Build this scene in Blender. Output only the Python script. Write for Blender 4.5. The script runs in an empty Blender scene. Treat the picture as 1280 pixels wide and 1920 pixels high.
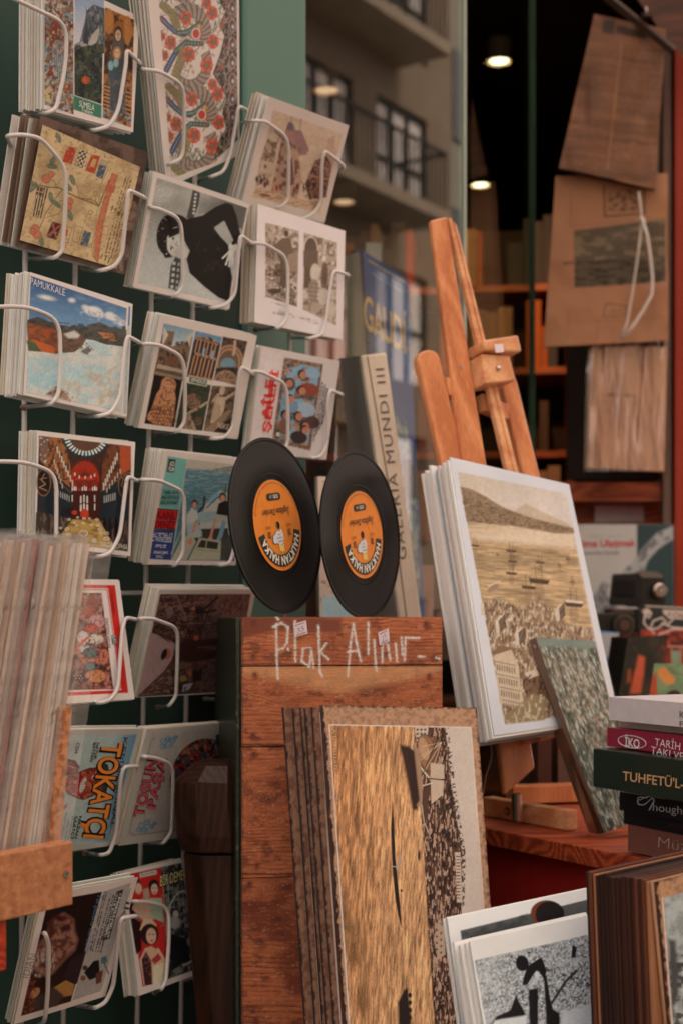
import bpy, bmesh, math, random
import numpy as np
from mathutils import Vector
random.seed(7); RNG = np.random.default_rng(11)
SC = bpy.context.scene; COL = SC.collection
# ---------------------------------------------------------------- camera, sky, sun, exposure
CAMZ = 1.25; FPX = 2667.0; HOR = 1150.0
cam = bpy.data.cameras.new('camera'); camo = bpy.data.objects.new('camera', cam); COL.objects.link(camo)
camo.location = (0, 0, CAMZ); camo.rotation_euler = (math.radians(90), 0, 0)
cam.sensor_fit = 'VERTICAL'; cam.sensor_height = 36; cam.sensor_width = 24; cam.lens = 50
cam.shift_y = (HOR - 960) / 1920; cam.clip_start = 0.05; cam.clip_end = 400
cam.dof.use_dof = True; cam.dof.focus_distance = 1.20; cam.dof.aperture_fstop = 7.6
SC.camera = camo
SC.render.resolution_x = 682; SC.render.resolution_y = 1024
W = bpy.data.worlds.new('World'); SC.world = W; W.use_nodes = True
wn = W.node_tree; bg = wn.nodes['Background']
SUN_EL, SUN_AZ = math.radians(50), math.radians(-58)   # azimuth from +Y towards +X
sk = wn.nodes.new('ShaderNodeTexSky'); sk.sky_type = 'NISHITA'; sk.sun_disc = False
sk.sun_elevation = SUN_EL; sk.sun_rotation = SUN_AZ; sk.dust_density = 4
wm = wn.nodes.new('ShaderNodeMix'); wm.data_type = 'RGBA'; wm.inputs[0].default_value = 0.93
wm.inputs[7].default_value = (13.8, 10.5, 9.1, 1)     # even warm overcast cloud
wn.links.new(sk.outputs[0], wm.inputs[6]); wn.links.new(wm.outputs[2], bg.inputs[0])
bg.inputs[1].default_value = 0.10
sl = bpy.data.lights.new('sun', 'SUN'); sl.energy = 2.6; sl.angle = math.radians(10); sl.color = (1, .80, .62)
slo = bpy.data.objects.new('sun', sl); COL.objects.link(slo)
sd = Vector((math.sin(SUN_AZ) * math.cos(SUN_EL), math.cos(SUN_AZ) * math.cos(SUN_EL), math.sin(SUN_EL)))
slo.rotation_euler = sd.to_track_quat('Z', 'Y').to_euler(); slo.location = (4, -4, 9)
SC.view_settings.view_transform = 'Standard'; SC.view_settings.look = 'None'
SC.view_settings.exposure = 0.85; SC.view_settings.gamma = 1
_O = 'zeroth first second third fourth fifth sixth seventh eighth ninth tenth eleventh twelfth thirteenth fourteenth fifteenth sixteenth seventeenth eighteenth nineteenth'.split()
def nth(n): return _O[n] if n < 20 else ('twentieth thirtieth fortieth'.split()[n // 10 - 2] if n % 10 == 0 else 'twenty thirty forty'.split()[n // 10 - 2] + ' ' + _O[n % 10])
# ---------------------------------------------------------------- rays and planes
def ray(px, py): return np.array([(px - 640) / FPX, 1.0, (HOR - py) / FPX])
CP = np.array([0, 0, CAMZ])
def P(px, py, D): return CP + ray(px, py) * D
def proj(v): return 640 + v[..., 0] / v[..., 1] * FPX, HOR - (v[..., 2] - CAMZ) / v[..., 1] * FPX
def unit(v): v = np.asarray(v, float); return v / np.linalg.norm(v)
TH = math.radians(34.2)
WD = np.array([math.sin(TH), math.cos(TH), 0]); WN = np.array([math.cos(TH), -math.sin(TH), 0])
W0 = np.array([-.2443, 1.33, CAMZ]); UP = np.array([0, 0, 1.0])
class Plane:
    def __init__(s, p, n): s.p = np.asarray(p, float); s.n = unit(n)
    def hit(s, px, py, off=0.0):
        r = ray(px, py); p = s.p + s.n * off
        return CP + r * (np.dot(p - CP, s.n) / np.dot(r, s.n))
WALL = Plane(W0, WN)
def nrm(yaw, lean=0):      # yaw: 0 = facing the camera squarely, + turns to face right
    return np.array([math.sin(yaw) * math.cos(lean), -math.cos(yaw) * math.cos(lean), math.sin(lean)])
def fit_plane(quad, D=None, yaw0=math.radians(55.8), lean0=0.0, reg=.35, span=22):
    cx = sum(q[0] for q in quad) / 4; cy = sum(q[1] for q in quad) / 4
    pc = WALL.hit(cx, cy) if D is None else P(cx, cy, D)
    best = None
    for dy in np.arange(-span, span + .1, 2):
        for dl in np.arange(-span, span + .1, 2):
            y = yaw0 + math.radians(dy); l = lean0 + math.radians(dl)
            pl = Plane(pc, nrm(y, l))
            v = [pl.hit(*q) for q in quad]
            e = [unit(v[(i + 1) % 4] - v[i]) for i in range(4)]
            ln = [np.linalg.norm(v[(i + 1) % 4] - v[i]) for i in range(4)]
            c = sum(np.dot(e[i], e[(i + 1) % 4]) ** 2 for i in range(4))
            c += math.log(ln[0] / ln[2]) ** 2 + math.log(ln[1] / ln[3]) ** 2
            c += reg * (math.radians(dy) ** 2 + math.radians(dl) ** 2)
            if best is None or c < best[0]: best = (c, pl)
    return best[1]
# ---------------------------------------------------------------- colour and materials
def lin(c):
    c = np.asarray(c, float) / 255.; return np.where(c <= .04045, c / 12.92, ((c + .055) / 1.055) ** 2.4)
WHITE = lin((192, 168, 150))
def A(r, g, b, w=None):     # colour seen in the photograph -> reflectance (divided by the warm light on white paper)
    return np.clip(lin((r, g, b)) / (WHITE if w is None else lin(w)) * .78, .004, .9)
MATS = {}
def mat(name, col=(.5, .5, .5), rough=.5, metal=0, noise=None, bump=None, coat=0, emit=None, spec=.3, attr=False, tile=(1, 1, 1), ramp=None, dist=0, sheen=0):
    if name in MATS: return MATS[name]
    m = bpy.data.materials.new(name); m.use_nodes = True; nt = m.node_tree; N = nt.nodes; L = nt.links
    b = N['Principled BSDF']; b.inputs['Base Color'].default_value = (*col, 1); b.inputs['Roughness'].default_value = rough
    b.inputs['Metallic'].default_value = metal; b.inputs['Coat Weight'].default_value = coat; b.inputs['Coat Roughness'].default_value = .12
    b.inputs['Specular IOR Level'].default_value = spec; b.inputs['Sheen Weight'].default_value = sheen
    if emit: b.inputs['Emission Color'].default_value = (*emit[:3], 1); b.inputs['Emission Strength'].default_value = emit[3]
    tc = N.new('ShaderNodeTexCoord'); mp = N.new('ShaderNodeMapping'); mp.inputs['Scale'].default_value = tile
    L.new(tc.outputs['Object'], mp.inputs[0]); src = None
    if attr:
        a = N.new('ShaderNodeVertexColor'); a.layer_name = 'Col'; src = a.outputs[0]; L.new(src, b.inputs['Base Color'])
    if noise:                                   # (scale, amount[, colour2])
        n = N.new('ShaderNodeTexNoise'); n.inputs['Scale'].default_value = noise[0]; n.inputs['Detail'].default_value = 8; n.inputs['Roughness'].default_value = .62
        n.inputs['Distortion'].default_value = dist
        L.new(mp.outputs[0], n.inputs['Vector'])
        r = N.new('ShaderNodeValToRGB'); r.color_ramp.elements[0].position = .36 if not ramp else ramp[0]; r.color_ramp.elements[1].position = .66 if not ramp else ramp[1]
        L.new(n.outputs['Fac'], r.inputs[0])
        mx = N.new('ShaderNodeMix'); mx.data_type = 'RGBA'
        f = N.new('ShaderNodeMath'); f.operation = 'MULTIPLY'; f.inputs[1].default_value = noise[1]; L.new(r.outputs[0], f.inputs[0]); L.new(f.outputs[0], mx.inputs[0])
        c2 = noise[2] if len(noise) > 2 else tuple(c * .45 for c in col)
        mx.inputs[7].default_value = (*c2, 1)
        if src: L.new(src, mx.inputs[6])
        else: mx.inputs[6].default_value = (*col, 1)
        L.new(mx.outputs[2], b.inputs['Base Color'])
        rr = N.new('ShaderNodeMapRange'); rr.inputs[3].default_value = rough * .8; rr.inputs[4].default_value = min(1, rough * 1.25); L.new(n.outputs['Fac'], rr.inputs[0]); L.new(rr.outputs[0], b.inputs['Roughness'])
    if bump:                                    # (scale, strength)
        n2 = N.new('ShaderNodeTexNoise'); n2.inputs['Scale'].default_value = bump[0]; n2.inputs['Detail'].default_value = 5; L.new(mp.outputs[0], n2.inputs['Vector'])
        bp = N.new('ShaderNodeBump'); bp.inputs['Strength'].default_value = bump[1]; bp.inputs['Distance'].default_value = .002
        L.new(n2.outputs['Fac'], bp.inputs['Height']); L.new(bp.outputs[0], b.inputs['Normal'])
    MATS[name] = m; return m
def wood(name, c1, c2, axis, rings=26, rough=.5, bump=.35, coat=0, stain=None):
    """plank wood: stretched noise warped rings, pores, optional second stain colour in blotches"""
    if name in MATS: return MATS[name]
    m = mat(name, c1, rough, coat=coat); nt = m.node_tree; N = nt.nodes; L = nt.links; b = N['Principled BSDF']
    tc = N.new('ShaderNodeTexCoord'); mp = N.new('ShaderNodeMapping'); L.new(tc.outputs['Object'], mp.inputs[0])
    s = [1, 1, 1]; s[axis] = .16; mp.inputs['Scale'].default_value = s
    wv = N.new('ShaderNodeTexNoise'); wv.inputs['Scale'].default_value = 7; wv.inputs['Detail'].default_value = 2; wv.inputs['Distortion'].default_value = .4; L.new(mp.outputs[0], wv.inputs[0])
    mu = N.new('ShaderNodeMath'); mu.operation = 'MULTIPLY'; mu.inputs[1].default_value = rings; L.new(wv.outputs[0], mu.inputs[0])
    fr = N.new('ShaderNodeMath'); fr.operation = 'PINGPONG'; fr.inputs[1].default_value = .5; L.new(mu.outputs[0], fr.inputs[0])
    s2 = [90, 90, 90]; s2[axis] = 3
    mp2 = N.new('ShaderNodeMapping'); mp2.inputs['Scale'].default_value = s2; L.new(tc.outputs['Object'], mp2.inputs[0])
    fn = N.new('ShaderNodeTexNoise'); fn.inputs['Scale'].default_value = 4; fn.inputs['Detail'].default_value = 6; L.new(mp2.outputs[0], fn.inputs[0])
    ad = N.new('ShaderNodeMath'); ad.operation = 'MULTIPLY_ADD'; ad.inputs[1].default_value = 1.1; L.new(fr.outputs[0], ad.inputs[0]); L.new(fn.outputs[0], ad.inputs[2])
    rp = N.new('ShaderNodeValToRGB'); rp.color_ramp.elements[0].position = .42; rp.color_ramp.elements[1].position = 1.0
    rp.color_ramp.elements[0].color = (*c1, 1); rp.color_ramp.elements[1].color = (*c2, 1); L.new(ad.outputs[0], rp.inputs[0])
    out = rp.outputs[0]
    if stain:
        n3 = N.new('ShaderNodeTexNoise'); n3.inputs['Scale'].default_value = stain[0]; n3.inputs['Detail'].default_value = 6; L.new(mp.outputs[0], n3.inputs[0])
        r3 = N.new('ShaderNodeValToRGB'); r3.color_ramp.elements[0].position = stain[2]; r3.color_ramp.elements[1].position = stain[2] + .14; L.new(n3.outputs[0], r3.inputs[0])
        mx = N.new('ShaderNodeMix'); mx.data_type = 'RGBA'; L.new(r3.outputs[0], mx.inputs[0]); L.new(out, mx.inputs[6]); mx.inputs[7].default_value = (*stain[1], 1); out = mx.outputs[2]
    L.new(out, b.inputs['Base Color'])
    bp = N.new('ShaderNodeBump'); bp.inputs['Strength'].default_value = bump; bp.inputs['Distance'].default_value = .0015
    L.new(fn.outputs[0], bp.inputs['Height']); L.new(bp.outputs[0], b.inputs['Normal'])
    return m
def film(name, col=(1, 1, 1), gloss=.3, rough=.08, bump=(30, .5), ior=1.5, thin=.0, milk=0):
    if name in MATS: return MATS[name]
    m = bpy.data.materials.new(name); m.use_nodes = True; nt = m.node_tree; N = nt.nodes; L = nt.links
    N.remove(N['Principled BSDF']); o = N['Material Output']
    t = N.new('ShaderNodeBsdfTransparent'); t.inputs[0].default_value = (*col, 1)
    g = N.new('ShaderNodeBsdfGlossy'); g.inputs['Roughness'].default_value = rough
    lw = N.new('ShaderNodeLayerWeight'); lw.inputs[0].default_value = .5; f0 = ((ior - 1) / (ior + 1)) ** 2
    pw = N.new('ShaderNodeMath'); pw.operation = 'POWER'; pw.inputs[1].default_value = 5; L.new(lw.outputs['Facing'], pw.inputs[0])
    f = N.new('ShaderNodeMath'); f.operation = 'MULTIPLY_ADD'; f.inputs[1].default_value = 1 - f0; f.inputs[2].default_value = f0; L.new(pw.outputs[0], f.inputs[0])
    ma = N.new('ShaderNodeMath'); ma.operation = 'MULTIPLY_ADD'; ma.inputs[1].default_value = gloss; ma.inputs[2].default_value = thin; ma.use_clamp = True
    L.new(f.outputs[0], ma.inputs[0]); mx = N.new('ShaderNodeMixShader'); L.new(ma.outputs[0], mx.inputs[0]); L.new(g.outputs[0], mx.inputs[2])
    if milk:
        df = N.new('ShaderNodeBsdfDiffuse'); df.inputs[0].default_value = (.8, .8, .8, 1); m3 = N.new('ShaderNodeMixShader'); m3.inputs[0].default_value = milk; L.new(t.outputs[0], m3.inputs[1]); L.new(df.outputs[0], m3.inputs[2]); L.new(m3.outputs[0], mx.inputs[1])
    else: L.new(t.outputs[0], mx.inputs[1])
    L.new(mx.outputs[0], o.inputs[0])
    if 0: L.new(g.outputs[0], mx.inputs[2]); L.new(mx.outputs[0], o.inputs[0])
    if bump:
        tc = N.new('ShaderNodeTexCoord'); n2 = N.new('ShaderNodeTexNoise'); n2.inputs['Scale'].default_value = bump[0]; n2.inputs['Detail'].default_value = 4; L.new(tc.outputs['Object'], n2.inputs[0])
        bp = N.new('ShaderNodeBump'); bp.inputs['Strength'].default_value = bump[1]; bp.inputs['Distance'].default_value = .01; L.new(n2.outputs[0], bp.inputs['Height']); L.new(bp.outputs[0], g.inputs['Normal']); L.new(bp.outputs[0], lw.inputs['Normal'])
    MATS[name] = m; return m
# ---------------------------------------------------------------- objects
ORI = {}
def tag(o, label=None, cat=None, group=None, kind=None):
    if label: o['label'] = label
    if cat: o['category'] = cat
    if group: o['group'] = group
    if kind: o['kind'] = kind
    return o
def thing(name, base, label, cat, group=None):
    o = bpy.data.objects.new(name, None); COL.objects.link(o); o.location = tuple(base); o.empty_display_size = .02
    ORI[o] = np.array(base, float); return tag(o, label, cat, group)
def mk(name, V, F, m, parent=None, cols=None, smooth=False, label=None, cat=None, group=None, kind=None):
    V = np.asarray(V, float)
    if parent is not None: org = ORI[parent]
    else: org = np.array([V[:, 0].mean(), V[:, 1].mean(), V[:, 2].min()])
    me = bpy.data.meshes.new(name)
    if isinstance(F, np.ndarray):
        me.vertices.add(len(V)); me.vertices.foreach_set('co', (V - org).ravel())
        k = F.shape[1]; me.loops.add(F.size); me.loops.foreach_set('vertex_index', F.ravel().astype(np.int32))
        me.polygons.add(len(F)); me.polygons.foreach_set('loop_start', np.arange(0, F.size, k, dtype=np.int32)); me.update(calc_edges=True)
    else:
        me.from_pydata([tuple(v) for v in (V - org)], [], F)
    if cols is not None:
        a = me.color_attributes.new('Col', 'FLOAT_COLOR', 'POINT'); a.data.foreach_set('color', np.c_[cols, np.ones(len(V))].ravel())
    if smooth: me.polygons.foreach_set('use_smooth', [True] * len(me.polygons))
    if m: me.materials.append(m)
    o = bpy.data.objects.new(name, me); COL.objects.link(o)
    if parent is not None: o.parent = parent
    else: o.location = tuple(org)
    ORI[o] = org; tag(o, label, cat, group, kind); return o
class MB:
    """mesh builder: several shapes in one mesh"""
    def __init__(s): s.V = []; s.F = []
    def add(s, V, F):
        b = len(s.V); s.V += [tuple(v) for v in V]; s.F += [tuple(i + b for i in f) for f in F]; return s
    def hexa(s, a, b):           # a, b: two lists of 4 points (front, back)
        V = list(a) + list(b); return s.add(V, [(0, 1, 2, 3), (7, 6, 5, 4), (0, 4, 5, 1), (1, 5, 6, 2), (2, 6, 7, 3), (3, 7, 4, 0)])
    def box(s, c, ex, ey, ez):   # centre and three half vectors
        c, ex, ey, ez = map(np.asarray, (c, ex, ey, ez))
        return s.hexa([c - ex - ey - ez, c + ex - ey - ez, c + ex - ey + ez, c - ex - ey + ez], [c - ex + ey - ez, c + ex + ey - ez, c + ex + ey + ez, c - ex + ey + ez])
    def tube(s, pts, r, n=8, caps=True):
        pts = [np.asarray(p, float) for p in pts]; rs = r if hasattr(r, '__len__') else [r] * len(pts)
        b = len(s.V); prev = None
        for i, p in enumerate(pts):
            t = unit(pts[min(i + 1, len(pts) - 1)] - pts[max(i - 1, 0)])
            u = np.cross(t, UP if abs(t[2]) < .9 else np.array([1., 0, 0])) if prev is None else prev - t * np.dot(prev, t)
            u = unit(u); prev = u; w = np.cross(t, u)
            for k in range(n): a = 2 * math.pi * k / n; s.V.append(tuple(p + (u * math.cos(a) + w * math.sin(a)) * rs[i]))
        for i in range(len(pts) - 1):
            for k in range(n): s.F.append((b + i * n + k, b + i * n + (k + 1) % n, b + (i + 1) * n + (k + 1) % n, b + (i + 1) * n + k))
        if caps: s.F.append(tuple(b + k for k in range(n))[::-1]); s.F.append(tuple(b + (len(pts) - 1) * n + k for k in range(n)))
        return s
    def cyl(s, c, ax, r, h, n=24, r2=None):
        c = np.asarray(c); ax = unit(ax); return s.tube([c, c + ax * h], [r, r if r2 is None else r2], n)
    def obj(s, name, m, parent=None, bevel=0, **k):
        o = mk(name, s.V, s.F, m, parent, **k)
        if bevel:
            bm = bmesh.new(); bm.from_mesh(o.data); bmesh.ops.recalc_face_normals(bm, faces=bm.faces)
            bmesh.ops.bevel(bm, geom=[e for e in bm.edges if len(e.link_faces) == 2 and e.calc_face_angle(0) > .6], offset=bevel, segments=2, affect='EDGES', profile=.5, clamp_overlap=True)
            bm.to_mesh(o.data); bm.free()
        return o
def rnd(pts, r=.35, n=5):
    """round the corners of a polyline (points as arrays)"""
    out = [pts[0]]
    for i in range(1, len(pts) - 1):
        a, b, c = pts[i - 1], pts[i], pts[i + 1]; l = min(np.linalg.norm(a - b), np.linalg.norm(c - b)) * r
        p, q = b + unit(a - b) * l, b + unit(c - b) * l
        for k in range(n + 1): t = k / n; out.append((1 - t) ** 2 * p + 2 * t * (1 - t) * b + t * t * q)
    out.append(pts[-1]); return out
def face_box(pl, quad, thick, front=0.0, extra=None):
    """pixel quad on a plane pushed back by thick: front four points, back four points"""
    a = [pl.hit(*q) + pl.n * front for q in quad]; ex = pl.n if extra is None else extra
    return a, [p - ex * thick for p in a]
# ---------------------------------------------------------------- lettering
_tc = bpy.data.curves.new('type', 'FONT'); _to = bpy.data.objects.new('type', _tc); COL.objects.link(_to)
def glyphs(s, bold=0.0, sp=1.0):
    _tc.body = s; _tc.offset = bold; _tc.space_character = sp; _tc.resolution_u = 3
    bpy.context.view_layer.update(); ev = _to.evaluated_get(bpy.context.evaluated_depsgraph_get()); me = ev.to_mesh()
    V = np.array([v.co[:2] for v in me.vertices]) if len(me.vertices) else np.zeros((0, 2)); F = [tuple(p.vertices) for p in me.polygons]
    ev.to_mesh_clear(); return V, F
_h, _ = glyphs('H'); CAPH = _h[:, 1].max()
INK = {}
def ink(c, rough=.5, gain=1.0):
    k = tuple(c)
    if k not in INK: INK[k] = mat('ink_%d_%d_%d' % k[:3], tuple(A(*k)), rough)
    return INK[k]
def write(parent, pl, s, p0, p1, h, col, bold=0.0, sp=1.0, off=.0006, name='lettering', m=None, warp=None):
    """p0, p1: ends of the base line, h: vector of the capital height (photograph pixels); laid on plane pl"""
    V, F = glyphs(s, bold, sp)
    if not len(V): return
    x0, x1 = V[:, 0].min(), V[:, 0].max(); p0 = np.array(p0, float); p1 = np.array(p1, float); h = np.array(h, float)
    U = (V[:, 0] - x0) / (x1 - x0); Q = p0 + U[:, None] * (p1 - p0) + (V[:, 1] / CAPH)[:, None] * h
    if warp is not None: Q = warp(U, V[:, 1] / CAPH)
    return mk(name, [pl.hit(q[0], q[1], off) for q in Q], F, m or ink(col), parent)
# ---------------------------------------------------------------- pictures printed on cards
def vnoise(x, y, seed=0):
    xi = np.floor(x).astype(np.int64); yi = np.floor(y).astype(np.int64); fx = x - xi; fy = y - yi; fx = fx * fx * (3 - 2 * fx); fy = fy * fy * (3 - 2 * fy)
    def h(a, b):
        n = (a * 374761393 + b * 668265263 + seed * 1442695041) & 0x7fffffff; n = ((n ^ (n >> 13)) * 1274126177) & 0x7fffffff; return ((n ^ (n >> 16)) & 0xffff) / 65535.
    return (h(xi, yi) * (1 - fx) + h(xi + 1, yi) * fx) * (1 - fy) + (h(xi, yi + 1) * (1 - fx) + h(xi + 1, yi + 1) * fx) * fy
def fbm(x, y, seed=0, o=4): return sum(vnoise(x * 2 ** i, y * 2 ** i, seed + i * 17) * .5 ** (i + 1) for i in range(o)) / (1 - .5 ** o)
class Art:
    """drawing surface: every vertex of a print carries one colour"""
    def __init__(s, X, Y, base): s.X = X; s.Y = Y; s.C = np.tile(A(*base), (len(X), 1)); s.clip = None; s.a = 1.0
    def put(s, m, c):
        if s.clip is not None: m = m * s.clip
        m = np.clip(m * s.a, 0, 1)[:, None]; c = A(*c) if not isinstance(c, np.ndarray) else c
        s.C = s.C * (1 - m) + c * m; return s
    def pm(s, pts, soft=.7):
        pts = np.array(pts, float); ins = np.zeros(len(s.X), bool); d = np.full(len(s.X), 1e9); n = len(pts)
        for i in range(n):
            x1, y1 = pts[i]; x2, y2 = pts[(i + 1) % n]
            if y1 != y2:
                c = ((y1 > s.Y) != (y2 > s.Y)) & (s.X < (x2 - x1) * (s.Y - y1) / (y2 - y1) + x1); ins ^= c
            d = np.minimum(d, s.sd(x1, y1, x2, y2))
        return np.clip(.5 + np.where(ins, d, -d) / (2 * soft), 0, 1)
    def sd(s, x1, y1, x2, y2):
        dx, dy = x2 - x1, y2 - y1; t = np.clip(((s.X - x1) * dx + (s.Y - y1) * dy) / (dx * dx + dy * dy + 1e-9), 0, 1)
        return np.hypot(s.X - x1 - t * dx, s.Y - y1 - t * dy)
    def poly(s, pts, c, soft=.7): return s.put(s.pm(pts, soft), c)
    def em(s, cx, cy, rx, ry, rot=0, soft=.7):
        a = math.radians(rot); dx, dy = s.X - cx, s.Y - cy; u = dx * math.cos(a) + dy * math.sin(a); v = -dx * math.sin(a) + dy * math.cos(a)
        r = np.sqrt((u / rx) ** 2 + (v / ry) ** 2); return np.clip(.5 + (1 - r) * min(rx, ry) / (2 * soft), 0, 1)
    def ell(s, cx, cy, rx, ry, c, rot=0, soft=.7): return s.put(s.em(cx, cy, rx, ry, rot, soft), c)
    def ring(s, cx, cy, rx, ry, w, c, rot=0): return s.put(s.em(cx, cy, rx, ry, rot) * (1 - s.em(cx, cy, rx - w, ry - w, rot)), c)
    def line(s, pts, w, c):
        d = np.full(len(s.X), 1e9)
        for (x1, y1), (x2, y2) in zip(pts[:-1], pts[1:]): d = np.minimum(d, s.sd(x1, y1, x2, y2))
        return s.put(np.clip((w / 2 - d) / .9 + .5, 0, 1), c)
    def tex(s, sx, sy, c, lo=.45, hi=.6, seed=1, m=None, rot=0, amt=1.0):
        a = math.radians(rot); u = s.X * math.cos(a) + s.Y * math.sin(a); v = -s.X * math.sin(a) + s.Y * math.cos(a)
        lo -= .05; hi += .07; k = np.clip((fbm(u / sx, v / sy, seed, 5) - lo) / (hi - lo), 0, 1); k = k * k * (3 - 2 * k) * amt * (.72 + .5 * vnoise(u / 1.7, v / 1.9, seed + 99))
        return s.put(k if m is None else k * m, c)
    def grad(s, x0, y0, x1, y1, c, m=None):
        dx, dy = x1 - x0, y1 - y0; t = np.clip(((s.X - x0) * dx + (s.Y - y0) * dy) / (dx * dx + dy * dy), 0, 1)
        return s.put(t if m is None else t * m, c)
    def grain(s, sx, sy, amp, seed=5, m=None, rot=0):
        a = math.radians(rot); u = s.X * math.cos(a) + s.Y * math.sin(a); v = -s.X * math.sin(a) + s.Y * math.cos(a)
        k = 1 + amp * 2.6 * (fbm(u / sx, v / sy, seed, 4) - .5); k = k if m is None else 1 + (k - 1) * m
        s.C = np.clip(s.C * k[:, None], .002, .92); return s
    def micro(s, p0, p1, h, rows, c, seed=3, gap=.45):
        """rows of tiny unreadable print between p0 and p1, stacked along h"""
        p0 = np.array(p0, float); e = np.array(p1, float) - p0; h = np.array(h, float); det = e[0] * h[1] - e[1] * h[0]
        dx, dy = s.X - p0[0], s.Y - p0[1]; u = (dx * h[1] - dy * h[0]) / det; v = (e[0] * dy - e[1] * dx) / det
        L = np.hypot(*e); r = np.floor(v * rows); f = v * rows - r
        k = (u > 0) & (u < 1) & (v > 0) & (v < 1) & (f < 1 - gap); n = vnoise(u * L / 1.5, r * 7.3, seed)
        return s.put(k * (n > .35) * .85, c)
# ---------------------------------------------------------------- printed cards and their stacks
PAPER = (192, 168, 150)
M_PRINT = lambda: mat('printed_card', rough=.42, attr=True, coat=.0, spec=.22)
def printed(name, pl, quad, base, art, thick=.0005, step=1.25, parent=None, off=0.0, m=None, edge=None, wave=None, grit=.22, **tags):
    a = [pl.hit(*q) + pl.n * off for q in quad]
    w = max(math.dist(quad[0], quad[1]), math.dist(quad[3], quad[2])); h = max(math.dist(quad[0], quad[3]), math.dist(quad[1], quad[2]))
    nu, nv = int(w / step) + 2, int(h / step) + 2
    u, v = np.meshgrid(np.linspace(0, 1, nu), np.linspace(0, 1, nv)); u = u.ravel()[:, None]; v = v.ravel()[:, None]
    V = a[0] * (1 - u) * (1 - v) + a[1] * u * (1 - v) + a[2] * u * v + a[3] * (1 - u) * v
    X, Y = proj(V); c = Art(X, Y, base)
    if art: art(c)
    if grit:
        k_ = (np.abs(c.C - A(*base)).max(1) > .03).astype(float) if grit == .22 else None; c.grain(1.8, 1.8, grit * .6, 871, k_); c.grain(7, 9, grit * .3, 873, k_); c.grain(60, 60, .06, 875)
    if wave: V = V + pl.n * (vnoise(X / wave[1], Y / wave[2], 55) * wave[0] + vnoise(X / wave[1] * 3.3, Y / wave[2] * 2.1, 57) * wave[0] * .3 + .0004)[:, None]
    i = (np.arange(nv - 1)[:, None] * nu + np.arange(nu - 1)).ravel(); F = np.stack([i + nu, i + nu + 1, i + 1, i], 1)
    b = [p - pl.n * thick for p in a]; n0 = len(V); V2 = np.vstack([V, a, b])
    E = np.array([[1, 0, 4, 5], [2, 1, 5, 6], [3, 2, 6, 7], [0, 3, 7, 4], [4, 7, 6, 5]]) + n0
    cols = np.vstack([c.C, np.tile(A(*(edge or base)), (8, 1))])
    return mk(name, V2, np.vstack([F, E]), m or M_PRINT(), parent, cols, **tags)
PAPERS = [mat('paper_white', tuple(A(192, 170, 150)), .7, noise=(60, .12)), mat('paper_cream', tuple(A(188, 164, 138)), .7, noise=(60, .15)),
          mat('paper_grey', tuple(A(172, 158, 138)), .7, noise=(60, .12)), mat('paper_bright', tuple(A(198, 180, 166)), .65)]
def stack(name, pl, quad, n, gap, group, label, cat='postcard', thick=.0016, ms=None, jit=.0012, dx=0.0, dy=0.0, start=.0012, rot=.006, grow=0.0):
    """the cards behind the front one; dx, dy drift (metres) along the card's own edges per card"""
    a = [pl.hit(*q) for q in quad]; ex = unit(a[1] - a[0]); ey = unit(a[0] - a[3]); c = sum(a) / 4
    for i in range(n):
        k = i + 1; o = pl.n * -(start + gap * i) + ex * (dx * k + random.uniform(-jit, jit)) + ey * (dy * k + random.uniform(-jit, jit)); t = random.uniform(-rot, rot)
        q = [c + (p - c) * (1 + grow) + np.cross(pl.n, p - c) * t + o for p in a]
        th = thick * random.uniform(.8, 1.1)
        mb = MB().hexa(q, [p - pl.n * th for p in q])
        mb.obj(name, random.choice(ms) if ms else random.choice(PAPERS), label=label % nth(k), cat=cat, group=group)
CARDS = {}
def card(key, quad, base, art, label, n, gap, what, D=None, reg=.35, step=1.25, ms=None, name='postcard', **k):
    pl = fit_plane(quad, D, reg=reg); CARDS[key] = pl
    o = printed(name, pl, quad, base, art, step=step, label=label, cat='postcard')
    if n: stack(name, pl, quad, n, gap, 'blank card edges behind ' + what, 'blank pale card, %s back behind ' + what, ms=ms, **k)
    return o, pl
W3 = [(0, 0)]
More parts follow.
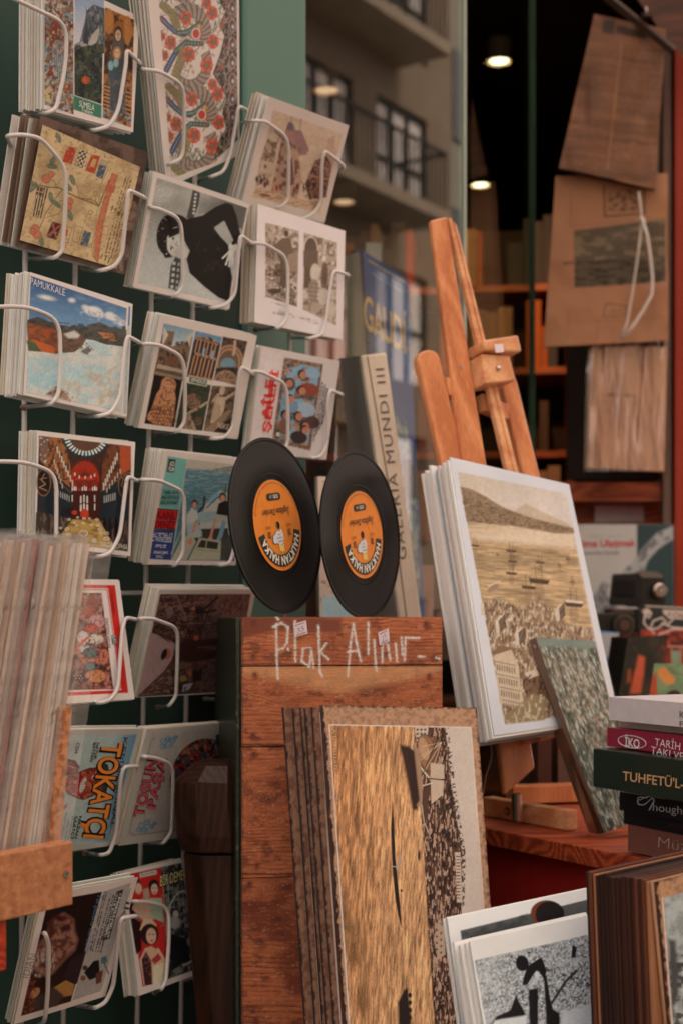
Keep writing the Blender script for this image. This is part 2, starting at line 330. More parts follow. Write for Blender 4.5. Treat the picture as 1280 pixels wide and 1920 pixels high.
# --- artworks, in the photograph's pixel frame ---
def art_monastery(c):
    lp = [(84, -60), (138, -40), (138, 214), (84, 196)]; m = c.pm(lp)
    c.poly(lp, (105, 80, 66)); c.tex(9, 14, (150, 125, 108), seed=4, m=m); c.tex(6, 22, (122, 45, 30), .5, .6, 9, m); c.tex(12, 7, (60, 40, 36), .55, .65, 12, m)
    c.tex(14, 9, (98, 120, 118), .56, .62, 15, m); c.ell(106, 60, 12, 34, (118, 52, 36), 8); c.ell(108, 100, 10, 26, (120, 108, 100)); c.ell(112, 128, 12, 30, (128, 130, 128), -4)
    for i in range(7): c.line([(98 + i * 4, 100), (101 + i * 4, 150)], 1.2, (92, 62, 52))
    c.tex(5, 6, (165, 140, 110), .58, .66, 33, m); c.line([(118, 150), (130, 190)], 5, (140, 84, 44)); c.line([(102, 158), (124, 156)], 5, (150, 96, 52)); c.ell(92, 178, 9, 14, (170, 140, 100)); c.tex(4, 4, (85, 60, 48), .6, .68, 34, m)
    mp = [(140, -40), (196, -15), (191, 196), (140, 179)]; m = c.pm(mp); c.poly(mp, (122, 130, 140)); c.grad(150, 0, 150, 90, (176, 160, 150), m)
    c.poly([(140, 84), (150, 78), (157, 50), (163, 20), (176, 8), (197, 16), (196, 100), (140, 96)], (72, 72, 72)); mm = c.pm([(140, 84), (150, 78), (157, 50), (163, 20), (176, 8), (197, 16), (196, 100), (140, 96)])
    c.tex(5, 9, (45, 46, 48), .45, .6, 7, mm); c.tex(3, 8, (110, 105, 98), .55, .66, 8, mm)
    c.poly([(166, 84), (172, 66), (186, 50), (187, 60), (181, 80), (166, 88)], (150, 136, 120)); c.poly([(150, 80), (160, 74), (168, 80), (164, 92), (152, 88)], (140, 126, 112))
    c.poly([(140, 88), (150, 85), (160, 92), (175, 86), (193, 82), (191, 195), (140, 178)], (34, 40, 32)); mm = c.pm([(140, 88), (193, 82), (191, 195), (140, 178)])
    c.tex(7, 9, (66, 62, 34), .5, .62, 21, mm); c.tex(6, 12, (18, 24, 22), .48, .6, 22, mm); c.tex(5, 5, (60, 74, 72), .6, .7, 23, mm)
    c.poly([(160, 8), (163, 30), (156, 80), (166, 84), (163, 20)], (40, 44, 46)); c.ell(161, 150, 7.5, 7, (170, 74, 28)); c.tex(3, 3, (120, 50, 20), .5, .6, 24, c.em(161, 150, 7.5, 7))
    c.poly([(138.5, 179), (191, 197), (190.5, 222), (138, 205)], (46, 96, 70))
    rp = [(198, 14), (252, 37), (246, 239), (193, 220)]; m = c.pm(rp); c.poly(rp, (70, 44, 26)); c.tex(10, 16, (150, 90, 40), .42, .56, 41, m); c.tex(6, 8, (38, 26, 18), .5, .6, 42, m)
    c.ell(205, 40, 9, 24, (150, 92, 44)); c.ell(240, 56, 8, 26, (150, 92, 44)); c.ell(223, 58, 11, 19, (122, 70, 34)); c.poly([(213, 70), (232, 70), (238, 215), (200, 205), (205, 120)], (66, 60, 56))
    c.ell(222, 64, 8, 15, (46, 26, 18)); c.ell(222, 66, 5.5, 10.5, (168, 132, 100)); c.line([(222, 60), (222, 70)], 1, (90, 56, 40)); c.ell(219.8, 64, 1.2, .8, (40, 24, 18)); c.ell(224.5, 64, 1.2, .8, (40, 24, 18)); c.line([(220, 72), (224, 72)], 1, (110, 50, 40))
    c.ell(220, 100, 8, 13, (150, 90, 44)); c.ell(220, 100, 5, 9, (172, 138, 104)); c.ell(218, 98, 1, .8, (50, 30, 20)); c.ell(222, 98, 1, .8, (50, 30, 20))
    c.ell(208, 123, 5, 9, (110, 140, 132)); c.ell(218, 118, 5, 8, (110, 140, 132)); mm = c.pm([(206, 132), (236, 132), (238, 215), (200, 205)]); c.tex(4, 7, (96, 88, 78), .5, .6, 43, mm); c.tex(6, 9, (52, 66, 72), .52, .6, 44, mm)
    for i in range(7): c.line([(194, 160 + i * 7), (206, 164 + i * 7)], 2.5, (168, 108, 50)); c.line([(237, 172 + i * 8), (246, 175 + i * 8)], 3, (160, 98, 46))
    c.tex(6, 5, (100, 128, 136), .5, .56, 45, m * c.pm([(193, 203), (246, 216), (246, 240), (192, 222)]))
def flower(c, x, y, r, col=(165, 66, 42), mid=(110, 84, 66)):
    for k in range(10): a = k * .628; c.ell(x + math.cos(a) * r * .66, y + math.sin(a) * r * .85, r * .36, r * .42, col if k % 2 else (178, 88, 60))
    c.ring(x, y, r * .5, r * .62, 1.1, (110, 40, 30)); c.ell(x, y, r * .38, r * .46, mid)
def art_peacock(c):
    pr = [(290, -90), (443, -100), (446, 262), (400, 306), (322, 332)]; m = c.pm(pr)
    c.tex(2.3, 5, (86, 96, 78), .5, .56, 61, m * (fbm((c.X - 300) / 26, c.Y / 42, 63) > .5)); c.tex(3, 3, (150, 110, 86), .52, .6, 62, m * (fbm(c.X / 22, c.Y / 30, 65) > .52))
    for oy in (-168, 0, 152, 304):
        sh = lambda x, y: (x + (oy) * .07, y + oy)
        for (x, y, r1, w, q) in ((352, 62, 42, 20, 0), (356, 118, 40, 18, 1)):
            X, Y = sh(x, y); d = np.hypot((c.X - X) / 1.0, (c.Y - Y) / 1.3); an = np.arctan2(c.Y - Y, c.X - X)
            side = (an > -2.4) & (an < .5) if q == 0 else (an > -.6) & (an < 2.3)
            band = np.clip((w / 2 - abs(d - r1 * .84)) / 1.4, 0, 1) * side * m
            c.put(band, (140, 116, 98)); c.put(band * ((np.sin(an * 26 + d * .35) > .35)), (96, 78, 66)); c.put(np.clip((1.3 - abs(d - r1 * .84 + w / 2)) / 1.2, 0, 1) * side * m, (78, 50, 38))
        for pts, col in (([sh(303, 34), sh(314, 46), sh(330, 60), sh(346, 64)], (52, 62, 96)), ([sh(335, 62), sh(352, 60), sh(376, 44)], (66, 88, 66)), ([sh(312, 132), sh(322, 112), sh(334, 92)], (52, 62, 96)), ([sh(330, 96), sh(348, 80), sh(378, 82)], (62, 82, 62))):
            c.line(pts, 10, (60, 46, 36)); c.line(pts, 8, col); mm = 0
            for (x, y), (x2, y2) in zip(pts[:-1], pts[1:]):
                for k in range(5): t = k / 5; c.ell(x + (x2 - x) * t, y + (y2 - y) * t, 1.1, 1.4, (130, 140, 140))
        c.line([sh(306, 10), sh(322, 24), sh(332, 48)], 15, (122, 104, 66)); c.line([sh(345, 96), sh(338, 118), sh(330, 140)], 17, (124, 106, 70)); 
        for (x, y, r) in ((349, 34, 11), (398, 24, 11), (400, 78, 11), (354, 102, 12), (388, 122, 12), (320, 80, 11), (304, 68, 7), (308, 104, 8), (388, 6, 9)): flower(c, *sh(x, y), r)
        X, Y = sh(368, 63); c.ell(X, Y, 10, 12, (190, 168, 150)); c.ring(X, Y, 10, 12, 1.2, (96, 60, 46)); c.ell(X, Y, 6.5, 8.5, (166, 50, 38)); c.ell(*sh(375, 50), 4, 5, (186, 140, 60)); c.line([sh(292, 38), sh(304, 38), sh(303, 33)], 3, (150, 70, 46)); c.line([sh(376, 40), sh(378, 80), sh(370, 94)], 2, (150, 80, 50))
    c.tex(2, 2.4, (70, 58, 40), .5, .58, 66, c.pm([(295, -90), (350, -90), (356, 330), (318, 330)]) * .4)
    ed = [(408, -100)]
    for k in range(-2, 4): ed += [(414 + k * 1.5, -34 + k * 76), (423 + k * 1.5, 0 + k * 76), (419 + k * 1.5, 22 + k * 76)] if k % 2 else [(398 + k * 2, 138 - 152 + k * 76), (418 + k * 1.5, 12 + k * 76)]
    ed = [(410, -100), (412, 0), (424, 22), (412, 46), (422, 66), (414, 100), (400, 138), (414, 160), (427, 184), (418, 212), (426, 240), (412, 262), (402, 300), (446, 262), (443, -100)]
    b = c.pm(ed); c.put(b, (60, 44, 36)); c.tex(4, 6, (128, 112, 94), .5, .55, 71, b); c.tex(3, 4, (26, 18, 16), .55, .6, 72, b); c.tex(5, 5, (138, 76, 54), .6, .64, 73, b)
    for k in range(9): y = -20 + k * 34; c.ring(436, y, 7, 13, 1.4, (150, 130, 112)); c.ell(436, y, 5, 10, (96, 50, 38)); c.ell(437, y + 2, 2.4, 4, (150, 158, 160)); c.ring(425, y + 15, 5, 8, 1.2, (140, 122, 104))
    c.line(ed[:13], 1.4, (48, 30, 24)); c.put(1 - c.pm([(283, -200), (445, -200), (447, 262), (400, 308), (322, 334)]), PAPER)
def art_mosque(c):
    p = [(513, 206), (642, 251), (600, 399), (474, 368)]; m = c.pm(p); c.poly(p, (180, 148, 120)); c.tex(30, 24, (168, 134, 108), .4, .7, 81, m)
    c.poly([(528, 262), (536, 243), (541, 230), (552, 234), (556, 248), (578, 276), (576, 290), (560, 292), (545, 280)], (140, 100, 86)); c.poly([(536, 243), (541, 228), (549, 231), (551, 246)], (100, 78, 74))
    c.poly([(514, 246), (516, 238), (556, 276), (552, 284)], (112, 78, 68)); c.line([(547, 218), (545, 238)], 1.2, (90, 70, 66)); c.line([(565, 222), (562, 244)], 1.2, (90, 70, 66)); c.poly([(549, 243), (566, 245), (580, 282), (560, 290)], (132, 92, 84))
    for k in range(5): c.line([(524 + k * 10, 256 + k * 5), (520 + k * 10, 268 + k * 5)], 1.5, (86, 58, 52))
    c.poly([(528, 262), (560, 284), (566, 340), (556, 376), (508, 366), (516, 320)], (158, 118, 94)); c.tex(5, 8, (96, 66, 54), .5, .58, 82, c.pm([(528, 262), (560, 284), (566, 340), (556, 376), (508, 366)])); c.poly([(488, 300), (502, 258), (520, 268), (510, 330), (480, 350)], (156, 124, 100)); c.tex(4, 6, (90, 66, 54), .52, .6, 83, c.pm([(488, 300), (502, 258), (520, 268), (510, 330), (480, 350)]))
    c.poly([(490, 300), (486, 322), (516, 328), (518, 306)], (172, 140, 112)); c.ell(498, 312, 2.5, 4, (96, 70, 60)); c.ell(512, 288, 3, 7, (110, 80, 66)); c.poly([(540, 300), (548, 296), (552, 345), (540, 350)], (96, 66, 54))
    c.poly([(604, 300), (616, 262), (628, 252), (625, 300), (618, 330)], (168, 128, 104)); c.poly([(590, 302), (612, 292), (622, 310), (612, 370), (580, 374), (572, 345)], (70, 44, 36)); mm = c.pm([(590, 302), (612, 292), (622, 310), (612, 370), (580, 374), (572, 345)])
    c.tex(3, 4, (140, 92, 70), .5, .58, 84, mm); c.line([(578, 328), (616, 336)], 3, (150, 104, 78)); c.line([(584, 308), (618, 318)], 2, (158, 116, 90)); c.poly([(596, 316), (612, 320), (610, 330), (594, 327)], (110, 76, 62)); c.ell(596, 360, 14, 10, (120, 70, 50)); c.tex(3, 3, (44, 30, 26), .5, .58, 85, c.pm([(566, 340), (612, 350), (606, 384), (570, 370)]))
    for x, y, q in ((490, 340, (60, 40, 40)), (502, 342, (96, 54, 48)), (497, 346, (70, 44, 40)), (519, 352, (150, 46, 34)), (526, 350, (110, 60, 50)), (552, 356, (130, 60, 46)), (482, 336, (66, 52, 50)), (558, 350, (60, 40, 36))): c.ell(x, y, 2.8, 6, q)
    c.ell(498, 364, 12, 3, (120, 66, 50), 8); c.poly([(474, 368), (480, 352), (600, 384), (600, 399)], (176, 138, 106), 3); c.tex(9, 3, (140, 104, 78), .55, .65, 86, c.pm([(474, 368), (480, 350), (602, 380), (600, 399)]))
    c.ell(497, 366, 11, 3, (124, 72, 54), 8)
def art_brown(c):
    c.tex(20, 26, (66, 46, 38), .4, .6, 91); c.tex(12, 10, (130, 100, 82), .5, .7, 92, c.pm([(240, 360), (280, 330), (240, 520), (200, 515)]))
def art_flags(c):
    c.tex(22, 22, (158, 124, 84), .4, .75, 101); L = (100, 66, 46); GN = (98, 106, 84); RD = (166, 70, 48)
    c.poly([(127, 273), (144, 278), (135, 308), (117, 303)], (158, 54, 36)); c.poly([(150, 280), (165, 285), (155, 316), (139, 310)], (178, 150, 116))
    ck = c.pm([(150, 280), (165, 285), (155, 316), (139, 310)]); c.put(ck * ((np.floor((c.X * .95 + c.Y * .3) / 4.2) + np.floor((c.Y * .95 - c.X * .3) / 4.5)) % 2 == 0), (44, 38, 34))
    c.poly([(172, 289), (188, 293), (178, 326), (160, 320)], (158, 58, 36)); c.poly([(175, 297), (182, 299), (177, 314), (169, 311)], (176, 134, 84)); c.poly([(190, 298), (204, 303), (192, 336), (180, 330)], (60, 74, 84)); c.poly([(190, 298), (204, 303), (201, 312), (187, 308)], (160, 130, 100)); 
    fl = c.pm([(71, 349), (92, 353), (79, 410), (60, 405)]); c.put(fl, (176, 146, 106)); c.put(fl * (np.sin((c.X * .97 + c.Y * .22) * 1.35) > 0), (58, 46, 40)); c.poly([(71, 349), (82, 352), (79, 368), (67, 364)], (70, 54, 46)); c.line([(75, 352), (72, 366)], 1.3, (176, 146, 106)); c.line([(69, 358), (81, 361)], 1.3, (176, 146, 106))
    c.poly([(98, 415), (116, 420), (106, 450), (87, 444)], (60, 44, 44)); c.line([(99, 418), (106, 447)], 3, RD); c.line([(115, 421), (89, 443)], 3, RD)
    for x in (122, 142): c.line([(x, 423), (x + 14, 427), (x + 5, 456), (x - 7, 451), (x, 423)], .9, L)
    c.poly([(124, 430), (128, 431), (126, 444), (122, 442)], RD); c.poly([(158, 432), (172, 436), (164, 463), (150, 459)], (62, 78, 84))
    br = [(205, 338), (196, 360), (186, 386), (172, 380), (150, 372), (128, 362), (112, 352), (92, 351), (74, 347)]; c.line([(205, 312), (190, 345), (182, 400), (172, 470)], 1.1, GN); c.line(br, 2.2, L); c.line([(150, 372), (146, 350), (136, 338)], 1.2, L); c.line([(118, 355), (104, 372), (86, 400), (70, 440)], 1.4, L); c.line([(186, 386), (176, 374), (150, 372)], 2, L); c.line([(110, 352), (100, 338), (88, 334)], 1.2, L); c.line([(125, 360), (112, 400), (88, 408)], 1, L)
    for x, y, r in ((87, 335, 8), (96, 327, 6), (131, 378, 7), (128, 388, 7), (66, 429, 8), (70, 440, 8), (62, 434, 6)): c.ell(x, y, r, r * 1.05, (178, 98, 70)); c.ring(x, y, r, r * 1.05, 1, (120, 56, 42))
    for x, y, a in ((110, 258, 70), (100, 300, -60), (64, 345, 30), (136, 337, 70), (96, 370, 80), (98, 312, 10), (132, 404, 70), (78, 452, 80), (106, 382, 40), (62, 352, -50), (128, 350, 50)):
        c.ell(x, y, 10, 4.2, GN, a); c.ring(x, y, 10, 4.2, .9, (70, 66, 50), a)
    for x, y in ((180, 363), (170, 398), (176, 372), (166, 405)): c.ell(x, y, 4.5, 4.5, (180, 146, 92)); c.ring(x, y, 4.5, 4.5, 1, L)
    c.poly([(211, 324), (222, 328), (206, 372), (194, 420), (184, 492), (176, 484), (180, 430), (196, 370)], (172, 92, 62)); c.line([(211, 324), (196, 370), (180, 430), (174, 480), (184, 492), (194, 420), (206, 372), (221, 329)], 1, (130, 60, 42)); c.poly([(201, 345), (218, 348), (214, 362), (196, 358)], (164, 80, 54))
    for k in range(8): c.line([(184 + k * 1.6, 470 - k * 14), (192 + k * 1.6, 466 - k * 14)], 1, (130, 64, 44))
    c.micro((214, 400), (236, 330), (14, 6), 3, (100, 70, 48), 5); c.micro((196, 480), (216, 400), (22, 8), 4, (110, 76, 52), 6); c.line([(211, 388), (214, 391), (218, 396), (226, 400), (232, 404)], 0.8, L)
    for x, y in ((212, 386), (218, 391), (225, 396), (231, 399), (193, 476), (200, 480), (206, 484)): c.line([(x, y), (x - 3, y + 8)], 2, (56, 40, 32))
    for x, y in ((87, 244), (133, 265), (156, 271), (178, 279), (196, 288), (90, 458), (112, 466), (133, 474), (150, 481)): c.line([(x, y), (x + 3, y + 6), (x - 1, y + 7)], 1, L)
    c.tex(4, 4, (150, 118, 82), .62, .7, 102)
def art_lady(c):
    p = [(295, 333), (464, 390), (427, 568), (259, 530)]; m = c.pm(p); c.poly(p, (126, 116, 102)); c.tex(60, 40, (158, 148, 132), .4, .7, 111, m); c.grad(300, 360, 268, 500, (166, 158, 144), m); c.grad(400, 350, 430, 380, (84, 78, 70), m * c.pm([(372, 352), (464, 385), (455, 430), (400, 400), (372, 400)]))
    K = (22, 17, 15); GY = (62, 58, 52)
    c.poly([(362, 355), (376, 362), (372, 386), (362, 412), (350, 408), (356, 384)], GY); 
    for k in range(6): c.poly([(366 - k * .8, 362 + k * 7), (370 - k * .8, 363 + k * 7), (369 - k * .8, 367 + k * 7), (365 - k * .8, 366 + k * 7)], (176, 168, 152))
    c.poly([(330, 480), (343, 486), (340, 520), (332, 545), (316, 540), (320, 500)], GY)
    for k in range(5): c.poly([(325 - k, 490 + k * 11), (330 - k, 491 + k * 11), (329 - k, 497 + k * 11), (324 - k, 496 + k * 11)], (170, 162, 148)); c.poly([(334 - k, 492 + k * 11), (338 - k, 493 + k * 11), (337 - k, 499 + k * 11), (333 - k, 498 + k * 11)], (150, 142, 128))
    c.ell(316, 440, 22, 38, K, 6); c.ell(332, 420, 24, 18, K, 14); c.ell(330, 452, 17, 27, (186, 172, 154), 10); c.poly([(312, 432), (340, 424), (336, 438), (318, 446)], K)
    c.poly([(298, 424), (312, 420), (314, 470), (324, 482), (310, 484), (298, 460)], K, 1.2)
    c.ell(341, 473, 14, 12, (176, 160, 142), 0); c.line([(322, 440), (329, 436)], 1.6, (50, 38, 32)); c.line([(320, 461), (326, 465)], 1.6, (50, 38, 32)); c.ell(325, 447, 2, 3, (50, 40, 34)); c.ell(321, 466, 1.6, 2.8, (50, 40, 34)); c.line([(333, 452), (330, 459), (335, 461)], 1.1, (120, 98, 84)); c.ell(342, 462, 2, 4.2, (78, 44, 38), 14)
    c.poly([(342, 428), (352, 410), (380, 404), (404, 388), (424, 380), (436, 384), (444, 404), (453, 448), (444, 460), (438, 450), (428, 430), (420, 414), (402, 426), (412, 436), (430, 462), (428, 480), (436, 520), (430, 566), (410, 558), (384, 538), (356, 512), (350, 486), (356, 470), (346, 452)], K, 1)
    c.poly([(402, 428), (421, 414), (433, 440), (438, 452), (430, 460), (414, 444)], (150, 142, 128)); c.tex(7, 12, (44, 36, 32), .62, .8, 113, c.pm([(360, 430), (400, 420), (425, 500), (380, 520)]))
    for k, (x, y) in enumerate(((418, 484), (424, 496), (430, 499), (436, 496))): c.line([(438, 462), (428 + k * 3, 474), (x, y)], 3.2, (190, 178, 160)); 
    c.ell(437, 463, 8, 8, (186, 172, 154)); c.line([(438, 456), (442, 450)], 7, K)
    c.tex(2, 2, (190, 184, 170), .74, .78, 114, m * c.pm([(262, 400), (310, 340), (320, 540), (259, 530)]))
def art_sepia2(c):
    for p, sd in (([(498, 417), (561, 433), (557, 575), (498, 556)], 121), ([(570, 436), (632, 455), (630, 610), (568, 580)], 124)):
        m = c.pm(p); c.poly(p, (150, 124, 102)); c.tex(7, 9, (104, 80, 62), .48, .58, sd, m); c.tex(5, 6, (180, 156, 134), .55, .62, sd + 1, m)
    c.poly([(498, 430), (520, 440), (518, 490), (498, 480)], (110, 84, 64)); c.tex(3, 8, (160, 134, 110), .5, .56, 127, c.pm([(498, 430), (520, 440), (518, 490), (498, 480)]))
    c.ell(537, 438, 4.5, 6, (74, 52, 40)); c.poly([(530, 446), (544, 446), (550, 470), (556, 474), (544, 478), (538, 540), (524, 536), (526, 490), (512, 462)], (96, 72, 54)); c.ell(514, 546, 12, 5, (70, 52, 40)); c.poly([(540, 478), (558, 470), (558, 512), (540, 510)], (132, 104, 82)); c.tex(3, 3, (70, 50, 38), .55, .6, 128, c.pm([(498, 500), (557, 510), (557, 575), (498, 556)]))
    c.ell(583, 468, 12, 22, (84, 62, 46)); c.poly([(571, 468), (595, 468), (594, 540), (570, 540)], (84, 62, 46)); c.ring(583, 468, 14, 25, 2, (178, 154, 130)); c.poly([(569, 470), (597, 470), (596, 500), (569, 500)], (90, 68, 52))
    for x, y, w, h, q in ((592, 492, 4, 6, (96, 66, 50)), (591, 512, 9, 18, (176, 154, 132)), (588, 545, 10, 22, (140, 118, 98)), (608, 486, 4, 7, (186, 166, 146)), (609, 514, 6, 24, (92, 68, 52)), (606, 556, 12, 16, (172, 150, 128)), (592, 577, 10, 10, (150, 126, 104)), (622, 580, 8, 16, (170, 148, 124))): c.ell(x, y, w, h, q)
    for k in range(5): c.line([(577, 530 + k * 8), (598, 532 + k * 8)], .9, (86, 64, 50)); c.line([(579 + k * 4, 524), (578 + k * 4, 566)], .9, (86, 64, 50))
    c.micro((499, 562), (540, 574), (-1, 5), 1, (150, 130, 114)); c.micro((512, 584), (596, 600), (-1, 8), 1, (150, 130, 114), 9); c.micro((570, 600), (598, 606), (-1, 4), 1, (150, 130, 114))
def art_travertine(c):
    p = [(58, 517), (238, 578), (227, 771), (50, 735)]; m = c.pm(p); c.poly(p, (38, 66, 96)); c.grad(140, 530, 130, 620, (98, 124, 142), m); c.tex(30, 10, (120, 132, 138), .6, .8, 131, m * c.pm([(50, 500), (240, 570), (240, 610), (50, 560)]) * .5)
    for x, y, w, h in ((168, 582, 10, 7), (178, 584, 14, 9), (188, 590, 8, 5), (160, 576, 6, 4), (206, 592, 9, 7), (214, 596, 8, 6), (228, 605, 7, 6), (135, 563, 6, 4), (88, 558, 14, 4)): c.ell(x, y, w, h, (190, 176, 162), 12, 2.5)
    c.tex(6, 5, (140, 140, 142), .55, .65, 132, m * c.pm([(150, 574), (240, 600), (240, 612), (150, 596)]))
    c.poly([(50, 600), (72, 594), (100, 606), (130, 612), (150, 616), (176, 606), (188, 604), (204, 612), (238, 618), (236, 660), (54, 660)], (74, 66, 56)); c.tex(9, 4, (50, 48, 40), .5, .6, 133, m * c.pm([(50, 600), (238, 612), (236, 650), (54, 650)]))
    c.poly([(54, 606), (80, 612), (118, 622), (116, 660), (54, 660)], (146, 70, 34)); c.tex(10, 5, (96, 58, 36), .48, .6, 134, m * c.pm([(54, 600), (118, 618), (116, 664), (54, 660)])); c.poly([(50, 638), (75, 646), (100, 662), (78, 660), (54, 656)], (62, 76, 46)); c.poly([(62, 636), (102, 650), (104, 664), (80, 662)], (168, 78, 36))
    c.poly([(118, 624), (152, 628), (170, 640), (152, 662), (118, 662)], (96, 66, 48)); c.poly([(184, 622), (214, 626), (218, 640), (196, 636)], (160, 92, 56)); c.tex(5, 3, (56, 50, 40), .5, .6, 135, m * c.pm([(118, 618), (236, 630), (236, 655), (118, 662)]))
    c.poly([(120, 626), (140, 620), (150, 628), (146, 634), (128, 634)], (176, 160, 142), 2)
    w = [(52, 658), (84, 660), (104, 664), (118, 662), (140, 660), (154, 650), (162, 636), (176, 638), (198, 646), (236, 650), (227, 771), (50, 735)]; mw = c.pm(w) * m; c.put(mw, (180, 168, 150)); c.grad(100, 664, 96, 700, (150, 166, 158), mw * c.pm([(52, 664), (200, 670), (196, 720), (50, 730)], 8)); c.tex(26, 7, (140, 160, 154), .45, .6, 136, mw, 8, .8); c.tex(12, 18, (168, 146, 120), .5, .65, 137, mw * c.pm([(120, 700), (235, 680), (227, 771), (100, 750)], 6), 30); c.tex(3, 9, (186, 172, 152), .6, .7, 138, mw, 35)
    c.poly([(152, 660), (166, 648), (172, 658), (164, 664)], (100, 92, 78)); c.tex(4, 4, (70, 64, 54), .5, .56, 139, c.pm([(146, 660), (160, 640), (178, 656), (166, 666)]) * .8)
    c.poly([(86, 740), (108, 724), (126, 736), (132, 752)], (140, 104, 78), 3); c.tex(4, 3, (96, 70, 52), .5, .6, 140, c.pm([(86, 740), (108, 722), (140, 745), (132, 752)]))
    c.poly([(241.5, 574), (245, 575), (236, 776), (232, 774)], (66, 96, 122)); c.put(c.pm([(241, 574), (246, 575), (237, 776), (232, 774)]) * (c.Y > 610), (150, 150, 138))
def art_ruins(c):
    P1 = [(307, 606), (364, 619), (345, 714), (291, 700)]; P2 = [(367, 620), (417, 632), (398, 713), (350, 706)]; P3 = [(419, 631), (464, 640), (445, 722), (401, 712)]; P4 = [(289, 702), (342, 713), (327, 801), (271, 794)]; P5 = [(345, 717), (396, 722), (380, 808), (329, 802)]; P6 = [(398, 723), (445, 726), (430, 813), (382, 808)]
    ST = (150, 108, 78); DK = (52, 36, 26)
    c.poly(P1, (110, 128, 134)); m = c.pm(P1); c.grad(330, 612, 330, 650, (160, 160, 150), m); c.poly([(304, 628), (312, 620), (328, 622), (322, 650), (352, 640), (362, 630), (346, 714), (288, 704)], (110, 82, 60)); c.tex(4, 7, (60, 44, 34), .5, .58, 151, m * (c.Y > 640)); c.poly([(308, 612), (316, 628), (304, 650)], (176, 160, 140)); c.poly([(350, 632), (362, 622), (356, 650)], (170, 154, 132)); c.poly([(314, 668), (336, 672), (332, 688), (310, 684)], (110, 72, 46)); c.poly([(296, 682), (346, 694), (346, 700), (294, 690)], (160, 136, 112)); c.poly([(292, 692), (345, 703), (344, 711), (291, 699)], (90, 68, 52))
    for k in range(13): c.line([(293 + k * 4, 697 + k * .9), (292.5 + k * 4, 700 + k * .9)], 1.5, (170, 146, 120))
    c.poly(P2, (88, 118, 136)); m = c.pm(P2); c.poly([(364, 640), (374, 628), (384, 634), (394, 632), (404, 640), (414, 646), (398, 713), (350, 706)], DK)
    for k in range(3):
        x = 373 + k * 14; y = 630 + k * 4; c.poly([(x - 4, y + 2), (x + 2, y - 3), (x + 8, y + 5)], ST); c.line([(x - 3, y + 5), (x + 8, y + 8)], 2.5, ST)
        for q in (-2, 5): c.line([(x + q, y + 8), (x + q - 5, y + 30)], 2.3, (160, 116, 86)); c.line([(x + q - 6, y + 38), (x + q - 14, y + 70)], 2.8, (160, 112, 84))
        c.poly([(x - 6, y + 30), (x + 5, y + 33), (x + 4, y + 38), (x - 8, y + 35)], ST)
    c.poly([(382, 652), (386, 653), (383, 668), (379, 667)], (110, 140, 152)); c.poly([(398, 657), (402, 658), (399, 672), (395, 671)], (110, 140, 152)); c.line([(352, 703), (399, 712)], 3, ST)
    c.poly(P3, (76, 56, 42)); m = c.pm(P3); c.tex(5, 4, (40, 28, 22), .5, .58, 152, m)
    for r, q in ((34, ST), (30, (110, 78, 58)), (27, ST), (23, (96, 70, 52))): c.put(c.em(429, 680, r * .8, r, 10) * m * (c.Y < 690), q)
    c.put(c.em(428, 684, 15, 13, 15) * m * (c.Y < 688), (96, 120, 120)); c.poly([(406, 690), (440, 690), (440, 702), (404, 696)], (40, 34, 24)); c.put(c.em(424, 716, 22, 22, 10) * m * (c.Y > 692), (140, 104, 80)); c.tex(3, 3, (90, 62, 46), .5, .56, 153, c.em(424, 716, 19, 19) * m); c.line([(441, 640), (440, 655), (438, 665)], 5, (164, 130, 104))
    c.poly(P4, (20, 12, 10)); m = c.pm(P4)
    b = [(304, 712), (312, 706), (326, 710), (331, 720), (328, 734), (330, 748), (326, 780), (322, 799), (290, 795), (276, 786), (275, 780), (284, 768), (290, 750), (294, 738), (300, 730), (302, 722)]; c.poly(b, (168, 112, 74)); mb = c.pm(b); c.tex(4, 4, (110, 64, 38), .52, .6, 154, mb)
    c.poly([(312, 716), (319, 714), (322, 724), (318, 732), (312, 728)], (176, 122, 84)); c.ell(314.5, 720, 1, 1.4, (70, 38, 24)); c.ell(319, 721, 1, 1.4, (70, 38, 24)); c.line([(313, 727), (318, 728)], 1, (90, 40, 26)); c.line([(300, 742), (308, 752), (322, 750)], 1.5, (110, 64, 40))
    for r in range(5):
        for k in range(7): c.ring(288 + k * 6 + (r % 2) * 3, 764 + r * 7 + k * .6, 3.4, 5, 1, (96, 50, 30))
    c.poly(P5, (44, 52, 32)); m = c.pm(P5); c.tex(5, 5, (24, 30, 18), .5, .6, 155, m); c.ell(362, 752, 15, 14, (120, 84, 64)); c.ring(362, 752, 10, 9, 1.2, (84, 56, 42)); c.line([(352, 776), (394, 752)], 5, (160, 132, 104)); c.line([(354, 776), (366, 806)], 5, (150, 122, 98)); c.poly([(345, 780), (356, 772), (362, 806), (346, 804)], (128, 96, 72)); c.ell(372, 790, 7, 8, (96, 66, 44)); c.tex(3, 3, (60, 50, 34), .55, .62, 156, m)
    c.poly(P6, (96, 74, 54)); m = c.pm(P6); c.tex(6, 6, (60, 42, 30), .48, .58, 157, m); c.ell(417, 732, 5, 9, (166, 138, 110), 10); c.poly([(406, 744), (424, 744), (420, 770), (410, 790), (394, 794), (400, 766)], (168, 140, 110)); c.line([(422, 748), (444, 734)], 5, (166, 138, 108)); c.line([(400, 752), (410, 740)], 6, (150, 122, 94)); c.poly([(384, 806), (428, 768), (436, 770), (404, 810)], (128, 98, 72)); c.poly([(404, 806), (436, 780), (430, 813), (402, 810)], (34, 22, 16))
    for k in range(4): c.line([(404 + k * 3, 758), (398 + k * 4, 788)], 1, (110, 84, 62))
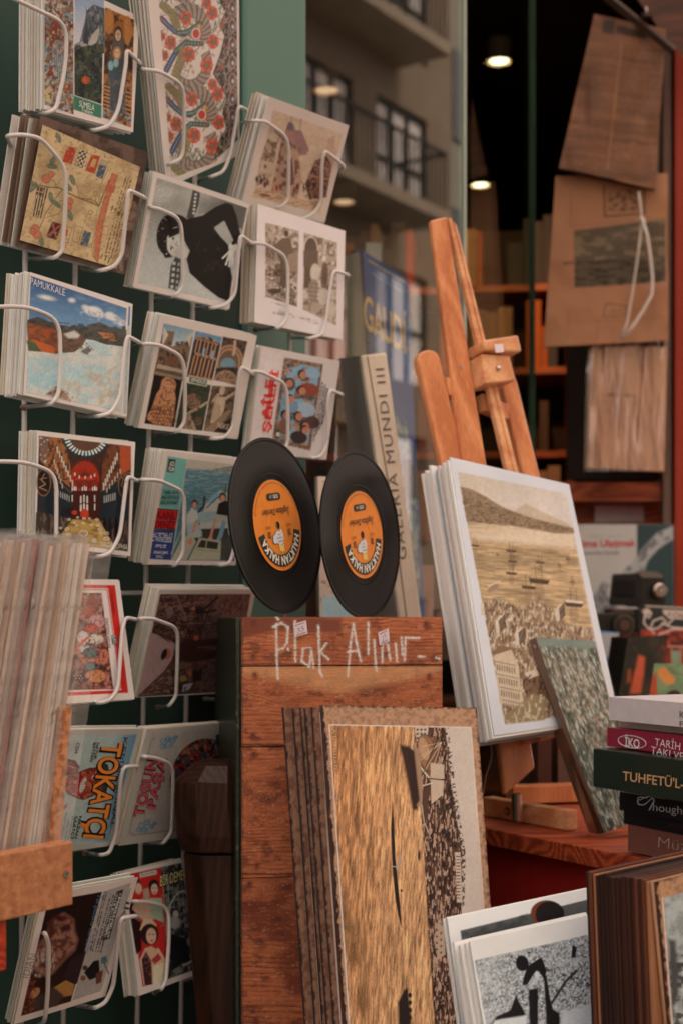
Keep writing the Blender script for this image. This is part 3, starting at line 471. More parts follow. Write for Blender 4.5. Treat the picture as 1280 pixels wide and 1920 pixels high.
    c.poly([(355, 704), (390, 712), (388, 725), (353, 718)], (176, 156, 132)); c.poly([(356.5, 706), (388.5, 713), (386.5, 723), (355, 716)], (52, 78, 58))
def art_family(c):
    c.poly([(494, 652), (532, 664), (516, 830), (470, 838)], (186, 164, 150)); fr = [(533, 670), (606, 683), (582, 845), (510, 828)]; c.poly(fr, (88, 62, 46)); c.tex(3, 3, (140, 104, 78), .52, .6, 161, c.pm(fr))
    p = [(539, 678), (600, 689), (577, 836), (517, 820)]; m = c.pm(p); c.poly(p, (108, 138, 146)); c.tex(14, 12, (70, 50, 42), .5, .55, 162, m); c.tex(9, 7, (150, 100, 70), .54, .6, 163, m)
    for x, y, w, h, q, sk in ((585, 700, 16, 9, (122, 140, 150), (568, 702)), (580, 730, 18, 12, (120, 54, 36), (566, 732)), (544, 720, 10, 12, (72, 52, 46), (542, 718)), (572, 768, 20, 14, (136, 146, 148), (560, 780)), (548, 762, 12, 12, (100, 118, 130), (545, 748)), (586, 792, 14, 12, (70, 44, 36), (572, 798)), (534, 800, 12, 14, (110, 70, 50), (536, 778)), (560, 820, 16, 12, (40, 28, 26), (572, 806))):
        c.ell(x, y, w, h, q, 10); c.ell(sk[0] - 2, sk[1] - 1, 8, 8.5, (40, 24, 20)); c.ell(sk[0] + 1, sk[1] + 1, 6.2, 6.6, (172, 106, 76)); c.ell(sk[0] - 1, sk[1] - 1, 1.2, 1, (50, 26, 20)); c.ell(sk[0] + 2, sk[1] + 3.4, 1.2, 1, (50, 26, 20)); c.line([(sk[0] + 3, sk[1] - 2), (sk[0] + 4.5, sk[1])], 1, (130, 50, 40))
    c.poly([(517, 806), (526, 808), (524, 822), (516, 820)], (24, 20, 20)); c.poly([(519, 810), (525, 811), (524, 819), (518, 817)], (180, 168, 150))
def art_basilica(c):
    p = [(74, 817), (246, 837), (240, 1034), (68, 1012)]; m = c.pm(p); c.poly(p, (46, 26, 18)); 
    c.poly([(74, 817), (120, 822), (132, 870), (136, 920), (78, 868)], (132, 78, 40)); c.poly([(246, 837), (205, 832), (192, 870), (190, 920), (246, 886)], (96, 50, 28)); c.tex(4, 9, (60, 30, 20), .5, .58, 171, m * (c.Y < 900)); c.poly([(225, 836), (246, 838), (244, 880), (226, 890)], (150, 62, 30)); c.poly([(74, 817), (92, 819), (88, 862), (76, 868)], (100, 72, 56)); c.tex(3, 3, (170, 150, 130), .62, .68, 190, c.pm([(74, 817), (92, 819), (92, 880), (76, 868)]))
    c.put(c.em(162, 815, 46, 44) * m, (30, 34, 40)); c.put(c.em(162, 811, 34, 36) * m, (80, 50, 34))
    for k in range(17): a = math.radians(14 + k * 9.5); c.line([(162 + math.cos(a) * 34, 814 + math.sin(a) * 33), (162 + math.cos(a) * 41, 814 + math.sin(a) * 39)], 3.4, (176, 176, 176))
    c.ell(159, 900, 29, 37, (150, 40, 20)); c.ring(159, 900, 29, 37, 2, (80, 20, 12))
    for k in range(13): a = math.radians(190 + k * 13.3); c.line([(159, 894), (159 + math.cos(a) * 24, 894 + math.sin(a) * 29)], 1.1, (84, 18, 12))
    c.put(c.em(159, 908, 26, 8) * (c.Y > 900), (100, 30, 18)); c.line([(136, 898), (148, 892), (160, 890), (172, 892), (183, 899)], 2, (90, 24, 14))
    for x, y in ((141, 889), (149, 894), (160, 895), (171, 894), (178, 891)): c.line([(x, y - 2), (x, y + 2)], 2, (190, 180, 166))
    for x in (140, 159, 178): c.ell(x, 912, 8, 12, (116, 34, 20)); c.ring(x, 912, 8, 12, 1.2, (60, 16, 10)); c.line([(x - 4, 914), (x - 4, 920)], 2.2, (186, 176, 160)); c.line([(x + 3, 914), (x + 3, 920)], 2.2, (186, 176, 160)); c.line([(x, 912), (x, 919)], 2, (186, 176, 160))
    c.poly([(136, 920), (188, 920), (186, 976), (134, 974)], (56, 22, 16)); c.poly([(76, 872), (134, 922), (132, 976), (70, 960)], (26, 30, 34)); c.poly([(246, 888), (190, 926), (188, 978), (242, 978)], (28, 32, 34)); c.line([(76, 866), (134, 918)], 2.2, (20, 16, 14)); c.line([(76, 872), (134, 924)], 1, (96, 84, 70)); c.line([(246, 884), (190, 922)], 1, (96, 84, 70))
    for q, (x, y) in enumerate(((152, 936), (158, 934), (164, 936), (152, 952), (158, 950), (164, 952), (178, 934), (178, 950), (136, 934))): c.line([(x, y - 5), (x, y + 6)], 3 if q < 6 else 2, (188, 168, 150)); 
    for k in range(8): c.line([(108 + k * 4, 838 + k * 9), (108.5 + k * 4, 848 + k * 9)], 2.4, (178, 160, 140)); c.line([(220 - k * 3.6, 850 + k * 8), (220 - k * 3.6, 862 + k * 8)], 2.4, (176, 160, 142))
    for k in range(6): c.line([(102 + k * 3, 862 + k * 9), (102.5 + k * 3, 870 + k * 9)], 1.8, (170, 150, 126)); c.line([(226 - k * 5, 880 + k * 7), (226 - k * 5, 888 + k * 7)], 1.8, (168, 150, 130)); c.line([(196 + k * 4, 930 - k), (196 + k * 4, 942 - k)], 1.8, (150, 140, 124)); c.line([(110 + k * 4, 920 + k * 2), (110 + k * 4, 930 + k * 2)], 1.6, (150, 140, 124))
    c.ring(82, 905, 14, 25, 1.5, (150, 92, 50)); c.ell(82, 905, 12, 23, (24, 22, 22)); c.line([(84, 888), (78, 900), (86, 908), (74, 914), (88, 920)], 1.8, (158, 104, 60)); c.line([(76, 898), (88, 896)], 1.4, (158, 104, 60)); c.ring(232, 910, 10, 22, 1.4, (130, 84, 50)); c.line([(232, 896), (228, 910), (236, 918)], 1.5, (140, 90, 54))
    c.poly([(68, 960), (132, 974), (120, 1018), (66, 1012)], (52, 38, 30)); c.poly([(242, 976), (188, 976), (200, 1026), (240, 1034)], (40, 28, 24)); c.tex(4, 12, (96, 78, 62), .52, .6, 172, m * c.pm([(68, 958), (130, 972), (118, 1016), (66, 1012)])); c.tex(4, 12, (84, 62, 50), .55, .62, 173, m * c.pm([(242, 976), (190, 976), (202, 1028), (240, 1034)]))
    for k in range(4): c.ell(118 + k * 6, 960, 2.2, 9, (18, 14, 14)); c.ell(196 + k * 11, 990, 3.4, 20, (16, 12, 12))
    c.poly([(136, 974), (186, 974), (218, 1030), (104, 1017)], (160, 122, 64)); c.tex(10, 5, (120, 84, 42), .5, .65, 174, c.pm([(136, 974), (186, 974), (218, 1030), (104, 1017)])); c.line([(110, 1012), (214, 1022)], 1, (110, 78, 40)); c.line([(120, 998), (202, 1002)], .9, (120, 84, 46)); c.ell(159, 964, 8, 10, (166, 50, 26)); c.ell(140, 961, 5, 4, (170, 44, 26)); c.line([(154, 940), (154, 975)], 1, (120, 40, 24))
    for x, y, r in ((157, 1000, 8), (157, 981, 3), (140, 980, 2.5), (172, 984, 3), (126, 992, 4), (128, 1002, 4), (108, 998, 3), (124, 1012, 5), (134, 1014, 4), (178, 1014, 4), (190, 1000, 4), (188, 992, 4), (184, 985, 3), (200, 1000, 4), (200, 1010, 5), (113, 1010, 5), (144, 985, 2.5), (182, 974, 3), (130, 974, 3), (146, 970, 2.4), (168, 972, 2.4), (158, 972, 3), (114, 990, 3)): c.ring(x, y, r, r * .7, 1.2, (196, 180, 150))
def art_boat(c):
    L = [(315, 855), (351, 861), (322, 1050), (281, 1048)]; c.poly(L, (98, 140, 122)); c.poly([(296, 954), (335, 957), (329, 992), (289, 991)], (176, 26, 24)); c.poly([(289, 993), (329, 994), (321, 1050), (281, 1048)], (36, 48, 88)); c.line([(296, 954), (335, 957)], 2, (40, 16, 16)); c.line([(293, 974), (332, 976)], 1.5, (90, 60, 56)); c.line([(289, 992), (329, 993)], 1.5, (30, 14, 20))
    c.poly([(317, 860), (330, 862), (326, 886), (313, 885)], (30, 26, 24)); c.micro((289, 998), (325, 1000), (-3, 18), 5, (170, 160, 150), 4, .35); c.micro((290, 1021), (312, 1022), (-1, 6), 2, (170, 160, 150), 5, .3)
    p = [(352, 861), (450, 873), (440, 1052), (322, 1050)]; m = c.pm(p); c.poly(p, (74, 100, 100)); c.put(c.pm([(350, 855), (455, 865), (452, 890), (430, 884), (400, 882), (348, 878)]) * m, (160, 142, 120)); c.poly([(392, 882), (420, 876), (452, 872), (452, 892), (410, 884)], (90, 92, 84)); c.tex(3, 2, (140, 124, 108), .5, .6, 181, c.pm([(392, 882), (420, 876), (452, 872), (452, 892)]))
    c.tex(9, 2.2, (112, 128, 122), .5, .62, 182, m * (c.Y > 880)); c.grad(400, 880, 360, 1040, (48, 78, 82), m * (c.Y > 882) * .8)
    c.poly([(384, 948), (398, 930), (412, 920), (430, 925), (444, 960), (440, 1000), (372, 996)], (156, 148, 128)); c.poly([(386, 944), (404, 924), (416, 922), (400, 944)], (104, 134, 140)); c.poly([(368, 960), (430, 958), (436, 975), (372, 980)], (128, 140, 132)); c.poly([(368, 992), (432, 990), (430, 1020), (356, 1030), (346, 1050), (330, 1050)], (46, 42, 34)); c.poly([(322, 1050), (342, 1008), (360, 1000), (368, 1016), (350, 1050)], (150, 140, 112)); c.line([(346, 982), (322, 1038)], 3, (120, 128, 108))
    c.line([(384, 932), (382, 950), (372, 960)], 4, (34, 28, 26)); c.line([(388, 952), (400, 940), (410, 932)], 2, (34, 28, 26)); c.line([(424, 908), (422, 926)], 2, (50, 44, 38))
    c.ell(365, 944, 5.5, 8, (46, 30, 24)); c.ell(365, 947, 4, 6, (166, 110, 82)); c.poly([(350, 966), (360, 952), (370, 958), (372, 972), (366, 984), (350, 984)], (166, 158, 142)); c.poly([(350, 984), (370, 976), (380, 1000), (374, 1008), (352, 1008)], (140, 146, 136)); c.line([(368, 978), (362, 1000), (357, 1014)], 5, (170, 112, 82)); c.ell(357, 1016, 4.5, 6, (170, 112, 82)); c.poly([(352, 1000), (376, 996), (380, 1006), (354, 1010)], (150, 146, 130))
    c.ell(418, 932, 7, 9, (44, 28, 22)); c.ell(418, 935, 4.5, 7, (172, 116, 86)); c.poly([(410, 944), (424, 938), (434, 948), (430, 968), (406, 964)], (24, 20, 18)); c.poly([(404, 964), (430, 968), (436, 984), (404, 980)], (150, 140, 120)); c.line([(404, 974), (398, 996), (395, 1008)], 4.5, (170, 112, 82)); c.ell(395, 1010, 4, 5, (170, 112, 82)); c.line([(420, 980), (414, 1004), (406, 1020)], 8, (104, 126, 132)); c.line([(430, 980), (432, 1000)], 7, (110, 130, 134))
    c.poly([(374, 1008), (415, 1014), (413, 1050), (354, 1050)], (150, 142, 112)); c.poly([(378, 1012), (410, 1017), (408, 1030), (370, 1026)], (40, 38, 30)); c.line([(388, 1014), (386, 1028)], 1.5, (150, 142, 112)); c.line([(366, 1030), (410, 1034)], 1, (110, 100, 76)); c.poly([(416, 1010), (440, 1006), (438, 1052), (414, 1050)], (56, 54, 44)); c.line([(352, 861), (322, 1050)], 1, (160, 140, 120))
def art_redframe(c):
    R = (168, 32, 24); c.poly([(60, 1095), (216, 1097), (241, 1299), (80, 1307)], R); c.poly([(62, 1102), (203, 1103), (228, 1294), (90, 1299)], (192, 162, 146)); c.poly([(64, 1105), (202, 1105), (227, 1291), (92, 1296)], (150, 50, 40)); c.poly([(64, 1106.5), (200.5, 1106.5), (225.5, 1289.5), (92, 1294.5)], (190, 166, 150))
    p = [(60, 1110), (191, 1112), (213, 1292), (90, 1294)]; m = c.pm(p); c.poly(p, (120, 70, 54)); c.tex(8, 8, (60, 30, 26), .48, .54, 191, m); c.tex(7, 7, (166, 96, 76), .53, .6, 192, m)
    for x, y, w, h, q, s in ((176, 1126, 14, 14, (120, 50, 34), 0), (168, 1145, 12, 12, (150, 62, 40), 0), (182, 1165, 16, 14, (166, 110, 100), 0), (172, 1178, 14, 8, (172, 58, 36), 0), (180, 1198, 16, 10, (180, 156, 136), 0), (156, 1196, 12, 14, (178, 154, 140), 0), (158, 1216, 12, 8, (176, 150, 136), 0), (170, 1224, 14, 10, (60, 80, 74), 0), (196, 1232, 10, 16, (162, 90, 66), 1), (172, 1250, 12, 8, (62, 84, 76), 0), (158, 1238, 8, 6, (160, 92, 66), 1), (172, 1238, 10, 4, (168, 96, 70), 0), (160, 1268, 9, 10, (44, 30, 28), 0), (182, 1268, 18, 13, (168, 104, 66), 1), (165, 1266, 6, 7, (172, 104, 76), 1)):
        c.put(c.em(x, y, w, h) * m, q); c.put((c.em(x, y, w, h) * (1 - c.em(x, y, w - 1.1, h - 1.1))) * m, (44, 24, 22))
    c.tex(3, 3, (50, 26, 24), .6, .66, 193, m); c.line([(146, 1212), (164, 1196)], 5, (168, 56, 36)); c.poly([(60, 1246), (142, 1256), (140, 1292), (90, 1294)], (40, 26, 24)); 
    for k in range(6): c.ell(140 + k * 3, 1267 + (k % 2) * 5, .9, .9, (190, 170, 150))
    c.poly([(209, 1191), (219, 1190.5), (221, 1208), (211, 1208.5)], (50, 40, 36)); c.poly([(210, 1192), (218, 1192), (220, 1207), (212, 1207.5)], (186, 160, 142))
def art_porter(c):
    p = [(301, 1114), (470, 1114), (440, 1296), (257, 1307)]; m = c.pm(p); c.poly(p, (72, 42, 34)); sky = [(284, 1185), (300, 1196), (330, 1210), (324, 1220), (300, 1278), (259, 1307)]; c.poly([(282, 1186), (296, 1190), (332, 1208), (322, 1238), (308, 1258), (258, 1306)], (144, 112, 102))
    c.tex(4, 8, (40, 20, 16), .5, .58, 201, m * c.pm([(300, 1114), (400, 1114), (372, 1200), (290, 1180)])); c.tex(6, 3, (112, 76, 64), .54, .6, 202, m * c.pm([(300, 1114), (392, 1114), (350, 1205), (286, 1180)]))
    c.poly([(385, 1114), (470, 1114), (440, 1296), (366, 1300), (378, 1200)], (92, 62, 54)); c.tex(2.5, 6, (60, 38, 32), .5, .6, 203, m * c.pm([(385, 1114), (470, 1114), (440, 1296), (366, 1300)]), 20)
    for pts, w, q in (([(296, 1140), (400, 1128)], 3, (104, 62, 52)), ([(292, 1158), (372, 1150), (410, 1148)], 2, (96, 56, 46)), ([(310, 1120), (340, 1160), (352, 1200)], 2, (48, 24, 20)), ([(332, 1118), (350, 1160)], 3, (110, 74, 62)), ([(344, 1170), (396, 1168)], 1.4, (120, 88, 76)), ([(398, 1130), (380, 1180), (372, 1205)], 3, (58, 34, 28)), ([(286, 1182), (318, 1204)], 2, (40, 22, 20)), ([(340, 1172), (416, 1170)], 1.4, (54, 30, 26))): c.line(pts, w, q)
    c.poly([(310, 1142), (324, 1138), (328, 1152), (314, 1156)], (128, 96, 84)); 
    for k in range(4): c.line([(311, 1144 + k * 3.5), (327, 1141 + k * 3.5)], 1, (40, 22, 20)); c.line([(312 + k * 4, 1141), (315 + k * 4, 1155)], 1, (40, 22, 20))
    c.poly([(318, 1166), (330, 1163), (330, 1172), (318, 1174)], (40, 24, 22)); c.line([(396, 1166), (388, 1150), (404, 1130)], 1.5, (20, 16, 20)); c.poly([(366, 1140), (374, 1136), (384, 1140), (386, 1150), (368, 1152)], (20, 16, 20)); c.line([(386, 1140), (408, 1120)], 5, (18, 14, 18)); c.line([(386, 1148), (404, 1144)], 5, (18, 14, 18)); c.ell(363, 1141, 3.4, 4, (150, 80, 60))
    c.poly([(334, 1210), (352, 1196), (370, 1200), (420, 1196), (420, 1212), (372, 1220), (418, 1218), (420, 1232), (372, 1240), (340, 1242), (326, 1222)], (56, 30, 24)); c.line([(352, 1200), (348, 1240)], 1, (40, 20, 16)); c.line([(372, 1214), (420, 1212)], 3, (86, 56, 48)); c.ell(368, 1196, 5, 5, (150, 72, 50)); c.ell(314, 1226, 7, 10, (150, 78, 56), 15); c.ell(308, 1227, 5, 11, (26, 16, 16), 20)
    c.poly([(318, 1250), (344, 1240), (362, 1246), (360, 1278), (336, 1280), (312, 1262)], (98, 70, 58)); c.tex(3, 3, (40, 24, 20), .48, .56, 204, c.pm([(262, 1302), (318, 1250), (362, 1244), (360, 1282), (340, 1300)])); c.ell(356, 1262, 4, 7, (150, 70, 56)); c.ell(344, 1272, 6, 6, (136, 104, 60)); c.poly([(362, 1258), (380, 1256), (378, 1276), (362, 1278)], (44, 26, 26)); c.line([(322, 1244), (392, 1242)], 1.6, (110, 56, 42)); c.poly([(344, 1284), (362, 1280), (356, 1292), (342, 1298)], (150, 136, 132)); c.poly([(346, 1288), (352, 1286), (348, 1296), (344, 1296)], (66, 86, 116)); c.poly([(260, 1306), (318, 1252), (330, 1290), (300, 1304)], (70, 44, 36)); c.tex(5, 2, (128, 92, 78), .54, .6, 205, c.pm([(262, 1305), (318, 1252), (336, 1298)]), -30)
def art_grin(c):
    p = [(95, 1379), (257, 1377), (204, 1577), (60, 1595)]; m = c.pm(p); c.poly(p, (150, 154, 142)); c.grad(196, 1470, 240, 1480, (52, 104, 124), m); 
    K = (22, 16, 16); c.poly([(122, 1422), (142, 1426), (150, 1438), (146, 1450), (134, 1456), (116, 1452)], K); c.poly([(122, 1427), (138, 1430), (146, 1440), (142, 1448), (130, 1450), (116, 1446)], (122, 34, 26)); c.line([(124, 1434), (140, 1440)], 1.5, (180, 160, 140))
    f = [(124, 1458), (136, 1452), (152, 1446), (168, 1440), (186, 1438), (194, 1448), (196, 1462), (192, 1480), (184, 1488), (172, 1494), (156, 1500), (142, 1496), (126, 1488), (120, 1474)]; c.poly(f, K); c.poly([(124 + (x - 124) * .97 + 1, 1470 + (y - 1470) * .93) for x, y in f], (142, 56, 38)); mf = c.pm(f); c.tex(5, 4, (96, 30, 24), .5, .6, 211, mf, 30); c.tex(4, 5, (172, 92, 66), .6, .68, 212, mf, 30)
    c.ell(151, 1472, 9, 17, (160, 28, 24), 22); c.ell(156, 1472, 5, 15, (182, 166, 146), 18); c.line([(150, 1456), (146, 1488)], 1.4, K)
    for k in range(6): c.line([(153, 1461 + k * 5), (160, 1460 + k * 5)], .8, (70, 40, 34))
    c.ell(176, 1458, 3.6, 4.4, (180, 160, 140)); c.ell(176, 1459, 2, 2.6, K); c.ell(174, 1478, 3.6, 4.2, (180, 160, 140)); c.ell(174, 1478, 2, 2.4, K); c.line([(182, 1452), (180, 1462)], 2.4, K); c.line([(180, 1472), (178, 1484)], 2.4, K); c.ell(166, 1470, 6, 4, (168, 84, 58), 10); c.line([(163, 1474), (160, 1468), (164, 1464)], 1.2, K)
    c.poly([(180, 1438), (194, 1428), (202, 1434), (206, 1458), (198, 1490), (190, 1492), (194, 1464), (190, 1446)], (46, 50, 42)); c.line([(202, 1434), (206, 1458), (198, 1490)], 1.6, K)
    c.poly([(118, 1512), (128, 1506), (124, 1516), (116, 1520)], (160, 40, 36))


def art_pasha(c):
    c.poly([(283, 1375), (440, 1368), (400, 1552), (236, 1570)], (158, 142, 126)); c.line([(290, 1382), (284, 1390), (243, 1560), (250, 1566), (332, 1556)], 1.2, (96, 84, 74)); p = c.em(372, 1462, 62, 78, 18) * c.pm([(320, 1360), (440, 1365), (400, 1556), (300, 1560)]); e = c.em(380, 1460, 60, 76, 14); c.put(e, (34, 24, 22)); c.tex(7, 7, (140, 40, 30), .5, .56, 221, e); c.tex(6, 7, (52, 64, 72), .52, .58, 222, e); c.tex(5, 6, (150, 96, 72), .58, .64, 223, e)
    T = (66, 116, 132)
    for x, y, r in ((308, 1390, 7), (316, 1386, 6), (324, 1388, 6), (318, 1396, 7), (306, 1400, 6), (330, 1382, 4), (267, 1548, 7), (276, 1542, 6), (262, 1556, 6), (284, 1550, 5), (272, 1556, 6), (290, 1544, 4)): c.ring(x, y, r, r * .9, 2, T); c.ell(x + 1, y, 2, 2, T)
    c.poly([(405, 1378), (418, 1374), (416, 1390), (404, 1392)], (40, 52, 64))
def art_bearded(c):
    p = [(90, 1690), (192, 1672), (133, 1878), (40, 1905)]; m = c.pm(p); c.poly(p, (30, 17, 15)); c.grad(120, 1800, 60, 1880, (54, 30, 20), m)
    f = [(88, 1748), (104, 1722), (120, 1712), (138, 1724), (140, 1746), (146, 1762), (140, 1782), (122, 1798), (110, 1812), (98, 1826), (78, 1830), (62, 1816), (70, 1776)]; mf = c.pm(f, 4) * m; c.put(mf, (140, 92, 74)); c.tex(8, 6, (86, 46, 34), .45, .6, 231, mf); c.tex(3, 10, (170, 146, 128), .56, .64, 232, c.em(80, 1804, 24, 30, 20) * m); c.poly([(112, 1738), (132, 1730), (134, 1742), (116, 1750)], (62, 26, 22), 3); c.poly([(88, 1730), (100, 1720), (104, 1750), (94, 1762)], (70, 32, 26), 3); c.ell(120, 1768, 6, 12, (80, 44, 36), 30, 3); c.ell(112, 1722, 12, 6, (60, 20, 16), 20, 3); c.poly([(132, 1800), (170, 1778), (154, 1840), (110, 1860)], (44, 28, 30))
    for k in range(4): c.put(c.pm([(46 + k * 6, 1800 - k * 18), (66 + k * 6, 1790 - k * 18), (62 + k * 6, 1808 - k * 18), (44 + k * 6, 1814 - k * 18)]) * .0, (150, 140, 130))
    c.poly([(94, 1856), (124, 1838), (140, 1846), (136, 1866), (92, 1874)], (150, 104, 52)); c.ell(66, 1862, 7, 12, (160, 110, 70), 40); c.poly([(60, 1878), (100, 1850), (120, 1866), (108, 1886), (64, 1896)], (66, 48, 40), 2); c.tex(4, 4, (120, 56, 34), .55, .6, 234, m * c.pm([(40, 1840), (70, 1830), (64, 1900), (40, 1905)]))
    c.poly([(194, 1672), (246, 1655), (190, 1858), (136, 1876)], (150, 134, 122)); c.poly([(219, 1672), (232, 1667), (206, 1760), (191, 1764)], (28, 22, 22)); c.poly([(240, 1668), (247, 1665), (222, 1740), (214, 1742)], (150, 134, 122))
    c.micro((168, 1784), (196, 1672), (7, 2), 2, (60, 56, 58), 5, .35); c.micro((178, 1784), (207, 1676), (14, 4), 3, (60, 54, 54), 6, .4); c.micro((195, 1758), (219, 1674), (12, 1), 2, (160, 150, 140), 7, .4)
    c.ell(160, 1815, 5, 5, (70, 46, 38)); c.poly([(158, 1824), (176, 1802), (186, 1800), (188, 1830), (168, 1838)], (24, 20, 22)); c.ell(156, 1834, 5, 5, (110, 66, 48)); c.poly([(180, 1826), (194, 1818), (190, 1842), (180, 1846)], (96, 50, 36)); c.poly([(190, 1796), (200, 1792), (202, 1804), (190, 1808)], (60, 92, 92)); c.line([(196, 1806), (204, 1826)], 2, (30, 26, 26))
def art_romance(c):
    c.poly([(239, 1640), (340, 1618), (372, 1816), (268, 1850)], (44, 38, 36)); p = [(239, 1640), (302, 1627), (318, 1760), (308, 1838), (268, 1850)]; m = c.pm(p); c.poly(p, (166, 34, 28)); c.poly([(302, 1627), (340, 1618), (372, 1816), (310, 1838), (312, 1700)], (40, 36, 34)); m2 = c.pm([(302, 1627), (340, 1618), (372, 1816), (310, 1838), (312, 1700)]); c.tex(5, 7, (110, 104, 92), .52, .6, 241, m2)
    for k in range(5): c.line([(306 + k * 9, 1660), (312 + k * 9, 1740)], 1, (140, 132, 118)); c.line([(302, 1680 + k * 14), (350, 1668 + k * 14)], 1, (120, 112, 100))
    c.ring(345, 1740, 34, 70, 3, (160, 150, 132)); c.ell(330, 1712, 8, 9, (50, 40, 36)); c.ell(330, 1714, 5.5, 7, (172, 152, 132)); c.ell(328, 1730, 9, 12, (150, 140, 126)); c.poly([(318, 1750), (350, 1760), (356, 1800), (322, 1820)], (26, 24, 24)); c.poly([(240, 1690), (262, 1684), (266, 1780), (256, 1790)], (40, 18, 16))
    c.poly([(252, 1690), (272, 1684), (300, 1690), (304, 1720), (270, 1728), (248, 1704)], (180, 140, 110)); c.ell(259, 1662, 8, 12, (50, 30, 24)); c.ell(260, 1666, 6.5, 10.5, (184, 142, 112)); c.poly([(268, 1668), (279, 1664), (281, 1684), (270, 1688)], (150, 120, 96)); c.ell(289, 1662, 10, 13, (36, 20, 18)); c.ell(290, 1667, 6.5, 10, (184, 144, 116)); c.poly([(282, 1684), (304, 1684), (308, 1730), (284, 1720)], (140, 146, 118)); c.ell(287.5, 1665, 1.4, .8, (40, 20, 18)); c.ell(292.5, 1665, 1.4, .8, (40, 20, 18)); c.line([(288, 1673), (292, 1673)], 1.4, (150, 40, 34))
    c.poly([(262, 1744), (270, 1724), (284, 1722), (294, 1734), (290, 1746)], (188, 156, 122)); c.ell(281, 1752, 17, 20, (44, 24, 20)); c.ell(284, 1755, 9.5, 15, (188, 146, 116)); c.ell(280.5, 1752, 1.8, 1, (36, 18, 16)); c.ell(288, 1752, 1.8, 1, (36, 18, 16)); c.ell(285, 1764, 2.8, 1.4, (150, 44, 38)); c.poly([(262, 1800), (272, 1778), (284, 1774), (300, 1784), (310, 1800), (306, 1840), (270, 1848)], (184, 140, 108)); c.poly([(266, 1800), (274, 1784), (284, 1802), (286, 1846), (272, 1848)], (54, 28, 28)); c.tex(3, 3, (120, 66, 54), .55, .6, 243, c.pm([(266, 1800), (274, 1784), (284, 1802), (286, 1846)])); c.poly([(284, 1800), (302, 1782), (306, 1796), (290, 1808)], (150, 50, 40)); c.poly([(286, 1812), (310, 1804), (308, 1840), (288, 1846)], (190, 168, 132)); c.poly([(262, 1638), (294, 1631), (295, 1639), (263, 1646)], (186, 168, 150)); c.line([(296, 1780), (312, 1806)], 5, (186, 146, 116))
# ---------------------------------------------------------------- the place: street, shop front, rooms
def wf(s, w, z, off=.10):      # shop-front frame: s along the front, w depth behind it, z height
    g = W0 - WN * off; return np.array([g[0], g[1], 0]) + WD * s - WN * w + UP * z
def spx(px, off=.10):          # where the sight line of a column meets the front
    k = (px - 640) / FPX; g = W0 - WN * off; return (k * g[1] - g[0]) / (WD[0] - k * WD[1])
def wbox(mb, s0, s1, w0, w1, z0, z1): return mb.hexa([wf(s0, w0, z0), wf(s1, w0, z0), wf(s1, w0, z1), wf(s0, w0, z1)], [wf(s0, w1, z0), wf(s1, w1, z0), wf(s1, w1, z1), wf(s0, w1, z1)])
ST = 'structure'
MB().add([(-60, -60, 0), (60, -60, 0), (60, 60, 0), (-60, 60, 0)], [(0, 1, 2, 3)]).obj('ground', mat('street_stone', (.17, .15, .13), .8, noise=(9, .5), bump=(50, .5)), kind=ST)
GREEN = mat('green_paint', spec=.2, col= tuple(A(42, 57, 45)), rough=.55, noise=(5, .35, tuple(A(34, 48, 38))), bump=(40, .25), tile=(1, 1, .25))
GREEN2 = mat('green_trim_paint', spec=.25, col= tuple(A(76, 96, 78)), rough=.5, noise=(5, .3, tuple(A(68, 86, 70))), bump=(60, .2), tile=(1, 1, .2))
sA = spx(568, .102)
t = thing('green_shop_wall', wf(0, 0, 0), 'weathered green painted wooden wall panel behind the postcard rack', 'wall')
wbox(MB(), -3.2, spx(452), 0, .10, 0, 3.6).obj('panel', GREEN, t, bevel=.004)
wbox(MB(), spx(452) + .004, sA, -.004, .09, 0, 3.6).obj('trim_post', GREEN2, t, bevel=.004)
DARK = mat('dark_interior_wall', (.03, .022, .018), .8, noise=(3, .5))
sG0, sG1 = sA + .004, spx(872)
t = thing('shop_room', wf(2, 2, 0), 'dark interior room of the shop behind the glass and the open door', 'room')
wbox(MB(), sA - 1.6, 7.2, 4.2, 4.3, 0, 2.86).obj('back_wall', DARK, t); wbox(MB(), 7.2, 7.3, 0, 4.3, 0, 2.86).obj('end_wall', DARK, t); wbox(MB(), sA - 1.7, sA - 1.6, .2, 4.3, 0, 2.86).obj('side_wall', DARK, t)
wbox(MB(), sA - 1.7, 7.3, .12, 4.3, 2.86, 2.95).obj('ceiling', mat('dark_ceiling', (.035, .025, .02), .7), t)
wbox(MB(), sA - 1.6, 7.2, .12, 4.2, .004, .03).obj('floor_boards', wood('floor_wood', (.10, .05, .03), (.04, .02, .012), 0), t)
# the upper front of the shop house
t = thing('shop_house_front', wf(2, 0, 3), 'masonry front of the shop house above the display window', 'building')
wbox(MB(), -3.2, 9, -.02, .2, 3.605, 9).obj('wall', mat('stucco', (.30, .26, .21), .85, noise=(3, .3), bump=(30, .3)), t)
wbox(MB(), sG0, 9, .0, .12, 2.97, 3.6).obj('lintel', GREEN2, t)
wbox(MB(), spx(1300) + .3, 9, .0, .2, 0, 2.96).obj('wall', mat('stucco', None), t)
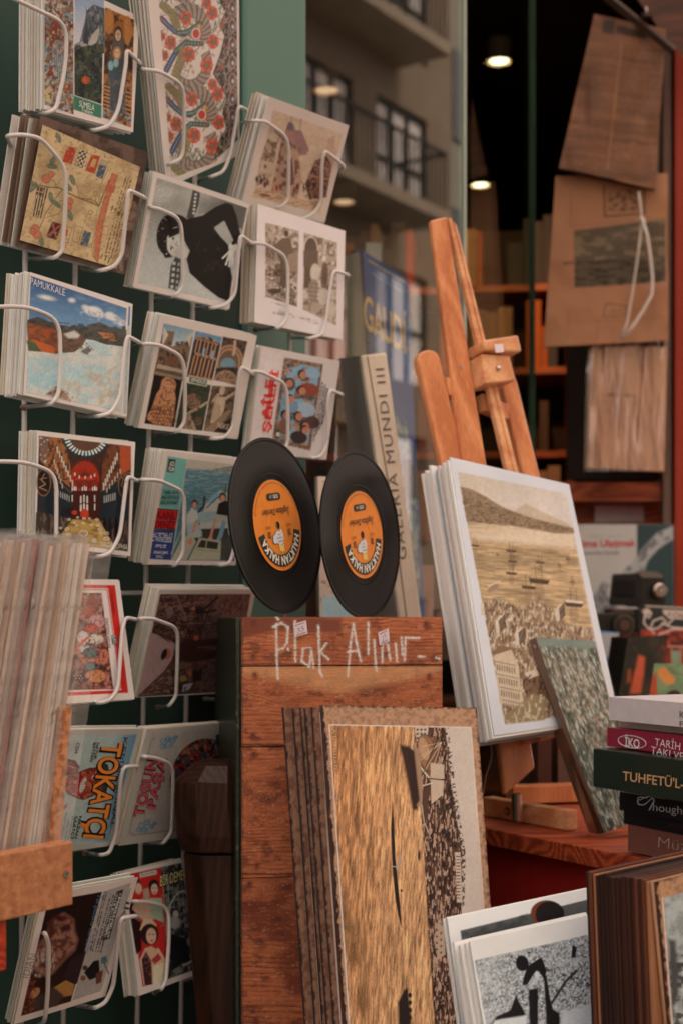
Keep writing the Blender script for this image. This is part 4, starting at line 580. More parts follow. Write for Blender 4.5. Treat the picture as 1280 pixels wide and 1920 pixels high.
# glass
GL = film('shop_glass', (.80, .86, .82), gloss=2.7, rough=.0, bump=None, ior=1.6, thin=.02)
EDGE = mat('glass_edge', tuple(A(140, 134, 112)), .15, coat=.5)
t = thing('shop_window', wf(sG0, 0, .4), 'large frameless shop window pane reflecting the house across the street', 'window')
MB().add([wf(sG0, .004, .35), wf(sG1, .004, .35), wf(sG1, .004, 2.96), wf(sG0, .004, 2.96)], [(0, 1, 2, 3)]).obj('glass_pane', GL, t)
wbox(MB(), sG1, sG1 + .0045, .001, .011, .35, 2.96).obj('glass_edge', EDGE, t)
wbox(MB(), sG0, sG1, -.01, .10, .03, .345).obj('sill', GREEN2, t, bevel=.004)
t = thing('glass_door', P(876, 1150, 2.27) * [1, 1, 0], 'glass door standing open into the dark shop beside the easel', 'door')
a0, a1 = P(876, 1150, 2.27), P(996, 1150, 2.95); dd = unit(a1 - a0); dn = np.cross(dd, UP)
MB().hexa([a0 * [1, 1, 0] + UP * .05, a1 * [1, 1, 0] + UP * .05, a1 * [1, 1, 0] + UP * 2.8, a0 * [1, 1, 0] + UP * 2.8], [p + dn * .006 for p in (a0 * [1, 1, 0] + UP * .05, a1 * [1, 1, 0] + UP * .05, a1 * [1, 1, 0] + UP * 2.8, a0 * [1, 1, 0] + UP * 2.8)]).obj('glass_pane', film('door_glass', (.78, .86, .80), gloss=.5, rough=.0, bump=None, ior=1.45), t)
MB().box(a1 * [1, 1, 0] + UP * 1.42 + dd * .004, dd * .003, dn * .006, UP * 1.38).obj('glass_edge', mat('glass_edge_dark', tuple(A(84, 90, 72)), .2), t)
# ---------------------------------------------------------------- house across the street (seen mirrored in the pane)
GP = wf(0, .004, 0)
def mirror(v): v = np.asarray(v, float); return v - WN * 2 * np.dot(v - GP, WN)
LV = 12.0; VP = Plane(W0 - WN * (.104 + LV), WN)
def fsz(px, py, near=0.0):      # column/row of the reflection -> (s, z) on the facade
    h = VP.hit(px, py, near); return np.dot(h - GP, WD), h[2]
def fpt(s, w, z): return mirror(np.array([GP[0], GP[1], 0]) + WD * s - WN * (LV + w) + UP * z)
def fbox(mb, s0, s1, w0, w1, z0, z1): return mb.hexa([fpt(s0, w0, z0), fpt(s1, w0, z0), fpt(s1, w0, z1), fpt(s0, w0, z1)], [fpt(s0, w1, z0), fpt(s1, w1, z0), fpt(s1, w1, z1), fpt(s0, w1, z1)])
f = thing('apartment_house', fpt(14, 0, 0), 'beige apartment house with iron balconies mirrored in the shop window', 'building')
sE = fsz(846, 150)[0]; FW = mat('facade_plaster', (.27, .22, .16), .85, noise=(1.2, .35), bump=(8, .3))
sW1, zt1 = fsz(572, 95); sW1b = fsz(662, 150)[0]; zb1 = fsz(575, 330)[1]; sW2, zt2 = fsz(706, 178); sW2b, _ = fsz(800, 230); zb2 = fsz(800, 350)[1]
zb = min(zb1, zb2); zt = (zt1 + zt2) / 2; ph = 2.85; cols_ = [(sW1 - .15, sW1b), (sW2, sW2b)]; pit = sW2 - sW1
wins = [(s0 + k * pit * 2, s1 + k * pit * 2) for k in (-2, -1, 0) for s0, s1 in cols_]; wins = [w for w in wins if w[1] < sE]
mbw = MB(); s_prev = wins[0][0] - 2
ss = [s_prev] + [x for w in wins for x in w] + [sE]
for i in range(0, len(ss) - 1, 2): fbox(mbw, ss[i], ss[i + 1], 0, .35, 0, 17)
for w in wins:
    z = 0
    for fl in range(-3, 3):
        z0, z1 = zb + fl * ph, zt + fl * ph
        if z0 < 0: z1m = max(z1, 0)
        if z0 > z: fbox(mbw, w[0], w[1], 0, .35, z, z0)
        z = max(z1, 0)
    fbox(mbw, w[0], w[1], 0, .35, z, 17)
mbw.obj('wall', FW, f)
FR = mat('facade_frame', (.05, .06, .055), .5); CU = mat('curtained_pane', (.9, .88, .84), .25, noise=(5, .5, (.5, .5, .48)), tile=(1, 1, .2))
for w in wins:
    for fl in range(-1, 3):
        z0, z1 = zb + fl * ph, zt + fl * ph; mbf = MB(); n = 3
        for k in range(n + 1): x = w[0] + (w[1] - w[0]) * k / n; fbox(mbf, x - .035, x + .035, .06, .12, z0, z1)
        fbox(mbf, w[0] + .05, w[1] - .05, .065, .115, z1 - .07, z1 - .002); fbox(mbf, w[0] + .05, w[1] - .05, .065, .115, z0 + .9, z0 + .96)
        fr = mbf.obj('window', FR, f); fbox(MB(), w[0] + .002, w[1] - .002, .125, .135, z0, z1).obj('pane', CU, fr)
SL = mat('balcony_concrete', (.34, .29, .22), .8, noise=(3, .3)); SO = mat('balcony_soffit', (.20, .18, .15), .85)
IR = mat('balcony_iron', (.02, .02, .02), .5)
for fl in range(0, 4):
    zz = zb + fl * ph; sEnd = fsz(840, 135, 1.0)[0]
    fbox(MB(), wins[0][0] - 1, sEnd, -1.05, -.002, zz - .30, zz - .10).obj('balcony_slab', SL, f)
    m_ = MB()
    for k in range(int((sEnd - wins[0][0] + 1) / .14)): s = sEnd - .05 - k * .14; fbox(m_, s - .012, s + .012, -1.0, -.975, zz - .098, zz + .85)
    fbox(m_, wins[0][0] - 1, sEnd - .03, -1.01, -.965, zz + .852, zz + .90)
    for w_ in (-.75, -.5, -.25): fbox(m_, sEnd - .06, sEnd - .04, w_, w_ + .02, zz - .098, zz + .85)
    fbox(m_, sEnd - .07, sEnd - .03, -.96, -.01, zz + .852, zz + .90)
    m_.obj('balcony_railing', IR, f)
f3 = thing('added_row_house', fpt(-6, 0, 0), 'unseen plain ochre row house added across the street to narrow the sky', 'building')  # out-of-view house added so only a strip of sky lights the front
fbox(MB(), -24, ss[0] - .02, .05, .5, 0, 14).obj('wall', FW, f3)
for k in range(9):
    for fl in range(4): fbox(MB(), ss[0] - 2.4 - k * 2.8, ss[0] - 1.2 - k * 2.8, .0, .046, 1.2 + fl * 3.1, 3.1 + fl * 3.1).obj('window', CU, f3)
f2 = thing('neighbour_house', fpt(sE + 4, 0, 0), 'pale grey green house next to the apartment house in the reflection', 'building')
fbox(MB(), sE + .05, sE + 9, .3, .6, 0, 17).obj('wall', mat('neighbour_plaster', (.30, .32, .27), .85, noise=(2, .3)), f2)
for k in range(4):
    for fl in range(5): fbox(MB(), sE + .5 + k * 2, sE + 1.5 + k * 2, .25, .295, 1.2 + fl * 3, 2.9 + fl * 3).obj('window', mat('neighbour_glass', (.10, .13, .13), .2), f2)
# ---------------------------------------------------------------- lamps and shelves inside
LM = mat('lamp_glow', (1, .9, .8), .4, emit=(1, .78, .52, 5)); LM2 = mat('lamp_glow_dim', (1, .8, .6), .4, emit=(1, .62, .36, .55)); RIMM = mat('lamp_rim', (.5, .35, .22), .35)
LAMPS = [(935, 115, 4.0, .025), (900, 347, 5.35, .026), (645, 379, 5.5, .032), (612, 170, 4.15, .03), (886, 155, 4.4, .02)]
for i, (x, y, D, r) in enumerate(LAMPS):
    b = P(x, y, D); b[2] = 2.80 if i < 4 else b[2]
    sc = (b[2] - CAMZ) / ((HOR - y) / FPX) / D if i < 4 else 1; D2 = (b[2] - CAMZ) / ((HOR - y) / FPX) if i < 4 else D; b = P(x, y, D2)
    t = thing('ceiling_lamp', b, ['bright round ceiling spotlight above the dark doorway', 'round ceiling spotlight lower down beside the glass edge', 'round ceiling spotlight seen through the shop window above the sepia postcards', 'faint ceiling spotlight seen through the window beside the reflected windows', 'small dim orange ceiling lamp left of the bright one'][i], 'lamp')
    MB().cyl(b + UP * .001, UP, r, .05, 24).obj('bulb', LM if i in (0, 1) else LM2, t); MB().tube([b - UP * .002 + UP * .0, b + UP * .06], [r * 1.3, r * 1.3], 24, caps=False).obj('rim', RIMM, t)
    if i < 4:
        l = bpy.data.lights.new('lamp_light', 'SPOT'); l.energy = 4; l.color = (1, .50, .24); l.spot_size = 2.4; l.spot_blend = .8; l.shadow_soft_size = .05
        lo = bpy.data.objects.new('lamp_light', l); COL.objects.link(lo); lo.location = tuple(b - UP * .03)
ORW = wood('orange_shelf_wood', (.42, .13, .04), (.22, .06, .02), 0, rough=.45)
def shelfcase(px0, px1, D, yaw, y0, y1, n, label, book_label, grp, seed=0, depth=.24, fill=.85):
    random.seed(seed); pl = Plane(P((px0 + px1) / 2, HOR, D), nrm(yaw)); a = pl.hit(px0, HOR); b = pl.hit(px1, HOR); ex = unit(b - a); L = np.linalg.norm(b - a); n_ = pl.n
    zt, zb_ = CAMZ + (HOR - y0) / FPX * D, CAMZ + (HOR - y1) / FPX * D; o = np.array([a[0], a[1], 0]); t = thing('bookcase', o + ex * L / 2 + UP * zb_, label, 'bookcase')
    bx = lambda m, x0, x1, w0, w1, z0, z1: m.hexa([o + ex * x0 - n_ * w0 + UP * z0, o + ex * x1 - n_ * w0 + UP * z0, o + ex * x1 - n_ * w0 + UP * z1, o + ex * x0 - n_ * w0 + UP * z1], [o + ex * x0 - n_ * w1 + UP * z0, o + ex * x1 - n_ * w1 + UP * z0, o + ex * x1 - n_ * w1 + UP * z1, o + ex * x0 - n_ * w1 + UP * z1])
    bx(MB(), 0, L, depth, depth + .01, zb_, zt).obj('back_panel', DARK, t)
    for x in (0, L - .02): bx(MB(), x, x + .02, 0, depth - .002, zb_, zt).obj('side_panel', ORW, t)
    h = (zt - zb_) / n
    for i in range(n):
        z = zb_ + i * h; bx(MB(), .022, L - .022, .002, depth - .002, z, z + .018).obj('shelf', ORW, t); x = .03; nb_ = 0
        while x < L - .06:
            w = random.uniform(.015, .045); hh = random.uniform(.5, .88) * h
            if random.random() < fill:
                nb_ += 1; ci = random.randrange(8); c = [(.34, .26, .17), (.36, .06, .02), (.06, .045, .035), (.40, .13, .03), (.14, .04, .025), (.2, .17, .12), (.04, .06, .08), (.3, .17, .06)][ci]; lb_ = '%s book, %s from the left on the %s shelf up of the far bookcase' % ('cream red black orange maroon grey navy ochre'.split()[ci], nth(nb_), nth(i + 1))
                q = random.uniform(.01, .05); bk = bx(MB(), x, x + w - .002, q, q + .14, z + .019, z + .019 + hh); bk.obj('book', mat('far_book_%d' % (int(c[0] * 100 + c[1] * 7)), c, .6), label=lb_, cat='book', group=grp)
            x += w
shelfcase(560, 1075, 4.0, math.radians(-8), 395, 1480, 7, 'tall orange wood bookcase deep inside the dark shop', 'blurred book on the lamp lit bookcase deep inside the shop', 'books on the bookcase deep inside the shop', 3, fill=.5)
bl = bpy.data.lights.new('added_shelf_spot', 'SPOT'); bl.energy = 20; bl.color = (1, .36, .12); bl.spot_size = 1.1; bl.spot_blend = .9; bl.shadow_soft_size = .03  # extra spot without a fixture, added to warm the far bookcase
blo = bpy.data.objects.new('added_shelf_spot', bl); COL.objects.link(blo); blo.location = tuple(P(935, 118, 3.0)); blo.rotation_euler = Vector(tuple(P(935, 118, 3.0) - P(900, 620, 4.0))).to_track_quat('Z', 'Y').to_euler()
# ---------------------------------------------------------------- postcards on the rack
o, pS = card('monastery', [(84, -52), (262, 31), (250, 248), (82, 204)], PAPER, art_monastery, 'three panel postcard with rocky cliff, gold icon and green name band, top left of rack', 12, .0024, 'the three panel cliff and icon postcard', dx=-.0002)
write(o, pS, 'SÜMELA', (148.5, 199), (177, 208), (1, -11), (200, 186, 168)); write(o, pS, 'Trabzon', (153, 208), (174, 214.5), (.6, -6.5), (200, 186, 168), bold=.004)
o, pk = card('peacock', [(270, -90), (448, -118), (450, 290), (312, 352)], PAPER, art_peacock, 'tall card with peacocks and red flowers beside dark lace border', 5, .003, 'the tall red flower and peacock card', step=1.15, dx=-.0012, dy=-.001)
pq = [(255, 120), (272, 128), (308, 336), (288, 322)]; sp_ = printed('postcard_booklet', Plane(pk.p - pk.n * .019, pk.n), [(236, -60), (275, -80), (313, 345), (289, 318)], (176, 152, 128), lambda c: c.tex(5, 40, (150, 126, 104), .5, .6, 5), label='cream booklet with black title along its edge, left of the peacock card', cat='booklet', thick=.002)
write(sp_, Plane(pk.p - pk.n * .019, pk.n), 'TREASURES OF THE OTTOMAN SULTANS', (299, 352), (274, 152), (-7.5, 1.5), (56, 46, 40), bold=.006, off=.0008)
o, pm_ = card('mosque', [(504, 182), (654, 235), (609, 417), (452, 383)], (186, 160, 142), art_mosque, 'watercolour postcard of a mosque and wooden house, top right of rack', 6, .0042, 'the watercolour mosque postcard', jit=.002, rot=.012)
pf = fit_plane([(77, 217), (278, 285), (235, 515), (34, 462)])
printed('postcard', Plane(pf.p - pf.n * .004, pf.n), [(77, 217), (278, 285), (235, 515), (34, 462)], (98, 72, 58), art_brown, label='dark brown marbled postcard directly behind the card with signal flags', cat='postcard')
stack('postcard', Plane(pf.p - pf.n * .006, pf.n), [(70, 222), (272, 288), (232, 512), (34, 462)], 7, .0042, 'mixed cards behind the dark brown postcard', 'worn card edge, %s back behind the dark brown marbled postcard', ms=[PAPERS[0], PAPERS[2], mat('old_brown_card', tuple(A(110, 82, 64)), .6), mat('old_tan_card', tuple(A(160, 120, 84)), .6)], dx=-.0006, jit=.003)
o = printed('postcard', Plane(pf.p + pf.n * .0005, pf.n), [(81, 234), (263, 313), (219, 503), (38, 450)], (186, 152, 108), art_flags, label='cream drawing postcard with signal flags, berries and a red ribbon', cat='postcard'); CARDS['flags'] = pf
o, pl_ = card('lady', [(289, 322), (468, 383), (430, 580), (249, 538)], PAPER, art_lady, 'black and white photo postcard of dark haired woman in black sweater, turned sideways', 5, .0024, 'the sideways black and white photo postcard')
o, ps = card('sepia', [(484, 383), (647, 433), (642, 637), (477, 604)], (196, 174, 160), art_sepia2, 'white postcard with two small sepia street photos side by side', 9, .0024, 'the two photo sepia postcard', ms=[PAPERS[0], PAPERS[1], mat('tan_edge', tuple(A(170, 132, 100)), .6)])
write(o, ps, 'Smyrne', (522, 586), (548, 592), (1, -6), (150, 134, 120))
printed('postcard', Plane(CARDS['sepia'].p, WN), [(0, 0), (1, 0), (1, 1), (0, 1)], PAPER, None) if False else None
qp = [(57, 510), (249, 570), (238, 782), (44, 740)]
o, pp = card('travertine', qp, PAPER, art_travertine, 'postcard of white travertine terraces under deep blue sky with title in capitals', 12, .0022, 'the blue sky travertine postcard', dx=-.0003)
write(o, pp, 'PAMUKKALE', (57.5, 533), (122, 555), (.5, -13), (196, 186, 172), bold=-.008)
o, pr_ = card('ruins', [(304, 590), (482, 629), (446, 823), (259, 802)], PAPER, art_ruins, 'six picture postcard of stone ruins and statues with green name plate', 8, .0024, 'the six picture ruins postcard')
write(o, pr_, 'EPHESUS', (359, 715), (385, 720), (1, -6.5), (196, 184, 160), bold=.01); write(o, pr_, 'NIKE', (408, 802), (429, 806), (1.5, -10), (190, 160, 130))
o, pa = card('family', [(490, 649), (637, 677), (612, 862), (466, 847)], (180, 160, 146), art_family, 'postcard of a framed film crowd picture with bold red sideways title', 4, .0024, 'the red titled framed crowd postcard')
RD = (196, 44, 34)
write(o, pa, 'AİLE', (504, 788), (513, 713), (-13, -2), RD, bold=.035); write(o, pa, 'ŞEREFİ', (509, 812), (523, 700), (-13, -2), RD, bold=.035) if False else write(o, pa, 'ŞEREFİ', (505, 812), (523, 695), (-12, -2), RD, bold=.03)
for i, s in enumerate(('HÜLYA KOÇYİĞİT', 'TANJU GÜRSU  KUZEY VARGIN', 'EROL TAŞ  NURİ ALTINOK', 'MÜRÜVVET SİM')): write(o, pa, s, (590 + i * 5 - 0, 826 - i * 10), (607 + i * 4.6, 715 + i * 6), (-3.4, -.6), (60, 48, 44), bold=.015)
o, pb = card('basilica', [(70, 808), (254, 829), (245, 1043), (65, 1021)], PAPER, art_basilica, 'postcard of a glowing red domed basilica interior with hanging lamps', 10, .0024, 'the red domed basilica postcard')
write(o, pb, 'HAGIA SOPHIA', (190, 1025), (239, 1031), (.6, -10), (190, 176, 150))
for i in range(4): pass
stack('postcard', Plane(pb.p - pb.n * .027, pb.n), [(60, 812), (250, 830), (243, 1043), (56, 1021)], 6, .0028, 'coloured cards at the back of the basilica stack', 'dark card, %s of the rearmost ones in the red domed basilica stack', ms=[mat('dark_photo_card', tuple(A(60, 52, 50)), .4), PAPERS[2], mat('blue_photo_card', tuple(A(80, 84, 96)), .4), PAPERS[0]], jit=.003)
o, pz = card('boat', [(311, 845), (462, 862), (442, 1060), (277, 1058)], (186, 162, 144), art_boat, 'film postcard of two people in a small boat with turquoise and blue side band', 11, .0024, 'the two people in a boat film postcard')
for i, s in enumerate(('TARIK AKAN', 'HALE SOYGAZİ', 'ORÇUN SONAT')): write(o, pz, s, ((307, 303, 301)[i], 926 + i * 9.6), ((336, 336.5, 334.5)[i], 926.5 + i * 9.6), (.8, -6.5), (28, 30, 30), bold=.015)
write(o, pz, 'ARZU', (318, 873), (327, 873.6), (1, -8), (190, 174, 150), bold=.02); write(o, pz, 'FİLM', (316, 883), (325.5, 883.6), (1, -8), (190, 174, 150), bold=.02)
write(o, pz, 'KANLI', (294, 972), (332, 974), (1.5, -14), (110, 12, 14), bold=.03); write(o, pz, 'DENİZ', (291, 990), (329, 992), (1.5, -13.5), (110, 12, 14), bold=.03)
write(o, pz, 'ORHAN ELMAS', (288, 1038), (315, 1039), (.6, -5.5), (184, 172, 158), bold=.01); write(o, pz, 'RENKLİ', (293, 1046), (306, 1046.5), (.6, -5.5), (184, 172, 158))
o, pd = card('redframe', [(60, 1085), (224, 1088), (253, 1311), (88, 1322)], PAPER, art_redframe, 'film postcard with red frame and painted crowd, partly behind the plastic sleeves', 4, .0024, 'the red framed film postcard')
write(o, pd, 'ERTEM EĞİLMEZ', (208, 1214), (203, 1158), (-4.5, .4), (50, 40, 38)); write(o, pd, 'ARZU', (214.5, 1207), (213, 1193), (-3.4, .3), (40, 30, 28), bold=.02); write(o, pd, 'FİLM', (219.5, 1207), (218, 1193), (-3.4, .3), (40, 30, 28), bold=.02)
write(o, pd, 'HABABAM SINIFI', (216, 1152), (211, 1112), (-2.6, .2), (90, 20, 18), bold=.01)
o, pw = card('porter', [(299, 1105), (480, 1106), (442, 1299), (255, 1308)], (170, 152, 134), art_porter, 'dark brown sideways photo postcard of a man in a cap on a street', 8, .0024, 'the dark sideways street photo postcard', ms=[PAPERS[2], PAPERS[1]])
o, pt = card('grin', [(98, 1369), (267, 1367), (211, 1585), (50, 1607)], (160, 146, 130), art_grin, 'pale blue film postcard of a grinning man in a hat with orange title', 4, .0024, 'the orange titled grinning man postcard')
def vert(o, pl, s, a, b, h, col, **k): write(o, pl, s, a, b, h, col, **k)
for bo, cl, of in ((.075, (26, 20, 20), .0005), (.02, (204, 112, 40), .0009)): vert(o, pt, 'TOKATÇI', (209, 1388), (162, 1574), (32, 5), cl, bold=bo, off=of) if False else write(o, pt, 'TOKATÇI', (194, 1391), (157, 1570), (36, 3), cl, bold=bo, off=of)
write(o, pt, 'KEMAL SUNAL', (232, 1382), (207, 1552), (8, 1), (44, 50, 56)); write(o, pt, 'NATUK', (182, 1392), (176, 1424), (5, .6), (40, 36, 34), bold=.02); write(o, pt, 'BAYTAN', (176, 1392), (169, 1428), (5, .6), (40, 36, 34), bold=.02)
write(o, pt, 'NAZAN', (149, 1530), (140, 1572), (5, .6), (40, 36, 34), bold=.02); write(o, pt, 'SAATÇİ', (141, 1530), (132, 1573), (5, .6), (40, 36, 34), bold=.02); write(o, pt, 'CEM', (144, 1392), (140, 1412), (6, .6), (30, 28, 28), bold=.03); write(o, pt, 'ŞEVKET ALTUĞ', (136, 1530), (126, 1574), (2.6, .4), (60, 54, 50)); write(o, pt, 'ÜNAL GÜREL', (128, 1536), (121, 1578), (2.4, .4), (60, 54, 50)); write(o, pt, 'REHA YURDAKUL', (124, 1524), (114, 1576), (2.4, .4), (60, 54, 50))
o, pq_ = card('pasha', [(276, 1368), (450, 1355), (405, 1562), (222, 1586)], (164, 148, 130), art_pasha, 'beige film postcard with round crowd picture and pink bubble title', 5, .0024, 'the pink titled film postcard', ms=[PAPERS[2], PAPERS[1]])
for bo, cl, of in ((.06, (84, 24, 30), .0005), (.01, (186, 70, 76), .0009)): write(o, pq_, 'TOSUN', (268, 1533), (296, 1423), (-17, -2), cl, bold=bo, off=of, sp=1.1); write(o, pq_, 'PAŞA', (290, 1517), (314, 1421), (-14, -2), cl, bold=bo, off=of, sp=1.1)
o, pe = card('bearded', [(80, 1678), (259, 1645), (198, 1868), (26, 1921)], PAPER, art_bearded, 'dark sideways poster postcard of a man resting his face, lowest on the rack', 4, .0024, 'the dark sideways face postcard', D=1.22)
write(o, pe, 'Turşusunu kurdum', (184, 1676), (158, 1782), (10, 2), (80, 104, 116)); write(o, pe, 'Muhsin Bey', (222, 1682), (199, 1752), (5, 1), (184, 170, 156)); write(o, pe, 'iki', (237, 1690), (226, 1726), (9, 2), (50, 50, 54))
write(o, pe, 'IDIAN', (54, 1834), (70, 1790), (-14, -2), (120, 100, 92), bold=-.01); write(o, pe, 'SAINT', (56, 1882), (66, 1844), (-10, -2), (110, 40, 34), bold=-.01)
o, pc = card('romance', [(233, 1636), (340, 1609), (372, 1826), (260, 1868)], PAPER, art_romance, 'red and black film postcard of a couple and a woman with a bouquet', 8, .0024, 'the red and black romance postcard', ms=[PAPERS[2], PAPERS[1]])
for bo, cl, of in ((.05, (26, 20, 18), .0005), (.0, (206, 178, 110), .0009)): write(o, pc, 'BİR DEMET', (301, 1662), (350, 1648), (0, -19), cl, bold=bo, off=of)
write(o, pc, 'Şeref Film', (265, 1643), (293, 1637), (0, -4), (60, 40, 36))
# ---------------------------------------------------------------- the wire rack itself
WIRE = mat('white_coated_wire', tuple(A(176, 156, 140)), .32, coat=.35, noise=(45, .9, (.16, .07, .035)), ramp=(.66, .74), bump=(120, .25))
RUST = mat('rusty_weld', tuple(A(96, 52, 34)), .8, noise=(300, .7, tuple(A(150, 130, 112))), bump=(300, .6))
rk = thing('postcard_rack', wf(.05, -.04, .3), 'white wire postcard rack with bent wire pockets on the green wall', 'rack')
def wire(pts, pl=None, r=.0020, name='wire', nr=True):
    v = [(pl.hit(x, y, o_) if pl is not None else WALL.hit(x, y, o_)) for x, y, o_ in pts]
    return MB().tube(rnd(v, .42) if nr else v, r, 8).obj(name, WIRE, rk, smooth=True)
for xs in (((50, -60), (40, 1990)), ((150, -60), (118, 1990)), ((296, -60), (256, 1990)), ((372, -60), (338, 1990)), ((551, 215), (532, 1180))): wire([(xs[0][0], xs[0][1], -.052), ((xs[0][0] + xs[1][0]) / 2, (xs[0][1] + xs[1][1]) / 2, -.052), (xs[1][0], xs[1][1], -.052)], name='upright_wire', nr=False, r=.0026)
for y0, y1, xe in ((1112, 1112, 540), (1620, 1545, 420)): wire([(-20, y0, -.057), (xe, y1, -.057)], name='cross_wire', nr=False, r=.0026)
def pocket(pl, left, right, f=.006, back=.05):
    """two front loops: pixel corner lists; ends run back to the uprights"""
    for pts, nm in ((left, 'wire_loop'), (right, 'wire_loop')):
        w_ = wire([(x + random.uniform(-1, 1), y + random.uniform(-1, 1), f if k == 0 else -back) for x, y, k in pts], pl, name=nm)
        v = [pl.hit(pts[j][0], pts[j][1], (f if pts[j][2] == 0 else -back)) for j in (-1, -2)]; d_ = unit(v[1] - v[0])
        MB().tube([v[0] - d_ * .002, v[0] + d_ * .002, v[0] + d_ * .006], [.0031, .0034, .0022], 7).obj('weld', RUST, rk, smooth=True)
pocket(pS, [(-30, -30, 1), (22, -5, 0), (64, 16, 0), (126, 44, 0), (122, 130, 0), (106, 203, 0), (88, 212, 0), (48, 214, 1)], [(268, 127, 1), (262, 118, 0), (238, 92, 0), (236, 118, 0), (224, 205, 0), (206, 236, 0), (178, 244, 0), (140, 238, 1)])
pocket(pk, [(248, 124, 1), (272, 130, 0), (300, 134, 0), (345, 160, 0), (345, 230, 0), (342, 296, 0), (318, 308, 0), (282, 314, 1)], [(478, 228, 1), (462, 206, 0), (447, 198, 0), (444, 228, 0), (432, 290, 0), (420, 322, 0), (396, 333, 0), (372, 338, 1)])
pocket(pm_, [(450, 232, 1), (474, 226, 0), (496, 226, 0), (541, 258, 0), (542, 322, 0), (540, 376, 0), (524, 389, 0), (470, 388, 1)], [(636, 322, 1), (646, 312, 0), (608, 280, 0), (604, 310, 0), (602, 380, 0), (586, 402, 0), (566, 411, 0), (520, 404, 1)])
pocket(pf, [(22, 280, 1), (14, 254, 0), (40, 252, 0), (76, 258, 0), (124, 312, 0), (124, 380, 0), (118, 470, 0), (104, 484, 0), (48, 486, 1)], [(276, 378, 1), (270, 370, 0), (240, 355, 0), (238, 380, 0), (230, 478, 0), (214, 500, 0), (190, 507, 0), (150, 505, 1)])
pocket(pl_, [(262, 386, 1), (284, 388, 0), (300, 392, 0), (340, 410, 0), (342, 470, 0), (342, 540, 0), (328, 556, 0), (290, 562, 1)], [(482, 462, 1), (472, 456, 0), (451, 440, 0), (448, 470, 0), (440, 552, 0), (424, 572, 0), (400, 577, 0), (364, 578, 1)])
pocket(ps, [(450, 462, 1), (474, 456, 0), (496, 456, 0), (539, 482, 0), (541, 545, 0), (538, 600, 0), (522, 616, 0), (480, 618, 1)], [(640, 524, 1), (654, 516, 0), (624, 506, 0), (620, 530, 0), (612, 600, 0), (604, 628, 0), (580, 634, 0), (545, 632, 1)])
pocket(pp, [(-40, 592, 1), (-10, 575, 0), (54, 575, 0), (112, 600, 0), (113, 680, 0), (111, 738, 0), (98, 758, 0), (44, 764, 1)], [(268, 652, 1), (262, 642, 0), (238, 630, 0), (234, 650, 0), (226, 745, 0), (208, 774, 0), (188, 780, 0), (145, 780, 1)])
pocket(pr_, [(248, 650, 1), (270, 645, 0), (300, 647, 0), (345, 668, 0), (347, 730, 0), (346, 792, 0), (334, 810, 0), (290, 814, 1)], [(482, 706, 1), (474, 700, 0), (452, 686, 0), (448, 710, 0), (438, 800, 0), (422, 820, 0), (400, 823, 0), (362, 822, 1)])
pocket(pa, [(452, 698, 1), (474, 696, 0), (492, 698, 0), (537, 720, 0), (540, 770, 0), (540, 830, 0), (528, 852, 0), (480, 852, 1)], [(636, 744, 1), (642, 740, 0), (618, 730, 0), (614, 756, 0), (614, 834, 0), (602, 856, 0), (586, 859, 0), (556, 858, 1)])
pocket(pb, [(-40, 872, 1), (-10, 864, 0), (52, 866, 0), (106, 888, 0), (106, 960, 0), (104, 1030, 0), (90, 1044, 0), (44, 1048, 1)], [(262, 902, 1), (256, 900, 0), (238, 892, 0), (235, 915, 0), (226, 1004, 0), (208, 1038, 0), (188, 1044, 0), (145, 1044, 1)])
pocket(pz, [(246, 902, 1), (270, 899, 0), (298, 901, 0), (346, 922, 0), (345, 980, 0), (343, 1040, 0), (330, 1060, 0), (290, 1062, 1)], [(470, 920, 1), (455, 912, 0), (447, 930, 0), (440, 1030, 0), (430, 1056, 0), (416, 1060, 0), (380, 1060, 1)])
pocket(pd, [(-10, 1170, 1), (60, 1166, 0), (100, 1180, 0), (100, 1300, 0), (90, 1318, 0), (50, 1320, 1)], [(262, 1166, 1), (256, 1162, 0), (236, 1158, 0), (230, 1180, 0), (222, 1290, 0), (206, 1314, 0), (186, 1318, 0), (145, 1318, 1)])
pocket(pw, [(240, 1166, 1), (264, 1160, 0), (286, 1160, 0), (333, 1178, 0), (333, 1230, 0), (330, 1306, 0), (318, 1324, 0), (296, 1327, 1)], [(470, 1190, 1), (456, 1180, 0), (450, 1200, 0), (440, 1300, 0), (420, 1312, 0), (385, 1311, 1)])
pocket(pt, [(-10, 1450, 1), (60, 1446, 0), (100, 1460, 0), (90, 1600, 0), (60, 1608, 1)], [(272, 1440, 1), (258, 1437, 0), (232, 1438, 0), (228, 1460, 0), (218, 1570, 0), (204, 1600, 0), (190, 1603, 0), (160, 1600, 1)])
pocket(pq_, [(254, 1424, 1), (268, 1419, 0), (290, 1421, 0), (324, 1432, 0), (324, 1500, 0), (322, 1560, 0), (308, 1580, 0), (270, 1580, 1)], [(452, 1430, 1), (440, 1424, 0), (430, 1440, 0), (420, 1540, 0), (400, 1558, 0), (365, 1566, 1)])
pocket(pe, [(60, 1756, 1), (84, 1750, 0), (92, 1770, 0), (90, 1860, 0), (84, 1915, 0), (60, 1930, 1)], [(262, 1724, 1), (254, 1717, 0), (228, 1722, 0), (224, 1740, 0), (212, 1850, 0), (198, 1880, 0), (180, 1890, 0), (145, 1884, 1)])
pocket(pc, [(236, 1696, 1), (250, 1689, 0), (280, 1691, 0), (316, 1700, 0), (317, 1760, 0), (312, 1840, 0), (304, 1854, 0), (290, 1860, 1)], [(420, 1720, 1), (408, 1716, 0), (398, 1800, 0), (385, 1826, 0), (350, 1836, 1)])
